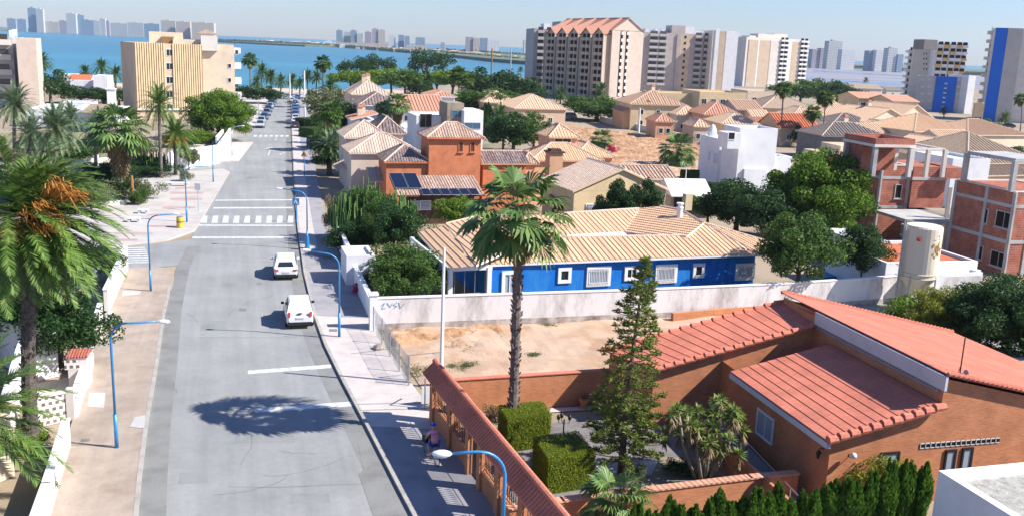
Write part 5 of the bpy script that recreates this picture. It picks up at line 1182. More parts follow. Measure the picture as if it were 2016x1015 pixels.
# silo on legs
g = P(1797, 612); hs = hz(1803, 442, g[1]); sl = thing('silo', 'cream steel silo with rust stain, conical foot and legs', 'silo', g); R_ = 1.32
m = M(); m.lathe(g, [(.3, 1.3), (R_, 2.7), (R_, hs-.15), (R_*.93, hs-.02), (.2, hs+.12)], 28); m.build('tank', 'tank_paint', sl, smooth=False)
m = M(); [m.lathe((g[0], g[1], z), [(R_+.02, 0), (R_+.06, .03), (R_+.02, .06)], 28) for z in (2.7, 3.0)]; m.build('ring', 'tank_paint', sl)
for k in range(4):
    a = pi/4+k*pi/2; m = M(); m.tube([(g[0]+cos(a)*R_*1.02, g[1]+sin(a)*R_*1.02, 0), (g[0]+cos(a)*R_*1.0, g[1]+sin(a)*R_*1., 2.9)], .06, 6); m.build('leg', 'concrete', sl)
m = M()
for k in range(4):
    a, b = pi/4+k*pi/2, pi/4+(k+1)*pi/2; m.tube([(g[0]+cos(a)*R_, g[1]+sin(a)*R_, .4), (g[0]+cos(b)*R_, g[1]+sin(b)*R_, 2.2)], .03, 4)
m.build('brace', 'concrete', sl); m = M(); lx, ly = g[0]-R_-.18, g[1]-.3
for d in (-.16, .16): m.tube([(lx, ly+d, 1.), (lx, ly+d, hs+.3), (lx+.5, ly+d, hs+.35)], .04, 5)
for k in range(14): z = 1.2+k*(hs-1.)/14; m.tube([(lx, ly-.16, z), (lx, ly+.16, z)], .025, 4)
for k in range(6): m.tube([(lx-.3*sin(x), ly+.35*cos(x), 2.8+k*(hs-2.8)/5) for x in [j*pi/6 for j in range(7)]], .025, 4)
m.build('ladder', 'concrete', sl); rg = random.Random(8)
m = M()
for k in range(60):
    a0 = -1.05+rg.gauss(0, .16); z0 = hs-1.35+rg.gauss(0, .22)-rg.random()*.35; w = rg.uniform(.02, .075); hgt = rg.uniform(.03, .2); rr_ = R_+.004+k*.0002; c = lambda a, z: (g[0]+cos(a)*rr_, g[1]+sin(a)*rr_, z)
    m.face([c(a0-w, z0), c(a0, z0-hgt), c(a0+w, z0), c(a0+w*.6, z0+hgt*.5), c(a0-w*.6, z0+hgt*.5)])
m.build('rust_stain', plain('rust', (.36, .2, .05), .95, .3, 3.).name, sl); m = M(); m.lathe((g[0]-.75, g[1]-1.12, hs-.9), [(.0, -.14), (.14, -.08), (.16, .08), (0, .15)], 10); m.build('red_valve', 'red_paint', sl)
# ---- houses farther off: (label, u, v, eave height, u2, depth, wall, roof, kind, rise, extra)
RB = [(.25, 1.0, 1.2, 1.3), (.7, 1.0, 1.2, 1.3)]; R2 = [(.2, 3.6, 1., 1.2), (.5, 3.6, 1., 1.2), (.8, 3.6, 1., 1.2), (.2, .9, 1., 1.4), (.75, .9, 1., 1.4)]
FAR = [('cream house with pale hip roof and twin chimneys before the pine belt', 690, 186, 6.5, 770, 14, 'cream_wall', 'tile_cream', 'hip', 3., R2, 17),
 ('house with dull purple roof above white walls behind two palms', 706, 207, 6., 790, 12, 'white_wall', 'tile_dark', 'hip', 2.2, R2, 17),
 ('white villa with long salmon roof left of the stone-clad tower', 778, 218, 5.6, 880, 13, 'white_wall', 'tile_salmon', 'gx', 2.6, R2, 17),
 ('small annexe with a salmon lean-to roof behind the palms', 690, 236, 4.0, 745, 8, 'white_wall', 'tile_salmon', 'left', 1.2, RB, 17),
 ('far white house half hidden by trees right of the tall cypress', 850, 190, 7., 900, 12, 'white_wall', 'tile_salmon', 'hip', 1., R2, 17),
 ('wide house with sandy hip roof behind the fan palm with a stub trunk', 1012, 214, 4.2, 1118, 16, 'tan_wall', 'tile_farp', 'hip', 3., RB, 17),
 ('sandy hip-roofed house left of its wider twin', 952, 202, 4.6, 1020, 16, 'tan_wall', 'tile_farp', 'hip', 2.6, RB, 17),
 ('house with a long sandy gable and red trim beyond the dirt field', 1226, 221, 4., 1325, 12, 'peach_wall', 'tile_far', 'gy', 3., RB, 8),
 ('cream house with broad hip roof below the grey balcony tower', 1240, 205, 6., 1355, 16, 'yellow_wall', 'tile_far', 'hip', 3., R2, 8),
 ('long cream block with flat parapets at the foot of the grey towers', 1290, 186, 6.5, 1392, 14, 'yellow_wall', None, '', 1., R2, 8),
 ('small hip-roofed house behind trees left of the salmon gable', 1330, 226, 4.2, 1390, 10, 'cream_wall', 'tile_farp', 'hip', 2., RB, 8),
 ('house with a round-shouldered salmon roof in the middle distance', 1385, 226, 5., 1462, 12, 'peach_wall', 'tile_salmon', 'hip', 2.6, RB, 8),
 ('low house with pale sandy roof right behind the white cubic house', 1420, 244, 4., 1500, 12, 'yellow_wall', 'tile_farp', 'hip', 2., RB, 8),
 ('two-storey mustard apartment row under the cream tower', 1378, 184, 7.5, 1470, 16, 'yellow_wall', None, '', 1., [(.1, 4.6, 1.5, 1.5), (.3, 4.6, 1.5, 1.5), (.5, 4.6, 1.5, 1.5), (.75, 4.6, 1.5, 1.5), (.1, 1.2, 1.5, 1.5), (.5, 1.2, 1.5, 1.5)], 8),
 ('two-storey cream block with terraces under the pale oval tower', 1472, 182, 7.5, 1545, 14, 'cream_wall', None, '', 1., [(.2, 4.6, 1.5, 1.5), (.5, 4.6, 1.5, 1.5), (.8, 4.6, 1.5, 1.5)], 8),
 ('house with a large brown hip roof behind the tall thin palm', 1500, 212, 4.5, 1612, 16, 'tan_wall', 'tile_brown', 'hip', 3.4, RB, 10),
 ('house with mauve blank wall and tan gable left of the brown hip roof', 1450, 216, 5.5, 1505, 12, 'mauve_wall', 'tile_far', 'gx', 2., RB, 10),
 ('house with bright orange gable roof behind the thin palm', 1534, 253, 3.6, 1618, 12, 'tan_wall', 'tile_orange', 'gx', 2.8, RB, 10),
 ('small house with pale salmon roof above the bright orange roof', 1560, 228, 4.6, 1612, 10, 'cream_wall', 'tile_farp', 'hip', 2., RB, 10),
 ('house with wide dark grey hip roof above the left building site', 1618, 268, 4.4, 1752, 10, 'concrete_dark', 'tile_grey', 'hip', 2.2, RB, 12),
 ('house with dark slate roof between two palms', 1640, 243, 4.6, 1730, 10, 'white_wall', 'tile_grey', 'hip', 2., RB, 12),
 ('house with peach hip roof and white dormer right of the twin palms', 1618, 228, 5., 1720, 16, 'cream_wall', 'tile_farp', 'hip', 3., RB, 12),
 ('gabled sandy-roofed house, left one of a pair below the mustard row', 1700, 241, 5., 1800, 14, 'cream_wall', 'tile_farp', 'gy', 3., RB, 22),
 ('gabled sandy-roofed house, right one of a pair below the mustard row', 1765, 234, 5.4, 1842, 14, 'cream_wall', 'tile_farp', 'gy', 3.2, RB, 22),
 ('biggest sandy double roof in front of the blue tower', 1800, 259, 5., 1915, 15, 'cream_wall', 'tile_tan', 'hip', 3., RB, 22),
 ('sandy-roofed house with grey gable wall behind the rooftop frame', 1830, 296, 4.6, 1912, 9, 'grey_wall', 'tile_farp', 'gy', 1.7, RB, 22),
 ('sandy-roofed villa under the tall blue-edged tower', 1905, 266, 4.6, 2030, 14, 'cream_wall', 'tile_far', 'hip', 2.6, RB, 22),
 ('house with wide brown weathered roof right of the rooftop frame', 1905, 322, 4.6, 2060, 16, 'tan_wall', 'tile_brown', 'hip', 3.6, RB, 22),
 ('flat mustard terrace house at the foot of the blue apartment block', 1690, 193, 7.2, 1755, 14, 'yellow_wall', 'tile_salmon', 'gx', 1.4, [(.15, 4.4, 1.8, 1.6), (.5, 4.4, 1.8, 1.6), (.85, 4.4, 1.8, 1.6), (.15, 1.2, 1.8, 1.6), (.5, 1.2, 1.8, 1.6), (.85, 1.2, 1.8, 1.6)], 8),
 ('mustard terrace house touching the blue apartment block', 1757, 199, 7.2, 1812, 14, 'yellow_wall', 'tile_salmon', 'gx', 1.4, [(.15, 4.4, 1.8, 1.6), (.5, 4.4, 1.8, 1.6), (.85, 4.4, 1.8, 1.6), (.15, 1.2, 1.8, 1.6), (.5, 1.2, 1.8, 1.6), (.85, 1.2, 1.8, 1.6)], 8),
 ('cream house seen in the gap between the blue block and the blue-edged tower', 1920, 206, 6., 1938, 8, 'yellow_wall', None, '', 1., RB, -22),
 ('long low house with brown canopy behind the mustard row', 1670, 173, 5., 1740, 14, 'pale_tower', 'tile_brown', 'gx', 1.6, RB, 8),
 ('low pale house row in front of the salt pond', 1745, 176, 4., 1800, 12, 'pale_tower', 'tile_grey', 'gx', 1.2, RB, 8),
 ('low grey flat house behind a boundary wall left of the rooftop frame', 1640, 312, 3.4, 1722, 9, 'cream_wall', None, '', 1., RB, 12)]
for (lb_, u, v, z, u2, d, wm_, rm, kd, h, ws, an) in FAR:
    r, q = house('house', lb_, u, v, z, u2, d, wm_, rm, kd or 'hip', h, an, par=.5, wins=ws, edge=wm_, group='houses of the seaside quarter', rib=.62 if rm and P(u, v, z)[1] < 240 else 0, cap='tile_cream')
    if u in (690, 1240, 1500, 1618, 1700): c_ = lerp(q[0], q[2], .55); chimney(r, c_, z, z+h+1., .9, 'cream_wall', 'tile_salmon')
    if u == 690: chimney(r, lerp(q[0], q[2], .4), z, z+h+.8, .9, 'cream_wall', 'tile_salmon')
for (lb_, u, v, z, u2, d, wm_, rm, kd, h, an) in (
 ('small sandy gabled wing in front of the mustard row', 1725, 256, 4., 1772, 6, 'cream_wall', 'tile_farp', 'gy', 1.8, 22), ('small sandy gabled wing under the right gable of the pair', 1782, 248, 4., 1825, 6, 'cream_wall', 'tile_farp', 'gy', 1.6, 22),
 ('low sandy roof wing before the biggest double roof', 1855, 276, 4., 1925, 7, 'cream_wall', 'tile_farp', 'gx', 1.6, 22), ('small salmon gable beside the white house tops', 1480, 232, 4., 1520, 7, 'cream_wall', 'tile_farp', 'gx', 1.6, 10), ('low salmon lean-to left of the orange gable', 1500, 248, 3.4, 1536, 8, 'peach_wall', 'tile_salmon', 'front', 1.4, 10),
 ('flat beige annexe with terrace left of the rooftop frame', 1655, 292, 4.4, 1722, 6, 'cream_wall', None, '', .6, 12), ('small cream terrace room below the slate roof', 1668, 306, 3.6, 1716, 4, 'yellow_wall', None, '', .5, 12), ('white flat-roofed house right of the rooftop frame', 1876, 318, 6., 1950, 8, 'white_wall', None, '', .5, 12),
 ('salmon-roofed house behind the grey slate roof', 1700, 262, 4., 1760, 8, 'cream_wall', 'tile_farp', 'gx', 1.6, 18), ('house with cream lean-to roof and blue awning before the mustard row', 1425, 202, 5., 1470, 8, 'white_wall', 'tile_far', 'front', 1.2, 8), ('tiny flat white house under the pale oval tower', 1480, 196, 4.5, 1530, 8, 'white_wall', None, '', .5, 8), ('small hip-roofed house between the street trees and the field', 1290, 240, 3.6, 1330, 8, 'peach_wall', 'tile_salmon', 'hip', 1.6, 8),
 ('second small hip-roofed house by the street trees', 1365, 250, 3.6, 1400, 8, 'tan_wall', 'tile_farp', 'hip', 1.5, 8), ('brown-roofed low wing under the weathered roof', 1930, 346, 3.4, 2040, 5, 'tan_wall', 'tile_brown', 'front', 1.2, 22)):
    r, q = house('house', lb_, u, v, z, u2, d, wm_, rm, kd or 'hip', h, an, over=.25, par=.4, wins=[(.3, 1.1, 1., 1.2), (.7, 1.1, 1., 1.2)], edge=wm_, group='houses of the seaside quarter', rib=.62 if rm and P(u, v, z)[1] < 240 else 0, cap='tile_cream')
# stone tower with white cube
st_ = thing('stone_tower_house', 'house with a square stone-clad tower joined to a white cube', 'house', Z(P(905, 300), 0)); q = hq(881, 203, 9.0, 914, 6, 17); walls(st_, q, 0, 9., 'stone_clad'); winpx(st_, Face(q[0], q[1]), 901, 225, 2., 1.2, 'plain', 'steel', 'glass_blue')
q = hq(914, 218, 8.0, 952, 7, 17); walls(st_, q, 0, 8., 'white_wall'); winpx(st_, Face(q[0], q[1]), 930, 248, 2.6, 1.0, 'plain', 'steel', 'glass_blue'); q = hq(820, 228, 6.6, 882, 8, 17); walls(st_, q, 0, 6.6, 'white_wall'); winpx(st_, Face(q[0], q[1]), 838, 238, 2., 2.2, 'plain', 'steel', 'glass_dark')
house('white_house', 'white flat house with a tiled terrace behind the orange tower', 795, 256, 3.4, 850, 8, 'white_wall', par=.4)
for (u, v, u2, lb_) in ((1640, 285, 1740, 'long grey wall behind the thin palms'),): pass
oldwall([P(1585, 296)[:2], P(1700, 316)[:2]], 2., 'grey garden wall behind the domed tree top', 0, 'grey_wall')
oldwall([P(1535, 282)[:2], P(1560, 284)[:2]], 2.6, 'white wall with a small window right of the white cubic house', 0, 'white_wall')
oldwall([P(1180, 240)[:2], P(1405, 290)[:2]], 1.3, 'pale low wall along the far side of the dirt field', 0, 'pale_tower')
# ================================================================ apartment blocks
def zt(u, v, Y): return hz(u, v, Y)
def blk(root, u, v, Y, u2, d, ang, wall, z0=0., name='wall', par=.8):
    """block whose near-left top corner is seen at (u,v) at distance Y"""
    z = hz(u, v, Y); q = hq(u, v, z, u2, d, ang); walls(root, q, z0, z-par, wall, name); parapet(root, q, z-par, par, wall, .4); return q, z
def wins_col(root, F, u, v0, v1, n, w, h, style='plain', gm='glass_dark', fm='white_paint'):
    for i in range(n):
        s, z = onface(F, u, v0+(v1-v0)*i/max(1, n-1)); window(root, F, s, z-h/2, w, h, style, fm, gm)
def bal_col(root, F, s, zs, w, out, mat='white_paint', hgt=1., back='glass_brown'):
    k = ('b', round(w, 1), round(out, 1), mat, round(hgt, 1), back)
    if k not in WP:
        m = M(); m.prism([(-w/2, -out), (w/2, -out), (w/2, -.02), (-w/2, -.02)], -.15, 0.); m.prism([(-w/2, -out), (w/2, -out), (w/2, -out+.12), (-w/2, -out+.12)], 0, hgt)
        for x in (-w/2, w/2-.12): m.prism([(x, -out+.12), (x+.12, -out+.12), (x+.12, -.02), (x, -.02)], 0, hgt)
        a = m.build('balcony', mat); g = M(); g.box((0, -.04, 1.25), (w*.8, .06, 2.1)); b = g.build('glass_door', back); WP[k] = (a.data, b.data); bpy.data.objects.remove(a); bpy.data.objects.remove(b)
    a, b = WP[k]; (ox, oy, oz), _ = ORG[root.name]
    for z in zs:
        p = F.at(s, z); o = inst('balcony', a, root, (p[0]-ox, p[1]-oy, p[2]-oz), F.rz); inst('glass_door', b, o)
def flo(z, n, z0=3.): return [z0+(z-z0-1.6)*i/(n-1) for i in range(n)]
def ap(label, u, v): return thing('apartment_block', label, 'apartment block', Z(P(u, v), 0))
# striped block by the road
t = ap('five-storey tan block with vertical striped front and a window column', 320, 236); Y = 200.
q, z = blk(t, 264, 84, Y, 396, 16, 32, 'tan_wall'); Fs = quadfaces(q); F = Fs[0]; m = M(); n = 29
for i in range(n):
    s = (i+.5)/n
    if .44 < s < .56: continue
    m.prism([F.at(F.l*s-.16, 0, .02)[:2], F.at(F.l*s-.16, 0, .26)[:2], F.at(F.l*s+.14, 0, .26)[:2], F.at(F.l*s+.14, 0, .02)[:2]], 2.2, z+.05)
m.build('striped_cladding', 'yellow_wall', t); m = M()
for i in range(n):
    s = (i+1.)/n
    if .43 < s < .57: continue
    m.prism([F.at(F.l*s-.17, 0, .01)[:2], F.at(F.l*s-.17, 0, .04)[:2], F.at(F.l*s+.15, 0, .04)[:2], F.at(F.l*s+.15, 0, .01)[:2]], 2.2, z-.1)
m.build('groove', 'stripe_dark', t); m = M(); m.prism([F.at(0, 0, .01)[:2], F.at(F.l, 0, .01)[:2], F.at(F.l, 0, .4)[:2], F.at(0, 0, .4)[:2]], 1.9, 2.2); m.build('ledge', 'white_wall', t)
for v in (104, 131, 158, 186, 212): winpx(t, F, 334, v, 1.5, 1.5, 'plain', 'white_paint', 'glass_dark')
q2, z2 = blk(t, 396, 87, Y+9, 461, 12, 17, 'cream_wall'); F2 = quadfaces(q2); bal_col(t, F2[1], 3., flo(z2, 5, 1.), 3.2, 1.4, 'white_wall'); bal_col(t, F2[1], 9., flo(z2, 5, 1.), 3.2, 1.4, 'white_wall')
for v in (103, 130, 158): winpx(t, F2[0], 452 if v != 103 else 466, v, .8, 1.0)
for (a, b, c, d, e, mt) in ((293, 62, 360, 5, 3.2, 'cream_wall'), (318, 72, 342, 3, 1.2, 'stripe_dark'), (340, 77, 400, 4, 1.4, 'cream_wall'), (395, 70, 428, 5, 3., 'pale_tower')):
    q3 = hq(a, b, hz(a, b, Y+8), c, d, 20); zz = hz(a, b, Y+8); walls(t, q3, z-1.2, zz, mt, 'penthouse')
q3 = hq(385, 66, hz(385, 66, Y+10), 426, 6, 15); roof(t, q3, hz(385, 66, Y+10), 1., 'hip', 0, 'tile_brown')
# block cut by the left edge
t = ap('pinkish block with shaded balconies cut by the left edge', 40, 205); Y = 215.
q, z = blk(t, 31, 75, Y, 70, 14, 22, 'pale_pink_wall'); q, z = blk(t, -60, 71, Y+3, 24, 12, 22, 'grey_wall'); F = Face(q[0], q[1]); bal_col(t, F, F.l-3.2, flo(z, 5, .5), 5.5, .8, 'pale_tower', 1.1); walls(t, fr(q, .9, .96, .2, .6), z-.8, z+1.6, 'white_wall', 'roof_stack')
q3 = hq(24, 72, z-1, 32, 4, 22); walls(t, q3, z-1, z+1.5, 'white_wall', 'roof_stack')
# grey balcony towers and the gabled one
t = ap('slim grey balcony tower left of the orange-roofed block', 1075, 190); q, z = blk(t, 1052, 56, 395, 1100, 18, 10, 'mauve_wall'); F = Face(q[0], q[1]); bal_col(t, F, F.l*.27, flo(z, 9), 2.6, 1.2, 'grey_wall'); bal_col(t, F, F.l*.62, flo(z, 9), 2.6, 1.2, 'grey_wall')
walls(t, fr(q, .5, .75, .3, .7), z-.8, z+2.2, 'white_wall', 'roof_stack')
t = ap('grey tower rising behind the orange-roofed block', 1125, 190); q, z = blk(t, 1104, 42, 430, 1152, 18, 10, 'grey_wall'); walls(t, fr(q, .5, 1., .2, .7), z-.8, z+.4, 'white_wall', 'roof_stack')
t = ap('large tan block with five gabled bays and orange roof', 1205, 198); Y = 345.; z = hz(1206, 60, Y); q = hq(1206, 60, z, 1268, 46, 26); walls(t, q, 0, z, 'pale_pink_wall')
roof(t, q, z+.02, 4.6, 'gy', .3, 'tile_salmon', 'tile_salmon', edge='pale_pink_wall'); Fs = quadfaces(q); F = Fs[0]
for uc in (1221, 1232):
    s, _ = onface(F, uc, 120); m = M(); p = F.at(s, 13.4, .05); m.box(p, (.9, .12, 23.), F.rz); m.build('window_strip', 'void', t)
    for i in range(10): p = F.at(s+.15, 2.6+i*2.4, .1); m = M(); m.box(p, (.8, .3, 1.0), F.rz); m.build('balcony', 'white_paint', t)
F = Fs[3]; L = F.l
for k in range(5):
    s = L*(k+.5)/5; w = 7.0; a, b = F.at(s-w/2, 0), F.at(s+w/2, 0); o1, o2 = F.at(s-w/2, 0, 2.6), F.at(s+w/2, 0, 2.6); qq = [o1[:2], o2[:2], b[:2], a[:2]]; walls(t, qq, 0, z-1.4, 'tan_wall', 'bay')
    G = Face(qq[0], qq[1]); m = M(); e0, e1 = G.at(-.4, z-1.6, .5), G.at(w+.4, z-1.6, .5); md = G.at(w/2, z+.9, .5); md2 = G.at(w/2, z+4.9, -9.); b0, b1 = G.at(-.8, z+1.6, -9.), G.at(w+.8, z+1.6, -9.)
    m.solid([e0, md, md2, b0][::-1] if cross(sub(md, e0), sub(b0, e0))[2] < 0 else [e0, md, md2, b0], .2); m.solid([md, e1, b1, md2] if cross(sub(e1, md), sub(md2, md))[2] > 0 else [md, e1, b1, md2][::-1], .2); m.build('bay_roof', 'tile_salmon', t)
    m = M(); m.face([G.at(0, z-1.5, .01), G.at(w, z-1.5, .01), G.at(w/2, z+.7, .01)]); m.build('gable', 'tan_wall', t)
    for ss in (.3, .72): bal_col(t, G, w*ss, flo(z-2, 9, 1.), 2.6, .7, 'tan_wall', .9, 'void')
    for xx in (-.05, w+.05): m = M(); m.box(G.at(xx, z/2-.9, .15), (.5, .6, z-1.8), G.rz); m.build('fin', 'pale_pink_wall', t)
t = ap('wide grey tower block with four columns of balconies', 1330, 180); Y = 455.
q, z = blk(t, 1268, 63, Y, 1402, 20, 8, 'mauve_wall'); F = Face(q[0], q[1])
for uc, w in ((1284, 4.4), (1302, 4.), (1372, 3.6), (1390, 4.)): s, _ = onface(F, uc, 120); bal_col(t, F, s, flo(z, 9), w, 1.3, 'grey_wall', 1.0, 'tower_recess')
for a, b in ((1331, 1338), (1338, 1357)):
    s0, _ = onface(F, a, 100); s1, _ = onface(F, b, 100); m = M(); m.prism([F.at(s0, 0, .02)[:2], F.at(s0, 0, .5)[:2], F.at(s1, 0, .5)[:2], F.at(s1, 0, .02)[:2]][::-1], 0, z-.5); m.build('facade_panel', 'tan_wall' if a > 1331 else 'mauve_wall', t)
s, _ = onface(F, 1347, 100)
for zz in flo(z, 9): p = F.at(s, zz, .55); m = M(); m.box(p, (.9, .1, 1.1), F.rz); m.build('window', 'void', t)
walls(t, fr(q, .42, .62, .1, .6), z-.8, z+3.6, 'mauve_wall', 'roof_tower'); walls(t, fr(q, .62, .76, .1, .6), z-.8, z+3.4, 'white_wall', 'roof_tower')
for a in (.05, .2, .3, .85, .93): walls(t, fr(q, a, a+.05, .2, .5), z-.8, z+1.6, 'white_wall', 'roof_stack')
t = ap('white and tan slim tower joined right of the wide grey block', 1425, 178); q, z = blk(t, 1404, 60, Y-2, 1449, 22, 8, 'pale_tower'); F = Face(q[0], q[1])
for a, b, mt in ((1404, 1412, 'white_wall'), (1412, 1424, 'tan_wall'), (1425, 1449, 'white_wall')):
    s0, _ = onface(F, a, 120); s1, _ = onface(F, b, 120); m = M(); m.prism([F.at(s0+.05, 0, .02)[:2], F.at(s0+.05, 0, .3)[:2], F.at(s1, 0, .3)[:2], F.at(s1, 0, .02)[:2]][::-1], 0, z-.2+(1.2 if a == 1404 else 0)); m.build('facade_panel', mt, t)
t = ap('pale oval-topped tower with alternating tan panels and balconies', 1530, 168); Y = 580.
q, z = blk(t, 1470, 73, Y, 1590, 18, 20, 'pale_tower'); F = Face(q[0], q[1])
for a, b, mt in ((1471, 1489, 'tan_wall'), (1489, 1492, 'white_wall'), (1492, 1513, 'tan_wall'), (1514, 1530, 'pale_tower'), (1549, 1556, 'white_wall'), (1556, 1568, 'tan_wall')):
    s0, _ = onface(F, a, 120); s1, _ = onface(F, b, 120); m = M(); m.prism([F.at(s0+.05, 0, .02)[:2], F.at(s0+.05, 0, .3)[:2], F.at(s1-.05, 0, .3)[:2], F.at(s1-.05, 0, .02)[:2]][::-1], 0, z-1.5); m.build('facade_panel', mt, t)
for uc in (1537, 1545, 1576, 1584): s, _ = onface(F, uc, 120); bal_col(t, F, s, flo(z, 10), 2.6, 1.2, 'white_wall', 1., 'void')
for a, b, h_ in ((.24, .5, 2.4), (.5, .72, 2.8), (.1, .2, 1.)): walls(t, fr(q, a, b, .2, .7), z-.8, z+h_, 'pale_tower', 'roof_tower')
t = ap('white tower with checkered orange balconies beyond the blue block', 1850, 200); Y = 435.
q, z = blk(t, 1800, 96, Y, 1842, 16, -14, 'pale_tower'); F = quadfaces(q); bal_col(t, F[3], F[3].l*.5, flo(z, 8), 7., 2., 'white_wall', .9, 'void')
for i in range(4):
    for uu in (1819, 1824): winpx(t, F[0], uu, 106+i*10, .7, 1.1)
q, z = blk(t, 1842, 85, Y-12, 1902, 16, -14, 'white_wall'); F = Face(q[0], q[1])
for i, uc in enumerate((1848, 1860, 1873, 1885, 1896)):
    s, _ = onface(F, uc, 120)
    for j, zz in enumerate(flo(z, 9)): bal_col(t, F, s, [zz], 2.4, 1.0, 'balcony_orange' if (i*2+j*3) % 5 < 2 else 'white_wall', 1., 'void')
q3 = hq(1820, 83, z+.1, 1846, 8, 10); walls(t, q3, z-3, z+1.2, 'concrete_dark', 'roof_tower')
t = ap('lower block with a wide royal-blue centre stripe', 1860, 225); Y = 368.
q, z = blk(t, 1809, 149, Y, 1909, 12, -20, 'grey_wall'); Fs = quadfaces(q); F = Fs[0]; s0, _ = onface(F, 1838, 190); s1, _ = onface(F, 1880, 190); m = M(); m.prism([F.at(s0, 0, .02)[:2], F.at(s0, 0, .3)[:2], F.at(s1, 0, .3)[:2], F.at(s1, 0, .02)[:2]][::-1], 0, z+.1); m.build('blue_panel', 'tower_blue', t)
s, _ = onface(F, 1859, 190)
for i in range(6): m = M(); m.box(F.at(s, 2.+i*1.75, .33), (1.0, .1, .5), F.rz); m.build('stair_window', 'pale_tower', t)
for uc in (1816, 1830, 1887, 1901): wins_col(t, F, uc, 157, 213, 5, 1.6, 1.0, 'plain', 'shutter', 'grey_wall')
q, z = blk(t, 1908, 149, Y-9, 1922, 12, 12, 'white_wall'); F = quadfaces(q)[1]
bal_col(t, F, F.l*.5, flo(z, 5, 1.), 5., 1.2, 'white_wall', 1., 'glass_blue')
t = ap('tall pale tower with a full-height blue stripe at the right edge', 1985, 240); Y = 318.
q, z = blk(t, 1961, 55, Y, 2080, 16, -21, 'pale_tower'); Fs = quadfaces(q); F = Fs[0]; bal_col(t, Fs[3], 4, flo(z, 10), 5., 1.2, 'pale_tower', .9, 'glass_blue')
s0, _ = onface(F, 1962, 140)
for a, b, mt in ((0.02, 3.6, 'tower_blue'), (3.65, 8.0, 'grey_wall')): m = M(); m.prism([F.at(a, 0, .02)[:2], F.at(a, 0, .3)[:2], F.at(b, 0, .3)[:2], F.at(b, 0, .02)[:2]][::-1], 0, z+.02); m.build('facade_panel', mt, t)
for zz in flo(z, 10): window(t, F, 4.6, zz, .6, .7, 'plain', 'grey_wall', 'void'); window(t, F, 9.8, zz, 1.6, 1.4, 'plain', 'white_paint', 'shutter'); window(t, F, 1.4, zz, .4, .4, 'plain', 'white_paint', 'shutter')
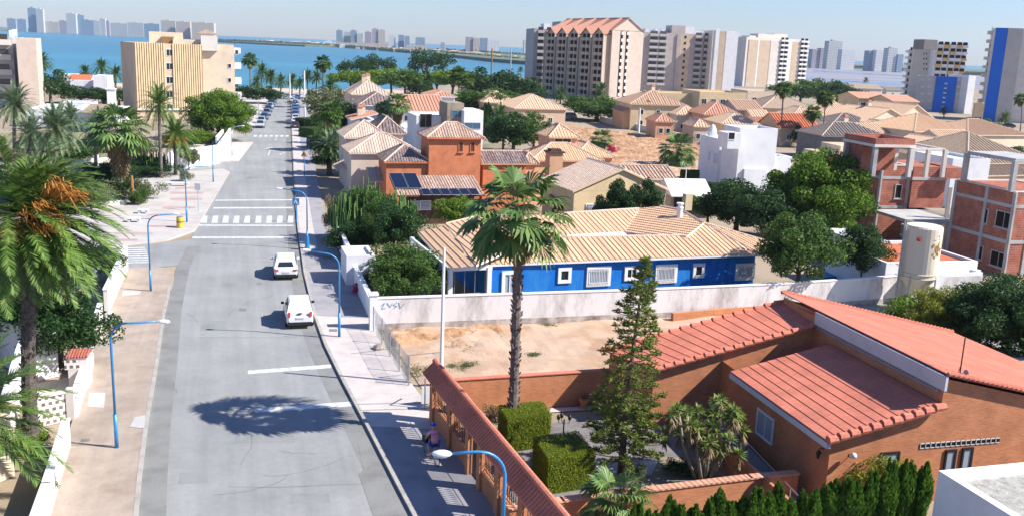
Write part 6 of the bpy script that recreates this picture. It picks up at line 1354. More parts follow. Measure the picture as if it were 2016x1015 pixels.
# ================================================================ far skyline
def farb(u0, u1, vt, vb, mat, label, Y, dep=None, stack=True):
    a = A(u0, vb, Y); b = A(u1, vb, Y); z = hz((u0+u1)/2, vt, Y); w = b[0]-a[0]; t = thing('distant_tower', label, 'tower block', (a[0]+w/2, Y, 0)); q = Q((a[0], Y), (b[0], Y+w*.12), dep or min(max(18, w*.5), 60)); walls(t, q, 0, z, mat)
    if stack and z > 40: walls(t, fr(q, .3, .6, .2, .7), z, z+z*.05, mat, 'roof_tower')
    return t
for a in ((15, 31, 37, 61, 'front_blue', 'leftmost short blue-grey tower across the water', 4100), (35, 51, 38, 61, 'front_blue', 'second short blue-grey tower across the water', 4050), (57, 72, 16, 63, 'front_blue', 'tallest blue tower on the far left skyline, darker half', 3900), (73, 86, 18, 63, 'front_pale', 'pale half of the tallest tower on the far left skyline', 3880),
    (88, 115, 43, 64, 'front_warm', 'low warm-coloured block between the tallest tower and the next', 3900), (117, 132, 41, 64, 'front_mauve', 'dark purple block left of the white-edged tower', 3800), (132, 150, 27, 66, 'front_pale', 'tall tower with a white left edge', 3700), (150, 166, 30, 66, 'front_blue', 'stepped half of the white-edged tower', 3720),
    (159, 184, 40, 67, 'front_blue', 'broad dark blue block on the far shore', 3500), (185, 197, 41, 68, 'front_pale', 'pale narrow block right of the broad blue one', 3400), (198, 208, 37, 69, 'front_pale', 'taller pale tower left of the long row', 3300), (210, 216, 41, 70, 'front_mauve', 'thin dark tower left of the long row', 3200),
    (218, 250, 46, 72, 'front_pale', 'first third of the long pale slab row', 3100), (252, 282, 45, 73, 'front_pale', 'second third of the long pale slab row', 3050), (284, 313, 47, 74, 'front_blue', 'last third of the long pale slab row', 3000), (318, 345, 41, 76, 'front_warm', 'cream slab behind the striped block, left one', 2900), (347, 374, 43, 77, 'front_warm', 'cream slab behind the striped block, middle one', 2880), (378, 420, 45, 78, 'front_warm', 'cream slab behind the striped block, right one', 2850),
    (662, 674, 60, 92, 'front_blue', 'leftmost tower of the middle skyline group', 2700), (676, 690, 63, 92, 'front_pale', 'pale second tower of the middle skyline group', 2720), (690, 702, 60, 92, 'front_blue', 'blue third tower of the middle skyline group', 2700), (703, 715, 66, 92, 'front_pale', 'lower pale fourth tower of the middle skyline', 2700),
    (718, 731, 63, 93, 'front_mauve', 'mauve tower left of the tallest middle one', 2650), (732, 744, 57, 93, 'front_mauve', 'tallest mauve tower of the middle skyline', 2600), (745, 758, 59, 93, 'front_warm', 'pink-topped tower right of the tallest middle one', 2600), (765, 778, 70, 95, 'front_white', 'short white tower in the middle skyline', 2500), (784, 795, 69, 95, 'front_blue', 'bright blue tower of the middle skyline, left of a pair', 2500), (796, 806, 71, 96, 'front_blue', 'bright blue tower of the middle skyline, right of a pair', 2480), (818, 836, 74, 97, 'front_blue', 'stepped blue tower ending the middle skyline', 2400),
    (661, 700, 84, 94, 'front_warm', 'long low salmon building under the middle towers', 2500), (712, 764, 86, 97, 'front_warm', 'second long low salmon building under the middle towers', 2350), (800, 842, 90, 103, 'front_warm', 'low salmon building at the waterline right of the middle towers', 1950), (868, 875, 84, 106, 'front_mauve', 'lone thin red-brown tower by the water', 1950),
    (917, 930, 73, 104, 'front_mauve', 'mauve tower over the marina town', 2300), (931, 943, 75, 104, 'front_warm', 'warm tower over the marina town', 2300), (945, 959, 75, 105, 'front_blue', 'blue tower over the marina town', 2250), (959, 982, 79, 106, 'front_white', 'wide white slab over the marina town', 2200), (1031, 1040, 79, 110, 'front_white', 'lone white tower left of the grey blocks', 2100),
    (1597, 1612, 97, 128, 'front_mauve', 'purple block on the right skyline, left half', 1900), (1613, 1626, 95, 128, 'front_mauve', 'purple block on the right skyline, right half', 1900), (1627, 1655, 81, 129, 'front_pale', 'tallest pale tower on the right skyline', 1850), (1655, 1683, 98, 129, 'front_white', 'white twin tower beside the tallest on the right', 1800), (1708, 1720, 100, 130, 'front_blue', 'blue-grey tower in the second right group', 1750), (1722, 1742, 99, 131, 'front_white', 'white-fronted tower in the second right group', 1740), (1746, 1764, 95, 132, 'front_pale', 'tall pale slab in the second right group', 1700), (1765, 1777, 107, 133, 'front_blue', 'short blue-grey tower ending the second right group', 1700)):
    farb(*a)
rg = random.Random(21)
for (u0, u1, v0, v1, n, lab) in ((505, 640, 86, 90, 16, 'tiny pale house in the row on the far shore left of the middle towers'), (640, 1050, 92, 122, 80, 'tiny house of the marina town across the water'), (1592, 1672, 130, 135, 13, 'tiny cream row house beyond the salt flats'), (1700, 1800, 133, 141, 14, 'tiny grey row house beyond the salt flats'), (100, 420, 66, 78, 16, 'tiny house at the waterline under the left skyline')):
    for i in range(n):
        f = (i+rg.random()*.6)/n; u = u0+(u1-u0)*f; v = v0+(v1-v0)*f-rg.uniform(0, 8 if n == 80 else 1.5)
        if v < CY-415+.04*(u-CX)+6: v = CY-415+.04*(u-CX)+7
        g = P(u, v); s = g[1]/1857; w = rg.uniform(5, 12)*s; h = rg.uniform(3, 5.5)*s if n != 80 else rg.uniform(2.5, 5)*s
        t = thing('distant_house', lab, 'house', (g[0], g[1], 2.), 0, lab.replace('tiny', 'tiny').split(' house')[0]+' houses of this shore'); q = Q((g[0]-w/2, g[1]), (g[0]+w/2, g[1]+w*.1), min(w, 16)); walls(t, q, 0, h, rg.choice(['white_wall', 'pale_tower', 'cream_wall', 'white_wall'])); m = M(); q = expand(q, w*.03); cc = lerp(q[0], q[2], .5); zz = h+h*.4
        for k in range(4): m.face([(*q[k], h+.01), (*q[(k+1) % 4], h+.01), (*cc, zz)])
        m.build('roof', rg.choice(['tile_far', 'tile_salmon', 'tile_farp', 'pale_tower']), t)
def wood(name, label, px, seed, size):
    rng = np.random.default_rng(seed); cs, rs = [], []
    for (u0, v0, u1, v1, n, r) in px:
        for i in range(n):
            f = rng.random(); u, v = u0+(u1-u0)*f, v0+(v1-v0)*f; g = P(u, v); s = g[1]/1857; rr = r*s*rng.uniform(.6, 1.3); cs.append(np.array([g[0], g[1]+rng.uniform(-5, 20)*s, rr*.7])); rs.append(rr)
    V = blobs(rng, cs, rs, 26, 1., .8, .8); k = len(V)//4; V = V.reshape(k, 4, 3); c = V.mean(1, keepdims=True); V = c+(V-c)*(c[:, :, 1:2]/1857*size); o = bpy.data.objects.new(name, npmesh(name, V.reshape(-1, 3), np.arange(k*4).reshape(k, 4), ['leaf_dark'])); COL.objects.link(o); tag(o, label, 'trees', kind='stuff')
wood('far_trees', 'distant dark greenery lining the far shore', ((0, 60, 130, 65, 60, 3), (130, 66, 330, 77, 70, 2.5), (420, 82, 660, 92, 260, 3.2), (660, 93, 860, 108, 240, 3.2), (840, 104, 1050, 122, 420, 3.5), (860, 100, 1050, 112, 200, 3.), (1590, 132, 1700, 137, 120, 2.5), (1660, 135, 1820, 143, 260, 3.5), (1440, 125, 1480, 130, 60, 4), (1900, 148, 1960, 150, 100, 4)), 3, 1.3)
# ================================================================ trees and palms of the streets
TR = [  # u, foot, top, radius, kind, label
 (432, 277, 178, 6.2, 'dome', 'bright green spreading tree beside the striped block', None),
 (395, 283, 258, 3.5, 'broad2', 'green climber mass over the white corner wall, right part', 'leaf_bright'), (365, 290, 256, 3.2, 'broad2', 'green climber mass over the white corner wall, left part', 'leaf_bright'),
 (100, 205, 140, 6., 'fardark', 'dark tree in front of the pinkish left block', None), (160, 205, 172, 6., 'farround', 'dark shrub mass under the white villa, left part', 'leaf_dark'), (205, 205, 178, 6., 'farround', 'dark shrub mass under the white villa, right part', 'leaf_dark'), (235, 212, 176, 5., 'farround', 'dark trees in the shade of the striped block', 'leaf_dark'),
 (290, 345, 312, 4.2, 'dark', 'flat dark shade tree in the planted bed', None), (215, 395, 320, 3.5, 'dark', 'dark shrub behind the skirted fan palm', None), (220, 400, 345, 3.2, 'dusty', 'grey-green scrub in the planted bed', None), (280, 395, 350, 2.4, 'dusty', 'olive scrub behind the orange post', None), (275, 405, 372, 1.2, 'shrub', 'small round bush beside the orange post', None), (365, 360, 335, 1.2, 'dusty', 'dry bush by the date palm foot', None), (180, 415, 355, 3.4, 'dusty', 'scrub at the left of the planted bed', None),
 (372, 335, 292, 1.4, 'pod', 'young thin tree by the corner of the white wall', 'leaf_dusty'), (30, 330, 292, 3., 'dusty', 'grey-green scrub below the pinkish left block', None), (150, 330, 285, 3.4, 'dusty', 'olive scrub between the pale palms', 'leaf_mid'), (90, 300, 262, 3.6, 'dark', 'dark bush below the flat white house, left', None), (200, 300, 268, 3.4, 'dark', 'dark bush below the flat white house, right', None), (270, 312, 276, 3., 'dusty', 'scrub behind the candelabra cactus', 'leaf_mid'), (20, 400, 330, 3.6, 'dark', 'dark bushes at the left edge behind the big palm crown', None), (130, 420, 350, 3., 'dusty', 'scrub behind the big palm crown', 'leaf_mid'),
 (1740, 262, 243, 2.6, 'farround', 'bush under the left sandy gable', 'leaf_mid'), (1835, 300, 276, 2.2, 'farround', 'bush before the grey gable wall', None), (1700, 285, 262, 2.6, 'farround', 'bush right of the slate roof', 'leaf_dark'), (1600, 262, 236, 2.4, 'farround', 'garden bush behind the orange gable', None), (1470, 225, 205, 3., 'farround', 'garden tree by the mauve wall', 'leaf_dark'), (1410, 235, 214, 2.6, 'farround', 'garden tree behind the salmon roof', None), (1660, 240, 222, 2.8, 'farround', 'garden tree right of the twin palms', 'leaf_dark'), (1960, 285, 262, 2.8, 'farround', 'garden tree by the parked white car', 'leaf_mid'), (1905, 250, 232, 3., 'farround', 'tree between the sandy villa and the blue block', None), (2000, 320, 290, 3., 'farround', 'tree behind the weathered brown roof', 'leaf_dark'),
 (120, 720, 560, 2.9, 'dark', 'dark pine bush under the big date palm', 'leaf_dark'), (60, 700, 600, 2., 'dark', 'dark bush behind the big palm trunk', None), (12, 640, 500, 2.2, 'dark', 'dark green bush at the left edge beside the pale house', None), (65, 885, 838, .95, 'shrub', 'small round clipped bush on the garden wall corner', 'leaf_bright'), (180, 555, 480, 2.2, 'dark', 'dark bush behind the big palm by the street wall', None),
 (690, 195, 141, 8., 'farpine', 'umbrella pine at the left end of the pine belt', None), (735, 200, 139, 9., 'farpine', 'second umbrella pine of the pine belt', None), (770, 195, 136, 8., 'farpine', 'third umbrella pine of the pine belt', None), (797, 215, 140, 8., 'farpine', 'bigger umbrella pine in front of the pine belt', 'leaf_mid'), (860, 200, 142, 8., 'farpine', 'umbrella pine right of the tall cypress', None), (890, 205, 140, 9., 'farpine', 'umbrella pine behind the far white house', None), (930, 205, 143, 9., 'farpine', 'last umbrella pine, at the right end', 'leaf_mid'), (825, 215, 143, 5., 'fardark', 'dark conifer in the pine belt', None),
 (702, 190, 114, 6.5, 'casuarina', 'left dark airy tree above the pine belt', None), (744, 190, 108, 6., 'casuarina', 'middle dark airy tree above the pine belt', None), (840, 190, 99, 9., 'casuarina', 'widest dark airy tree above the pine belt', None), (965, 215, 137, 8.5, 'fardark', 'big dark round tree by the sea left of the grey tower', None), (1012, 215, 153, 8., 'fardark', 'dark tree at the foot of the slim grey tower', None), (1040, 210, 156, 7., 'fardark', 'dark tree left of the date palms by the tower', None),
 (975, 235, 178, 8., 'farround', 'green bushes beyond the stone-clad tower', None), (920, 232, 180, 8., 'farround', 'low trees in front of the far white house', None),
 (1175, 238, 188, 8.6, 'domefar', 'large rounded green tree at the top of the dirt field', 'leaf_mid'), (1010, 300, 226, 5.2, 'fardark', 'tall dark tree behind the orange tower house', None), (1050, 300, 238, 4., 'farround', 'bamboo-like green tree beside the dark one', 'leaf_mid'), (990, 300, 240, 4., 'fardark', 'dark shrub mass left of the bamboo-like tree', None), (1040, 262, 222, 3.2, 'farround', 'green tree before the sandy hip roof', None),
 (1265, 245, 207, 5., 'farround', 'dark street tree beyond the dirt field, left', 'leaf_dark'), (1300, 250, 207, 6., 'farround', 'dark street tree beyond the dirt field, middle', 'leaf_dark'), (1345, 256, 222, 5., 'farround', 'dark street tree beyond the dirt field, right', 'leaf_dark'), (1365, 205, 190, 5., 'farround', 'small green tree below the mustard row', None),
 (1575, 205, 160, 9., 'farround', 'light green tree left of the group under the pale tower', 'leaf_bright'), (1610, 210, 158, 9., 'farround', 'green tree in the middle of the group under the pale tower', 'leaf_mid'), (1650, 215, 163, 8., 'fardark', 'dark tree right of the group under the pale tower', None), (1675, 220, 175, 7., 'fardark', 'dark round tree left of the mustard terrace house', None), (1540, 205, 165, 7., 'farround', 'green tree behind the thin palm crown', 'leaf_mid'),
 (1575, 290, 250, 2.8, 'fardark', 'dark round tree between the white walls and the palms', None), (1765, 262, 238, 4., 'farround', 'grey-green bush in front of the sandy gables', 'leaf_dusty'), (1805, 268, 243, 3.6, 'farround', 'bright bush in front of the sandy gables', None), (1890, 325, 288, 3., 'farround', 'green bush right of the rooftop frame', 'leaf_mid'), (1935, 275, 236, 3.6, 'farround', 'small leafy tree before the sandy villa', None), (1465, 158, 138, 9., 'fardark', 'dark trees in the gap between the white and the oval tower', None), (1430, 262, 245, 2., 'farround', 'bush between the white house and the salmon roof', 'leaf_dark'),
 (640, 245, 175, 4.6, 'farround', 'feathery street tree right of the far lamp posts', 'leaf_dusty'), (665, 262, 200, 4., 'fardark', 'dark tree left of the cream house', None), (640, 262, 222, 3., 'fardark', 'dark foliage above the clipped street hedges', None), (690, 258, 236, 3., 'farround', 'bush in front of the small salmon annexe', 'leaf_bright'), (645, 345, 285, 2.4, 'dark', 'dark shrub under the drooping palm by the pink house', None), (632, 320, 262, 1.6, 'dark', 'small dark shrub at the pavement by the pink house', None), (1205, 305, 284, 1.2, 'dusty', 'dry brush with magenta flowers at the field edge', 'flower_pink'), (1215, 240, 222, 3., 'farround', 'low bush at the right of the large rounded tree', None),
 (475, 205, 168, 6., 'fardark', 'dark trees at the far end left of the road', None), (530, 205, 172, 5., 'fardark', 'dark tree behind the far left parked cars', None), (1240, 655, 628, 1., 'shrub', 'x', None)]
for (u, v, tp, rd, kd, lb_, mt) in TR[:-1]:
    tree(u, v, tp, rd, kd, lb_, 'tree' if rd > 2.5 else 'shrub', 'tree' if rd > 2.5 else 'shrub', mat=mt)
for (u, v, tp, lb_) in ((842, 215, 142, 'tall dark cypress in front of the pine belt'), (960, 262, 203, 'dark cypress column right of the white cube'), (952, 270, 212, 'second dark cypress column right of the white cube')): tree(u, v, tp, 1.5, 'cypbig', lb_, 'cypress', 'cypress')
PL = [ # u, foot v, crown v, R, kind, label, lean_u, r
 (240, 402, 255, 3.3, 'fanskirt', 'fan palm with a long skirt of dead brown fronds', 233, .27), (318, 352, 205, 3.4, 'date', 'tall date palm in front of the striped block', 313, .22), (346, 346, 264, 3.6, 'date', 'shorter date palm with orange fruit clusters', 345, .22),
 (110, 365, 255, 4.0, 'date2', 'pale-fronded date palm behind the big palm', 110, .3), (190, 345, 250, 3.2, 'date2', 'pale date palm left of the skirted fan palm', 195, .28), (30, 300, 205, 4., 'date2', 'date palm in front of the pinkish left block', 30, .3), (60, 320, 265, 3.6, 'date2', 'low date palm behind the crown of the big palm', 60, .3), (140, 300, 232, 3., 'date2', 'low palm below the flat white house', 140, .3), (250, 300, 262, 2.8, 'date', 'low palm between the skirted and the tall date palm', 252, .25),
 (83, 175, 122, 4.2, 'datefar', 'date palm by the water right of the pinkish block', 82, .3), (168, 165, 142, 3.6, 'datefar', 'left date palm above the white villa', 168, .3), (200, 165, 133, 4., 'datefar', 'middle date palm above the white villa', 200, .3), (228, 185, 146, 3.4, 'datefar', 'right date palm beside the white villa', 228, .3),
 (493, 185, 118, 2.6, 'fanfar', 'tall fan palm at the right edge of the striped block', 492, .2), (515, 192, 140, 3.4, 'datefar', 'first seafront palm left of the road end', 516, .25), (535, 195, 152, 3.4, 'datefar', 'second seafront palm left of the road end', 533, .25), (553, 192, 160, 3., 'datefar', 'third seafront palm left of the road end', 553, .25), (575, 190, 158, 3., 'datefar', 'seafront palm at the end of the road', 575, .22), (606, 188, 150, 3., 'datefar', 'seafront palm right of the far lamp post', 606, .22), (622, 190, 152, 3.2, 'datefar', 'seafront palm beside the tall single palm', 624, .22), (636, 215, 124, 2.4, 'fanfar', 'tallest seafront fan palm standing above the water', 636, .2), (650, 215, 168, 3.4, 'datefar', 'seafront palm before the pine belt', 651, .25),
 (505, 198, 162, 2.8, 'datefar', 'short seafront palm behind the left cars', 505, .25), (590, 196, 166, 2.6, 'datefar', 'short seafront palm at the road end', 590, .22),
 (655, 300, 222, 2.2, 'fanfar', 'slim palm with pale trunk above the clipped street hedges', 650, .15), (650, 345, 292, 3., 'date2', 'drooping pale palm beside the pink house', 650, .25), (668, 325, 272, 2.6, 'date', 'palm with orange fruit beside the pink house', 668, .25), (640, 285, 240, 2.2, 'date', 'low palm by the far pavement', 640, .2),
 (785, 290, 205, 2.5, 'fanskirt', 'fan palm with a golden skirt before the white villa', 783, .25), (752, 270, 212, 1.5, 'fanfar', 'small fan palm left of the golden-skirted one', 754, .14),
 (903, 222, 148, 2.8, 'fanfar', 'fan palm in front of the far white house', 903, .22), (920, 225, 158, 2., 'fanfar', 'slim fan palm right of the far white house', 920, .16), (1057, 240, 208, 1.9, 'fanfar', 'fan palm with a stub trunk before the sandy hip roof', 1057, .2), (985, 265, 228, 3.2, 'datefar', 'pale date palm right of the white cube', 985, .25), (1045, 195, 178, 3., 'datefar', 'date palm at the foot of the slim grey tower', 1045, .3), (1103, 205, 186, 3.6, 'datefar', 'date palm at the foot of the orange-roofed block', 1103, .3), (1182, 205, 180, 4.4, 'datefar', 'large date palm against the orange-roofed block', 1182, .3), (1025, 150, 137, 2.6, 'datefar', 'lone palm against the water left of the grey tower', 1025, .2),
 (1335, 328, 297, 3.4, 'fan', 'bushy fan palm at the lower edge of the dirt field', 1335, .3), (1185, 295, 275, 2.4, 'fan', 'fan palm behind the peach house', 1185, .25),
 (1535, 285, 176, 1.9, 'fanfar', 'very tall thin palm behind the white cubic house', 1542, .19), (1597, 292, 222, 1.9, 'fanfar', 'shorter thin palm with golden centre', 1600, .17), (1617, 290, 192, 2., 'fanfar', 'taller thin palm right of the golden-centred one', 1626, .14), (1705, 170, 158, 3., 'datefar', 'small dark palm before the salt pond', 1705, .2), (1978, 245, 232, 2.8, 'datefar', 'spiky palm below the tall blue-edged tower', 1978, .2), (2008, 260, 195, 2., 'fanfar', 'palm against the tall tower at the right edge', 2010, .15), (1858, 232, 218, 2., 'datefar', 'small dark palm at the foot of the blue stripe', 1858, .2)]
for i, (u, v, cv, R, kd, lb_, tu, r) in enumerate(PL): palm(u, v, cv, R, kd, lb_, r=r, topu=tu, rz=i*1.3, fruit=('orange fruit' in lb_), mat='bark_pale' if 'pale trunk' in lb_ else 'bark_palm')
# the big date palm, its fronds blown to the right, and the one cut by the lower left corner
g = P(64, 890); ch = 10.2; t = thing('palm_tree', 'big date palm at the left with wind-blown fronds and orange dates', 'palm tree', g); a = A(62, 430, g[1]); ln = (a[0]-g[0]+.1, 0)
m, e = palmtrunk('trunk', a[2], .31, '', ln, True, True, 3); m.v = [add(p, g) for p in m.v]; m.build('trunk', 'bark_date', t, uv=False)
inst('crown', date_crown(30, 4.0, 110, 42, 'leaf_palm', e0=85, e1=-50, wind=.5, width=.10, droop=.95, leaf=.6), t, (e[0], e[1], e[2]))
inst('old_fronds', date_crown(31, 3.2, 36, 36, 'leaf_palm_pale', e0=-35, e1=-85, wind=.35, width=.09, droop=.8, leaf=.5, dead=.35), t, (e[0], e[1], e[2]-.2))
rg = random.Random(9); f = M()
for (du, dv) in ((-10, -10), (45, -60), (5, 20), (35, 10), (-50, 30), (75, -45), (20, -25)):
    c = A(68+du, 425+dv, g[1]-1.9)
    for j in range(42): b = add(c, (rg.gauss(0, .22), rg.gauss(0, .2), rg.gauss(0, .15))); f.tube([lerp(a, b, .55), b, add(b, (rg.uniform(.05, .38), rg.gauss(0, .1), -rg.uniform(.05, .35)))], [.007, .010, .017], 3)
f.build('date_cluster', 'date_orange', t, uv=False)
g = P(-62, 985); t = thing('palm_tree', 'palm cut by the lower left corner with bluish-green fronds reaching over the wall', 'palm tree', g); m, e = palmtrunk('trunk', 3.3, .3, '', (0, 0)); m.v = [add(p, g) for p in m.v]; m.build('trunk', 'bark_date', t, uv=False)
inst('crown', date_crown(32, 4.2, 60, 44, 'leaf_palm', e0=80, e1=-25, wind=.12, width=.08, droop=.75, leaf=.55), t, (e[0], e[1], e[2]), .3)
g = P(-40, 720); t = thing('palm_tree', 'palm fronds entering at the left edge above the pale house', 'palm tree', g); m, e = palmtrunk('trunk', 4.4, .25, '', (0, 0)); m.v = [add(p, g) for p in m.v]; m.build('trunk', 'bark_date', t, uv=False); inst('crown', PALM['date'][0], t, e, 1., (.75, .75, .75))
hb = [('clipped green hedge along the far pavement, lower one', (620, 297), (680, 296), 2.0), ('clipped green hedge along the far pavement, upper one', (618, 274), (680, 271), 1.8), ('clipped green hedge along the far pavement, farthest one', (613, 255), (664, 252), 2.)]
for lb_, a, b, h_ in hb: hedge_box('hedge', Q(P(*a)[:2], P(*b)[:2], 5), 0, h_, .12, 60, 'leaf_mid', lb_)
euphorbia(293, 345, 285, 2.4, 26, 'tall candelabra cactus behind the dark shade tree', 7, 'leaf_palm'); euphorbia(372, 330, 288, 1.3, 16, 'small candelabra cactus before the white corner wall', 8, 'leaf_dusty')
# ================================================================ left side walls and houses
oldwall([P(246, 530)[:2], P(206, 622)[:2]], 1.75, 'white wall along the left pavement beyond the garden gate', 0, 'white_road_wall')
oldwall([P(196, 650)[:2], P(190, 672)[:2]], 1.7, 'short white gate pier wall by the dark pine bush', 0, 'white_road_wall')
oldwall([P(176, 722)[:2], P(150, 800)[:2], P(143, 826)[:2]], 1.15, 'low white wall beside the pavement at the block screen', 0, 'white_road_wall')
oldwall([P(128, 880)[:2], P(88, 1015)[:2], P(60, 1100)[:2]], 1.3, 'low white wall at the lower left partly under palm fronds', 0, 'white_road_wall')
oldwall([P(455, 263)[:2], P(425, 300)[:2]], 2.4, 'white street wall beyond the first side street', 0, 'white_road_wall'); oldwall([P(338, 338)[:2], P(432, 322)[:2], P(452, 290)[:2], P(455, 283)[:2]], 2.6, 'large white corner wall under the green climber', 0, 'white_wall')
oldwall([P(130, 345)[:2], P(250, 330)[:2]], 1.6, 'low white wall behind the planted bed', 0, 'pale_tower')
oldwall([P(150, 415)[:2], P(250, 404)[:2]], .5, 'low curved white kerb wall of the planted bed', 0, 'white_road_wall')
sc = thing('block_screen', 'white openwork block screen wall in front of the palm trunk', 'screen wall', Z(P(110, 830), 0)); m = M(); q = Q(P(70, 842)[:2], P(142, 826)[:2], .2); m.prism(q, 0, 1.4); m.build('screen', 'block_screen', sc); m = M(); m.prism(expand(q, .05), 1.4, 1.5)
for p in (q[0], q[1]): m.box(Z(p, .8), (.35, .35, 1.6), .2)
m.build('frame', 'white_road_wall', sc)
sc = thing('gate_pier', 'white ornamental pier with a decorative block crest at the pavement', 'gate pier', Z(P(160, 760), 0)); p = P(160, 762); m = M(); m.box((p[0], p[1], .9), (.9, 1.2, 1.8), .25); m.build('pier', 'white_road_wall', sc); m = M(); m.box((p[0]-.1, p[1]-.62, 1.45), (.7, .06, .5), .25); m.build('crest', 'block_screen', sc); m = M(); m.box((p[0], p[1], 1.85), (1., 1.3, .1), .25); m.build('cap', 'tile_coping', sc)
q = Q(P(-60, 830, 3)[:2], P(18, 800, 3)[:2], 8); lh = thing('house', 'pale cream house with a brown roof edge at the left border', 'house', base(q)); walls(lh, q, 0, 3., 'cream_wall'); roof(lh, q, 3., 1.2, 'right', .3, 'tile_brown')
oldwall([P(58, 700, 0)[:2], P(12, 870, 0)[:2]], 2.2, 'white garden wall behind the big palm trunk', 0, 'white_road_wall')
m = M(); m.face([(*P(*q)[:2], .05) for q in ((60, 760), (150, 740), (150, 820), (60, 840))]); tag(m.build('yard_paving', 'pave_pale'), kind='structure')
q = Q(P(60, 650, 2.8)[:2], P(110, 640, 2.8)[:2], 4); sh = thing('shed', 'white garden shed glimpsed behind the hanging fronds', 'shed', base(q)); walls(sh, q, 0, 2.6, 'white_wall'); m = M(); m.prism(expand(q, .15), 2.6, 2.72); m.build('roof', 'white_paint', sh)
q = Q(P(-40, 610, 3.2)[:2], P(30, 590, 3.2)[:2], 9); sh = thing('house', 'pinkish house with red tile edge at the left border behind the palm', 'house', base(q)); walls(sh, q, 0, 3.2, 'pale_pink_wall'); roof(sh, q, 3.2, 1.2, 'gx', .4, 'tile_orange')
wv = thing('white_villa', 'white seaside villa with a salmon roof and a square tower', 'house', Z(P(180, 190), 0)); Y = 270.
q, z = blk(wv, 137, 158, Y, 185, 9, 12, 'white_wall', par=.3); roof(wv, hq(135, 157, z+.02, 178, 8, 12), z+.02, 1.4, 'gx', .1, 'tile_orange', edge='white_wall'); F = quadfaces(q); blk(wv, 183, 149, Y-3, 211, 8, 12, 'white_wall', par=.3); blk(wv, 116, 146, Y+8, 146, 6, 12, 'white_wall', par=.3); winpx(wv, F[3], 128, 167, 1.2, .8)
wf = thing('flat_house', 'long white flat-roofed house with rooftop box and tiled end', 'house', Z(P(140, 235), 0)); Y = 175.
q, z = blk(wf, 50, 214, Y, 160, 14, 12, 'white_wall', par=.4); F = Face(q[0], q[1]); window(wf, F, F.l*.5, .5, 4, 1.6); q, z = blk(wf, 160, 216, Y, 232, 12, 12, 'white_wall', par=.2); roof(wf, hq(160, 222, z, 210, 8, 12), z+.02, 1., 'front', .1, 'tile_brown'); window(wf, Face(q[0], q[1]), 3.5, .6, 5, 1.5, gm='void')
blk(wf, 118, 202, Y+14, 178, 8, 12, 'fascia', par=.2); chimney(wf, P(222, 235), 0, hz(222, 203, 160), 1.6, 'white_wall', 'white_wall')
# ================================================================ lamps, signs, poles
def lamp(u, v, hu, hv, label, mat='lamp_blue', hd=True, base_col=None):
    g = P(u, v, KH); Yh = g[1]; a = A(hu, hv, Yh); dx = a[0]-g[0]; hh = a[2]; t = thing('street_lamp', label, 'street lamp', g); sg = 1 if dx > 0 else -1; L = abs(dx); R = min(.9, L*.5)
    m = M(); pts = [(g[0], g[1], g[2]), (g[0], g[1], 1.7)]; m.tube(pts, [.085, .08], 10); pts = [(g[0], g[1], 1.7), (g[0], g[1], hh-R-.05)]
    for k in range(1, 9): an = k*pi/16; pts.append((g[0]+sg*R*(1-cos(an)), g[1]-.12*(1-cos(an)), hh-.05-R+R*sin(an)*.92))
    pts.append((a[0]-sg*.25, g[1]-.15, hh)); m.tube(pts, [.058]*2+[.045]*(len(pts)-2), 8); m.build('pole', mat, t, smooth=True)
    m = M(); m.box((g[0], g[1]-.07, .75), (.09, .03, .35)); m.build('access_door', mat, t)
    m = M(); n = 10; c = (a[0]+sg*.05, g[1]-.15, hh); prof = [(0, .0), (.06, .05), (.2, .1), (.36, .12), (.5, .1), (.6, .0)]
    for i in range(len(prof)-1):
        for k in range(n):
            b = []
            for (x, r), kk in ((prof[i], k), (prof[i], k+1), (prof[i+1], k+1), (prof[i+1], k)): an = 2*pi*kk/n; b.append((c[0]-sg*.3+sg*x, c[1]+r*cos(an)*1.2, c[2]+r*sin(an)*.8+.02))
            m.face(b)
    m.build('lamp_head', 'lamp_glass', t, smooth=True); return t
lamp(230, 880, 322, 631, 'blue street lamp nearest on the left pavement'); lamp(297, 572, 346, 421, 'blue street lamp at the corner before the striped side-street crossing'); lamp(668, 662, 606, 492, 'blue street lamp on the right pavement beside the white parked cars'); lamp(605, 488, 552, 371, 'blue street lamp at the pedestrian crossing on the right'); lamp(368, 437, 408, 327, 'thin street lamp at the plaza edge behind the yellow bin'); lamp(420, 358, 437, 277, 'street lamp by the white corner wall', 'lamp_blue'); lamp(457, 306, 478, 248, 'street lamp past the second side street on the left', 'lamp_grey'); lamp(509, 232, 521, 196, 'far street lamp beside the left parked cars', 'lamp_grey'); lamp(600, 252, 586, 205, 'far street lamp beside the right parked cars', 'lamp_grey')
hp = P(870, 893, 5.5); tt = thing('street_lamp', 'bright blue street lamp in front of the brick fence at the bottom', 'street lamp', (hp[0]+2.0, hp[1]+.5, KH)); g = (hp[0]+2.0, hp[1]+.5)
m = M(); m.tube([(g[0], g[1], KH), (g[0], g[1], 1.7)], [.09, .085], 10); pts = [(g[0], g[1], 1.7), (g[0], g[1], 4.6)]+[(g[0]-.9*(1-cos(k*pi/16)), g[1]-.22*(1-cos(k*pi/16)), 4.6+.9*sin(k*pi/16)) for k in range(1, 9)]+[(hp[0]+.3, hp[1]+.07, 5.5)]; m.tube(pts, [.065]*2+[.05]*(len(pts)-2), 10); m.build('pole', 'lamp_blue', tt, smooth=True)
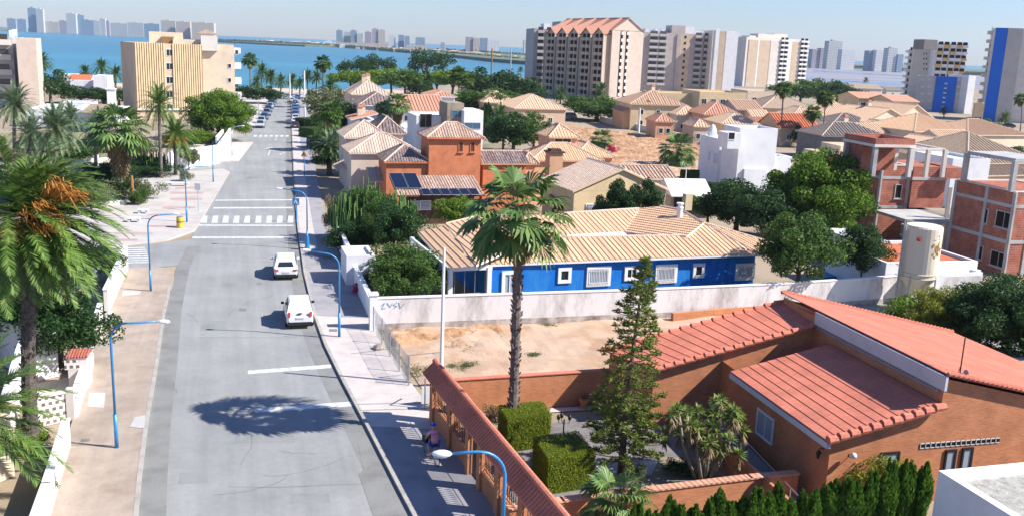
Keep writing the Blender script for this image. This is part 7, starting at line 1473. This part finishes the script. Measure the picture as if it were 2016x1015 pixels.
m = M(); m.lathe((0, 0, 0), [(.03, -.32), (.1, -.26), (.17, -.1), (.18, .08), (.12, .25), (.02, .32)], 14); m.v = [(hp[0]+z, hp[1]+y, 5.52+x*.62) for x, y, z in m.v]; m.build('lamp_head', 'lamp_glass', tt, smooth=True); m = M(); m.lathe((0, 0, 0), [(.02, -.27), (.13, -.2), (.16, .02), (.1, .2), (.01, .26)], 12); m.v = [(hp[0]+z-.02, hp[1]+y, 5.45+x*.5) for x, y, z in m.v]; m.build('lens', 'glass_pale', tt, smooth=True)
def post(u, v, tv, r, mat, name, label, cat, z0=0., tu=None):
    g = P(u, v, z0); h = hz(tu or u, tv, g[1]); t = thing(name, label, cat, g); m = M(); m.lathe(g, [(r*1.3, 0), (r, h*.5), (r*.75, h-z0)], 8); m.build('pole', mat, t); return t, g, h
post(868, 762, 487, .09, 'white_paint', 'utility_pole', 'tall white pole behind the end of the brick fence', 'pole', tu=873)
post(571, 196, 146, .17, 'white_paint', 'utility_pole', 'tall white pole near the road end, left of two', 'pole', tu=569); post(600, 232, 139, .18, 'white_paint', 'utility_pole', 'tall white pole near the road end, right of two', 'pole', tu=595); post(1257, 262, 213, .2, 'white_paint', 'utility_pole', 'white pole beyond the dirt field left of the street trees', 'pole', tu=1259); post(1356, 268, 231, .16, 'pale_tower', 'utility_pole', 'left of twin pale poles beyond the dirt field', 'pole'); post(1363, 268, 231, .16, 'pale_tower', 'utility_pole', 'right of twin pale poles beyond the dirt field', 'pole'); post(1308, 400, 322, .06, 'steel', 'antenna_mast', 'thin mast behind the yellow gable house, left of two', 'antenna', tu=1310); post(1344, 425, 328, .06, 'white_paint', 'antenna_mast', 'thin white mast behind the tan roof, right of two', 'antenna', tu=1345); post(965, 215, 95, .22, 'wood', 'utility_pole', 'brown mast rising above the pine belt', 'pole', tu=963); post(1002, 215, 95, .2, 'lamp_grey', 'utility_pole', 'grey mast with dark top left of the slim grey tower', 'pole', tu=998); post(268, 232, 175, .16, 'white_paint', 'utility_pole', 'white pole in front of the striped block corner', 'pole'); post(1634, 330, 300, .09, 'white_paint', 'utility_pole', 'short white post on the terrace left of the rooftop frame', 'pole'); post(196, 368, 305, .12, 'white_paint', 'utility_pole', 'leaning white post in the planted bed', 'pole', tu=192)
t, g, h = post(599, 348, 303, .05, 'lamp_blue', 'road_sign', 'triangular warning sign on a blue post', 'sign', KH, 598); m = M(); a = [(-.42, 0), (.42, 0), (0, .75)]; m.solid([(g[0]+x, g[1]-.06, h-.35+z) for x, z in a], .03, d=(0, 1, 0)); m.build('sign_plate', 'date_orange', t)
m = M(); m.tube([(g[0], g[1]-.1, h-.05), (g[0], g[1]-.1, h+.15)], .04, 4); m.build('symbol', 'iron_black', t)
t, g, h = post(584, 436, 392, .05, 'lamp_blue', 'crossing_sign', 'square blue pedestrian crossing sign with white triangle', 'sign', KH, 583); m = M(); m.box((g[0]-.05, g[1]-.07, h-.25), (.68, .04, .68)); m.build('sign_plate', 'lamp_blue', t)
m = M(); x, y, z = g[0]-.05, g[1]-.1, h-.25; m.solid([(x-.25, y, z-.22), (x+.25, y, z-.22), (x, y, z+.24)], .01, d=(0, 1, 0)); m.build('triangle', 'white_paint', t); m = M(); m.tube([(x, y-.02, z-.0), (x, y-.02, z-.1), (x-.07, y-.02, z-.2)], .02, 4); m.tube([(x, y-.02, z-.1), (x+.07, y-.02, z-.2)], .02, 4); m.build('walking_figure', 'iron_black', t)
t, g, h = post(605, 489, 464, .17, 'lamp_blue', 'litter_bin', 'dark blue round litter bin at the foot of the crossing lamp', 'bin', KH)
g = P(355, 448, KH); t = thing('litter_bin', 'yellow cylindrical litter bin on the plaza edge', 'bin', g); m = M(); m.lathe(g, [(.3, 0), (.33, .1), (.33, .95), (.28, 1.0)], 14); m.build('bin_body', 'yellow_paint', t); m = M(); m.lathe(add(g, (0, 0, 1.)), [(.3, 0), (.31, .05), (.1, .1)], 14); m.build('lid', 'steel', t); m = M(); m.lathe(add(g, (0, 0, .5)), [(.335, 0), (.34, .08), (.335, .16)], 14); m.build('band', 'wood', t)
def bench(u, v, w, label, rz=.2, h=.45):
    g = P(u, v, KH); t = thing('bench', label, 'bench', g); m = M(); m.box(add(g, (0, 0, h-.06)), (w, .6, .12), rz); m.build('seat', 'white_paint', t)
    for s in (-1, 1): m = M(); m.box((g[0]+s*w*.36*cos(rz), g[1]+s*w*.36*sin(rz), g[2]+(h-.12)/2), (.25, .5, h-.12), rz); m.build('leg', 'fascia', t)
bench(350, 366, 2.6, 'white stone bench at the far edge of the plaza', .15); bench(282, 420, 1.0, 'small pale block seat behind the other one on the plaza'); bench(264, 437, 1.2, 'small pale block seat nearest on the plaza')
t, g, h = post(391, 415, 362, .04, 'lamp_grey', 'information_sign', 'grey notice board on a thin post on the plaza', 'sign', KH); m = M(); m.box((g[0], g[1]-.06, h-.3), (.6, .05, .7)); m.build('board', 'fascia', t)
t, g, h = post(262, 404, 346, .2, 'wood', 'wooden_post', 'orange-brown wooden post beside the skirted fan palm', 'post', 0, 258); t['label'] = 'orange-brown wooden post beside the skirted fan palm'
# chain-link fence and frame
cf = thing('wire_fence', 'sagging wire mesh fence along the edge of the vacant plot', 'fence', P(760, 700)); pts = [P(*q) for q in ((735, 655), (752, 680), (768, 705), (786, 735), (805, 762))]
for p in pts: m = M(); m.tube([p, add(p, (0, 0, 1.75))], .035, 6); m.build('post', 'steel', cf)
m = M()
for a, b in zip(pts, pts[1:]):
    for z in (.1, .9, 1.7): m.tube([add(a, (0, 0, z)), add(b, (0, 0, z-.03))], .008, 3, cap=False)
    for k in range(26): s = k/26; e_ = lerp(a, b, s); f_ = lerp(a, b, min(1, s+.42)); m.tube([add(e_, (0, 0, .1)), add(f_, (0, 0, 1.7*(min(1, s+.42)-s)/.42))], .0045, 3, cap=False); m.tube([add(e_, (0, 0, 1.7)), add(f_, (0, 0, 1.7-1.6*(min(1, s+.42)-s)/.42))], .0045, 3, cap=False)
m.build('mesh', 'steel', cf)
gf = thing('metal_gate', 'plain open metal gate frame standing on the vacant plot', 'gate', P(803, 752)); a, b = P(803, 752), P(868, 745); m = M(); m.tube([a, add(a, (0, 0, 1.55)), add(b, (0, 0, 1.55)), b], .045, 6); m.build('frame', 'steel', gf)
gf = thing('fence_panel', 'rusty low fence panel at the end of the brick fence', 'fence', P(838, 800)); a, b = P(836, 808), P(858, 795); m = M(); m.tube([a, add(a, (0, 0, 1.7)), add(b, (0, 0, 1.7))], .04, 6); m.build('post', 'steel', gf); m = M(); m.box(lerp(add(a, (0, 0, .7)), add(b, (0, 0, .7)), .5), (1., .03, .9), .5); m.build('panel', 'fascia', gf)
rg = random.Random(3)
for i, (u, v, s) in enumerate(((745, 686, .35), (752, 683, .2))): g = P(u, v, KH); m = M(); m.lathe(g, [(s, 0), (s*1.05, s*.3), (s*.7, s*.7), (s*.2, s*.8)], 7); tag(m.build('rock', 'pave_sand', loc=g), ('larger' if not i else 'smaller')+' pale rock at the fence line on the pavement', 'rock')
# ================================================================ vehicles
def car_proto(kind, paint, label):
    """length runs along +y (front), width x, on the ground"""
    L, W_, Hh = {'suv': (4.5, 1.82, 1.62), 'van': (4.2, 1.76, 1.68), 'hatch': (4.1, 1.74, 1.48), 'sedan': (4.5, 1.78, 1.42)}[kind]
    t = thing('parked_car', label, 'car', (0, 0, 0)); m = M(); y0, y1 = -L/2, L/2
    sec = [(y0, .42, .78, .80), (y0+.12, .26, .92, .93), (y0+.8, .22, .96, 1.), (0, .22, .95, 1.), (y1-1.1, .22, .90, 1.), (y1-.3, .24, .74, .95), (y1, .36, .62, .80)]; rings = []
    for y, zl, zb, wf in sec:
        w = W_/2*wf; rings.append([(-w*.9, y, zl), (-w, y, zl+.18), (-w, y, zb-.14), (-w*.93, y, zb), (w*.93, y, zb), (w, y, zb-.14), (w, y, zl+.18), (w*.9, y, zl)])
    for a, b in zip(rings, rings[1:]):
        for k in range(8): j = (k+1) % 8; m.face([a[k], a[j], b[j], b[k]])
    m.face(rings[0][::-1]); m.face(rings[-1]); body = m.build('body', paint, t, smooth=False)
    bm_ = body.modifiers.new('bevel', 'BEVEL'); bm_.width = .05; bm_.segments = 2; bm_.limit_method = 'ANGLE'
    rear = {'suv': .35, 'van': .12, 'hatch': .3, 'sedan': .95}[kind]; fr_ = 1.35; yb0, yb1, yt0, yt1 = y0+.12, y1-fr_+.35, y0+rear+.25, y1-fr_-.55; wb, wt = W_/2*.93, W_/2*.74
    c = M(); lo_ = [(-wb, yb0, .93), (wb, yb0, .93), (wb, yb1, .88), (-wb, yb1, .88)]; hi_ = [(-wt, yt0, Hh-.06), (wt, yt0, Hh-.06), (wt, yt1, Hh-.04), (-wt, yt1, Hh-.04)]; tp = [(-wt*.85, yt0+.12, Hh), (wt*.85, yt0+.12, Hh), (wt*.85, yt1-.2, Hh), (-wt*.85, yt1-.2, Hh)]
    for k in range(4): j = (k+1) % 4; c.face([lo_[k], lo_[j], hi_[j], hi_[k]]); c.face([hi_[k], hi_[j], tp[j], tp[k]])
    c.face(tp); cab = c.build('cabin', paint, t); b2 = cab.modifiers.new('bevel', 'BEVEL'); b2.width = .07; b2.segments = 3; b2.limit_method = 'ANGLE'
    def gl(name, i, j, a0, a1, b0, b1):
        g = M(); p = lambda s, h: lerp(lerp(lo_[i], lo_[j], s), lerp(hi_[i], hi_[j], s), h); qd = [p(a0, b0), p(a1, b0), p(a1-(.04), b1), p(a0+(.04), b1)]; n = norm(cross(sub(qd[1], qd[0]), sub(qd[3], qd[0]))); g.solid([add(x, mul(n, .018)) for x in qd], .02, d=n if False else mul(n, 1.)); g.build(name, 'glass_dark', cab)
    if kind == 'suv': gl('rear_window', 0, 1, .14, .86, .12, .62)
    elif kind != 'van': gl('rear_window', 0, 1, .1, .9, .15, .85)
    else:
        pass
    gl('windscreen', 2, 3, .06, .94, .08, .92)
    for i, j in ((1, 2), (3, 0)): gl('side_window', i, j, .08, .46, .12, .85); gl('side_window', i, j, .52, .9, .12, .85)
    for sx in (-1, 1):
        for wy in (y0+.78, y1-.82):
            w = M(); w.lathe((0, 0, 0), [(.2, -.11), (.31, -.11), (.33, -.06), (.33, .06), (.31, .11), (.2, .11)], 16); w.v = [(sx*(W_/2-.1)+z, wy+y, .33+x) for x, y, z in w.v]; wh = w.build('wheel', 'rubber', t); r_ = M(); r_.lathe((0, 0, 0), [(.21, -.1), (.2, .12), (.05, .13)], 10); r_.v = [(sx*(W_/2-.1)+z*sx, wy+y, .33+x) for x, y, z in r_.v]; r_.build('rim', 'steel', wh)
        b = M(); b.box((sx*(W_/2+.1), y1-fr_-.05, 1.0), (.2, .14, .14)); b.build('mirror', paint if kind != 'van' else 'iron_black', t)
        b = M(); b.box((sx*W_*.38, y0+.03, .78 if kind != 'van' else .95), (.3 if kind == 'suv' else .16, .12, .12 if kind == 'suv' else .3)); b.build('tail_light', 'red_paint', t); b = M(); b.box((sx*W_*.36, y1-.08, .64), (.34, .14, .14)); b.build('headlight', 'lamp_glass', t)
    b = M(); b.box((0, y0+.0, .62 if kind != 'van' else .72), (.5, .06, .12)); b.build('number_plate', 'fascia', t); b = M(); b.box((0, y0+.0, .36), (W_*.86, .16, .2)); b.box((0, y1-.02, .34), (W_*.8, .14, .2)); b.build('bumper', 'rubber', t)
    if kind == 'van':
        b = M(); b.box((0, y0+.06, 1.0), (.3, .1, .05)); b.build('door_handle', 'iron_black', t)
    return t
def setcar(t, u, v, dang=0., group=None):
    g = P(u, v); d = min(range(len(kr)-1), key=lambda i: abs(kr[i][1]-g[1])); a, b = kr[d], kr[min(d+1, len(kr)-1)]; ang = atan2(b[0]-a[0], b[1]-a[1])
    L = 2.2; t.location = (g[0]+sin(ang)*L, g[1]+cos(ang)*L, .01); t.rotation_euler.z = -ang+dang; return t
c = car_proto('suv', 'car_white', 'white rounded car parked farther up the right kerb, dark curved rear window'); setcar(c, 563, 551)
c = car_proto('van', 'car_white', 'white tall windowless-backed small van parked nearest on the right kerb'); setcar(c, 591, 648)
protos = [car_proto('hatch', 'car_silver', ''), car_proto('hatch', 'car_blue', ''), car_proto('sedan', 'car_dark', ''), car_proto('suv', 'car_grey', ''), car_proto('sedan', 'car_white', ''), car_proto('suv', 'car_blue', '')]
colr = ['silver hatchback', 'blue hatchback', 'black saloon', 'grey tall car', 'white saloon', 'blue tall car']; used = set()
def putcar(k, u, v, label, flip=False, grp=None):
    t = protos[k] if k not in used else copy_tree(protos[k]); used.add(k); setcar(t, u, v); t['label'] = label; t['group'] = grp; 
    if flip: t.rotation_euler.z += pi
ordn = ['first', 'second', 'third', 'fourth', 'fifth', 'sixth', 'seventh', 'eighth', 'ninth', 'tenth', 'eleventh', 'twelfth']
for i, (u, v, k) in enumerate(((514, 253, 0), (516, 245, 0), (522, 237, 1), (527, 229, 3), (530, 222, 5), (533.5, 215, 0), (537, 208.5, 1), (540, 203, 2), (541, 198, 3))): putcar(k, u-2, v, '%s, %s from the near end of the left kerb row' % (colr[k], ordn[i]), True, 'cars parked along the left kerb')
for i, (u, v, k) in enumerate(((581, 254, 2), (581.5, 246, 4), (582, 239, 0), (582, 231, 1), (582, 224, 5), (582, 218, 1), (582, 212, 3), (581, 206.5, 0), (580, 201, 1), (576, 203, 0), (586, 197, 1), (592, 195, 4))): putcar(k, u, v, '%s, %s from the near end of the right kerb row' % (colr[k], ordn[i]), False, 'cars parked along the right kerb')
for (u, v, k, lb_) in ((1318, 268, 2, 'dark blue car parked on the street beyond the dirt field'), (1250, 250, 4, 'white car parked near the street trees beyond the dirt field'), (1118, 234, 3, 'silver car parked by the sandy hip-roofed house'), (1905, 288, 4, 'white car parked by the sandy villa'), (1982, 252, 2, 'dark car parked below the tall tower')):
    t = copy_tree(protos[k]); g = P(u, v); t.location = (g[0], g[1], .05); t.rotation_euler.z = 1.2; t['label'] = lb_; t['group'] = 'cars in the side streets'
# ================================================================ people and bicycle
def skin_body(name, joints, edges, mat, parent, org):
    me = bpy.data.meshes.new(name); me.from_pydata([sub(j[0], org) for j in joints], edges, []); o = bpy.data.objects.new(name, me); COL.objects.link(o); o.parent = parent; me.materials.append(MATS[mat])
    md = o.modifiers.new('skin', 'SKIN'); sk = me.skin_vertices[0].data if me.skin_vertices else None
    if sk is None:
        bpy.context.view_layer.objects.active = o; bpy.context.view_layer.update(); sk = me.skin_vertices[0].data
    for i, j in enumerate(joints): sk[i].radius = (j[1], j[1]*j[2] if len(j) > 2 else j[1]); sk[i].use_root = (i == 0)
    s = o.modifiers.new('sub', 'SUBSURF'); s.levels = 1; s.render_levels = 2; md.use_smooth_shade = True; return o
def rider():
    a, b = P(846, 902, KH), P(859, 915, KH); dx, dy = a[0]-b[0], a[1]-b[1]; l = hypot(dx, dy); fx, fy = dx/l, dy/l; f = lambda s, w, z: (b[0]+fx*s-fy*w, b[1]+fy*s+fx*w, KH+z)  # s forward from rear hub, w to the left
    WB = 1.05; t = thing('bicycle', 'bicycle with dark front basket ridden along the pavement', 'bicycle', f(.5, 0, 0)); R = .33
    for s in (0, WB):
        m = M(); m.tube([f(s+cos(k*pi/12)*R, 0, R+sin(k*pi/12)*R) for k in range(25)], .02, 5, cap=False); w = m.build('wheel', 'rubber', t); m = M()
        for k in range(10): an = k*pi/5; m.tube([f(s, 0, R), f(s+cos(an)*R*.95, 0, R+sin(an)*R*.95)], .004, 3)
        m.tube([f(s+cos(k*pi/10)*R*.93, 0, R+sin(k*pi/10)*R*.93) for k in range(21)], .009, 3, cap=False); m.build('rim', 'steel', w)
    m = M(); S, Hd, BB = f(.22, 0, .82), f(WB-.22, 0, .85), f(.42, 0, .3)
    for p, q in ((f(0, 0, R), S), (f(0, 0, R), BB), (BB, S), (BB, Hd), (S, Hd), (Hd, f(WB, 0, R)), (Hd, f(WB-.25, 0, 1.02))): m.tube([p, q], .02, 5)
    m.build('frame', 'steel', t); m = M(); m.tube([f(WB-.42, -.3, 1.), f(WB-.25, -.2, 1.04), f(WB-.25, .2, 1.04), f(WB-.42, .3, 1.)], .016, 5); m.build('handlebar', 'iron_black', t)
    m = M(); m.solid([f(.08, -.09, .9), f(.34, -.03, .9), f(.34, .03, .9), f(.08, .09, .9)][::-1], .06); m.build('saddle', 'rubber', t)
    m = M(); m.solid([f(WB-.15, -.17, .98), f(WB+.2, -.17, .98), f(WB+.2, .17, .98), f(WB-.15, .17, .98)][::-1], .28); m.build('basket', 'iron_black', t); m = M(); m.lathe(f(WB+.02, 0, .95), [(.14, 0), (.17, .1), (.1, .22)], 8); m.build('bag', 'cloth_grey', t)
    m = M(); m.tube([f(.42, .1, .3), f(.46, .1, .15)], .015, 4); m.tube([f(.42, -.1, .3), f(.38, -.1, .45)], .015, 4); m.build('pedal', 'iron_black', t)
    p = thing('person', 'person in pink shirt, blue cap and blue shorts riding the bicycle', 'person', f(.3, 0, .9)); org = ORG[p.name][0]
    J = [(f(.2, 0, .96), .15, .95), (f(.24, 0, 1.14), .15, .8), (f(.33, 0, 1.36), .165, .75), (f(.37, 0, 1.46), .10, .8), (f(.41, 0, 1.54), .055), (f(.44, 0, 1.66), .095, 1.05), (f(.45, 0, 1.74), .085, 1.),
         (f(.35, .19, 1.43), .06), (f(.5, .24, 1.2), .045), (f(.6, .25, 1.08), .033), (f(.66, .27, 1.04), .028), (f(.35, -.19, 1.43), .06), (f(.5, -.24, 1.2), .045), (f(.6, -.25, 1.08), .033), (f(.66, -.27, 1.04), .028),
         (f(.26, .1, .92), .095), (f(.62, .12, .74), .065), (f(.5, .12, .32), .045), (f(.5, .12, .2), .035), (f(.6, .12, .16), .03), (f(.26, -.1, .92), .095), (f(.6, -.12, .86), .065), (f(.42, -.12, .52), .045), (f(.4, -.12, .47), .035), (f(.5, -.12, .44), .03)]
    E_ = [(0, 1), (1, 2), (2, 3), (3, 4), (4, 5), (5, 6), (3, 7), (7, 8), (8, 9), (9, 10), (3, 11), (11, 12), (12, 13), (13, 14), (0, 15), (15, 16), (16, 17), (17, 18), (18, 19), (0, 20), (20, 21), (21, 22), (22, 23), (23, 24)]
    for sd, b0 in ((1, 10), (-1, 14)):   # fingers closed round the grip
        h = J[b0][0]
        for k in range(4): i = len(J); w = sd*(.27+(.012-.016*k)); J.append((f(.68, w, 1.035), .009)); J.append((f(.7, w, 1.01), .008)); J.append((f(.675, w, .995), .007)); E_ += [(b0, i), (i, i+1), (i+1, i+2)]
        i = len(J); J.append((f(.64, sd*.235, 1.02), .009)); J.append((f(.665, sd*.225, 1.0), .008)); E_ += [(b0, i), (i, i+1)]
    skin_body('body', J, E_, 'skin', p, org)
    def cl(nm, js, es, mt): return skin_body(nm, js, es, mt, p, org)
    cl('shirt', [(f(.2, 0, 1.0), .175, .95), (f(.24, 0, 1.16), .175, .85), (f(.33, 0, 1.36), .19, .8), (f(.37, 0, 1.45), .12, .8), (f(.35, .2, 1.43), .08), (f(.45, .235, 1.27), .07), (f(.35, -.2, 1.43), .08), (f(.45, -.235, 1.27), .07)], [(0, 1), (1, 2), (2, 3), (3, 4), (4, 5), (3, 6), (6, 7)], 'shirt_pink')
    cl('shorts', [(f(.19, 0, .96), .18, .9), (f(.27, .1, .92), .12), (f(.54, .12, .78), .095), (f(.27, -.1, .92), .12), (f(.53, -.12, .87), .095)], [(0, 1), (1, 2), (0, 3), (3, 4)], 'cloth_blue')
    m = M(); c = f(.44, 0, 1.7); m.lathe(c, [(.115, -.02), (.12, .03), (.1, .09), (.05, .12), (.01, .13)], 14); m.v += []; m.solid([f(.5, -.08, 1.71), f(.62, -.05, 1.69), f(.62, .05, 1.69), f(.5, .08, 1.71)][::-1], .015); m.build('cap', 'cloth_blue', p)
    for sd in (1, -1): m = M(); m.box(f(.53, sd*.035, 1.665), (.02, .02, .012)); m.build('eye', 'iron_black', p)
    m = M(); m.box(f(.545, 0, 1.64), (.025, .025, .035)); m.build('nose', 'skin', p)
rider()
def walker(u, v, label, shirt, rz=0.):
    g = P(u, v, KH); t = thing('person', label, 'person', g); f = lambda s, w, z: (g[0]+s*cos(rz)-w*sin(rz), g[1]+s*sin(rz)+w*cos(rz), KH+z)
    J = [(f(0, 0, .95), .14, .8), (f(0, 0, 1.2), .13, .8), (f(0, 0, 1.42), .13, .7), (f(0, 0, 1.5), .06), (f(.03, 0, 1.62), .09), (f(0, .2, 1.42), .05), (f(.03, .24, 1.15), .04), (f(.12, .24, .92), .03), (f(0, -.2, 1.42), .05), (f(-.05, -.24, 1.15), .04), (f(0, -.24, .92), .03), (f(0, .09, .88), .09), (f(.12, .09, .5), .06), (f(.1, .09, .06), .04), (f(.24, .09, .03), .035), (f(0, -.09, .88), .09), (f(-.02, -.09, .5), .06), (f(-.2, -.09, .08), .04), (f(-.1, -.09, .03), .035)]
    skin_body('body', J, [(0, 1), (1, 2), (2, 3), (3, 4), (2, 5), (5, 6), (6, 7), (2, 8), (8, 9), (9, 10), (0, 11), (11, 12), (12, 13), (13, 14), (0, 15), (15, 16), (16, 17), (17, 18)], 'skin', t, ORG[t.name][0])
    skin_body('clothes', [(J[0][0], .17, .8), (J[1][0], .155, .8), (J[2][0], .155, .75), (J[11][0], .115), (J[12][0], .085), (J[15][0], .115), (J[16][0], .085), (J[5][0], .07), (J[8][0], .07)], [(0, 1), (1, 2), (0, 3), (3, 4), (0, 5), (5, 6), (2, 7), (2, 8)], shirt, t, ORG[t.name][0])
walker(608, 293, 'person in dark blue walking on the right pavement near the far crossing', 'cloth_blue', 1.); walker(596, 250, 'person in dark clothes on the right pavement by the parked cars', 'cloth_grey', 1.8); walker(484, 270, 'person standing on the left corner at the far crossing', 'cloth_grey', .4)
# ================================================================ air, light, camera
m = M(); m.prism([(-5500, -60), (5500, -60), (5500, 5200), (-5500, 5200)], -2.5, 130.)
hz_ = m.build('haze', 'void', uv=False); hz_.data.materials.clear(); mh = bpy.data.materials.new('haze_air'); mh.use_nodes = True; nt = mh.node_tree; nt.nodes.clear()
out = nt.nodes.new('ShaderNodeOutputMaterial'); pv = nt.nodes.new('ShaderNodeVolumePrincipled'); pv.inputs['Color'].default_value = (.72, .84, 1., 1); pv.inputs['Density'].default_value = HAZE; pv.inputs['Anisotropy'].default_value = 0.2
nt.links.new(pv.outputs[0], out.inputs['Volume']); hz_.data.materials.append(mh); tag(hz_, 'thin blue sea haze over the town', 'haze', kind='stuff')
w = bpy.data.worlds.new('World'); SC.world = w; w.use_nodes = True; nt = w.node_tree; bg = nt.nodes['Background']; sk = nt.nodes.new('ShaderNodeTexSky'); sk.sky_type = 'NISHITA'; sk.sun_disc = False
EL, AZ = radians(41), atan2(.988, -.15)
sk.sun_elevation = EL; sk.sun_rotation = AZ; sk.altitude = 0; sk.air_density = 1.15; sk.dust_density = .25; sk.ozone_density = 3.
tn = nt.nodes.new('ShaderNodeVectorMath'); tn.operation = 'MULTIPLY'; tn.inputs[1].default_value = (.75, .87, 1.22); nt.links.new(sk.outputs[0], tn.inputs[0]); nt.links.new(tn.outputs[0], bg.inputs[0]); bg.inputs[1].default_value = SKYS
ld = bpy.data.lights.new('sun', 'SUN'); ld.energy = SUN; ld.angle = radians(.5); ld.color = (1., .95, .88); lo_ = bpy.data.objects.new('sun', ld); COL.objects.link(lo_)
d = (sin(AZ)*cos(EL), cos(AZ)*cos(EL), sin(EL))
from mathutils import Vector, Matrix
lo_.rotation_euler = Vector(d).to_track_quat('Z', 'Y').to_euler(); lo_.location = (60, 10, 60)
cd = bpy.data.cameras.new('camera'); cam = bpy.data.objects.new('camera', cd); COL.objects.link(cam); cd.sensor_width = 36; cd.lens = 36*F_/2016; cd.clip_end = 60000; cd.clip_start = .3; cam.location = (0, 0, H)
# camera axes: right/up turned by the roll
fwd = Vector((0, cos(PIT), -sin(PIT))); up0 = Vector((0, sin(PIT), cos(PIT))); rt0 = Vector((1, 0, 0))
rt = rt0*CR+up0*SR; up = -rt0*SR+up0*CR
cam.matrix_world = Matrix(((rt.x, up.x, -fwd.x, 0), (rt.y, up.y, -fwd.y, 0), (rt.z, up.z, -fwd.z, H), (0, 0, 0, 1)))
SC.camera = cam
SC.view_settings.view_transform = 'Standard'; SC.view_settings.look = 'None'; SC.view_settings.gamma = 1; SC.view_settings.exposure = EXPO
SC.render.engine = 'CYCLES'; SC.cycles.max_bounces = 6; SC.cycles.diffuse_bounces = 3; SC.cycles.transparent_max_bounces = 4; SC.cycles.volume_bounces = 0; SC.cycles.use_denoising = True
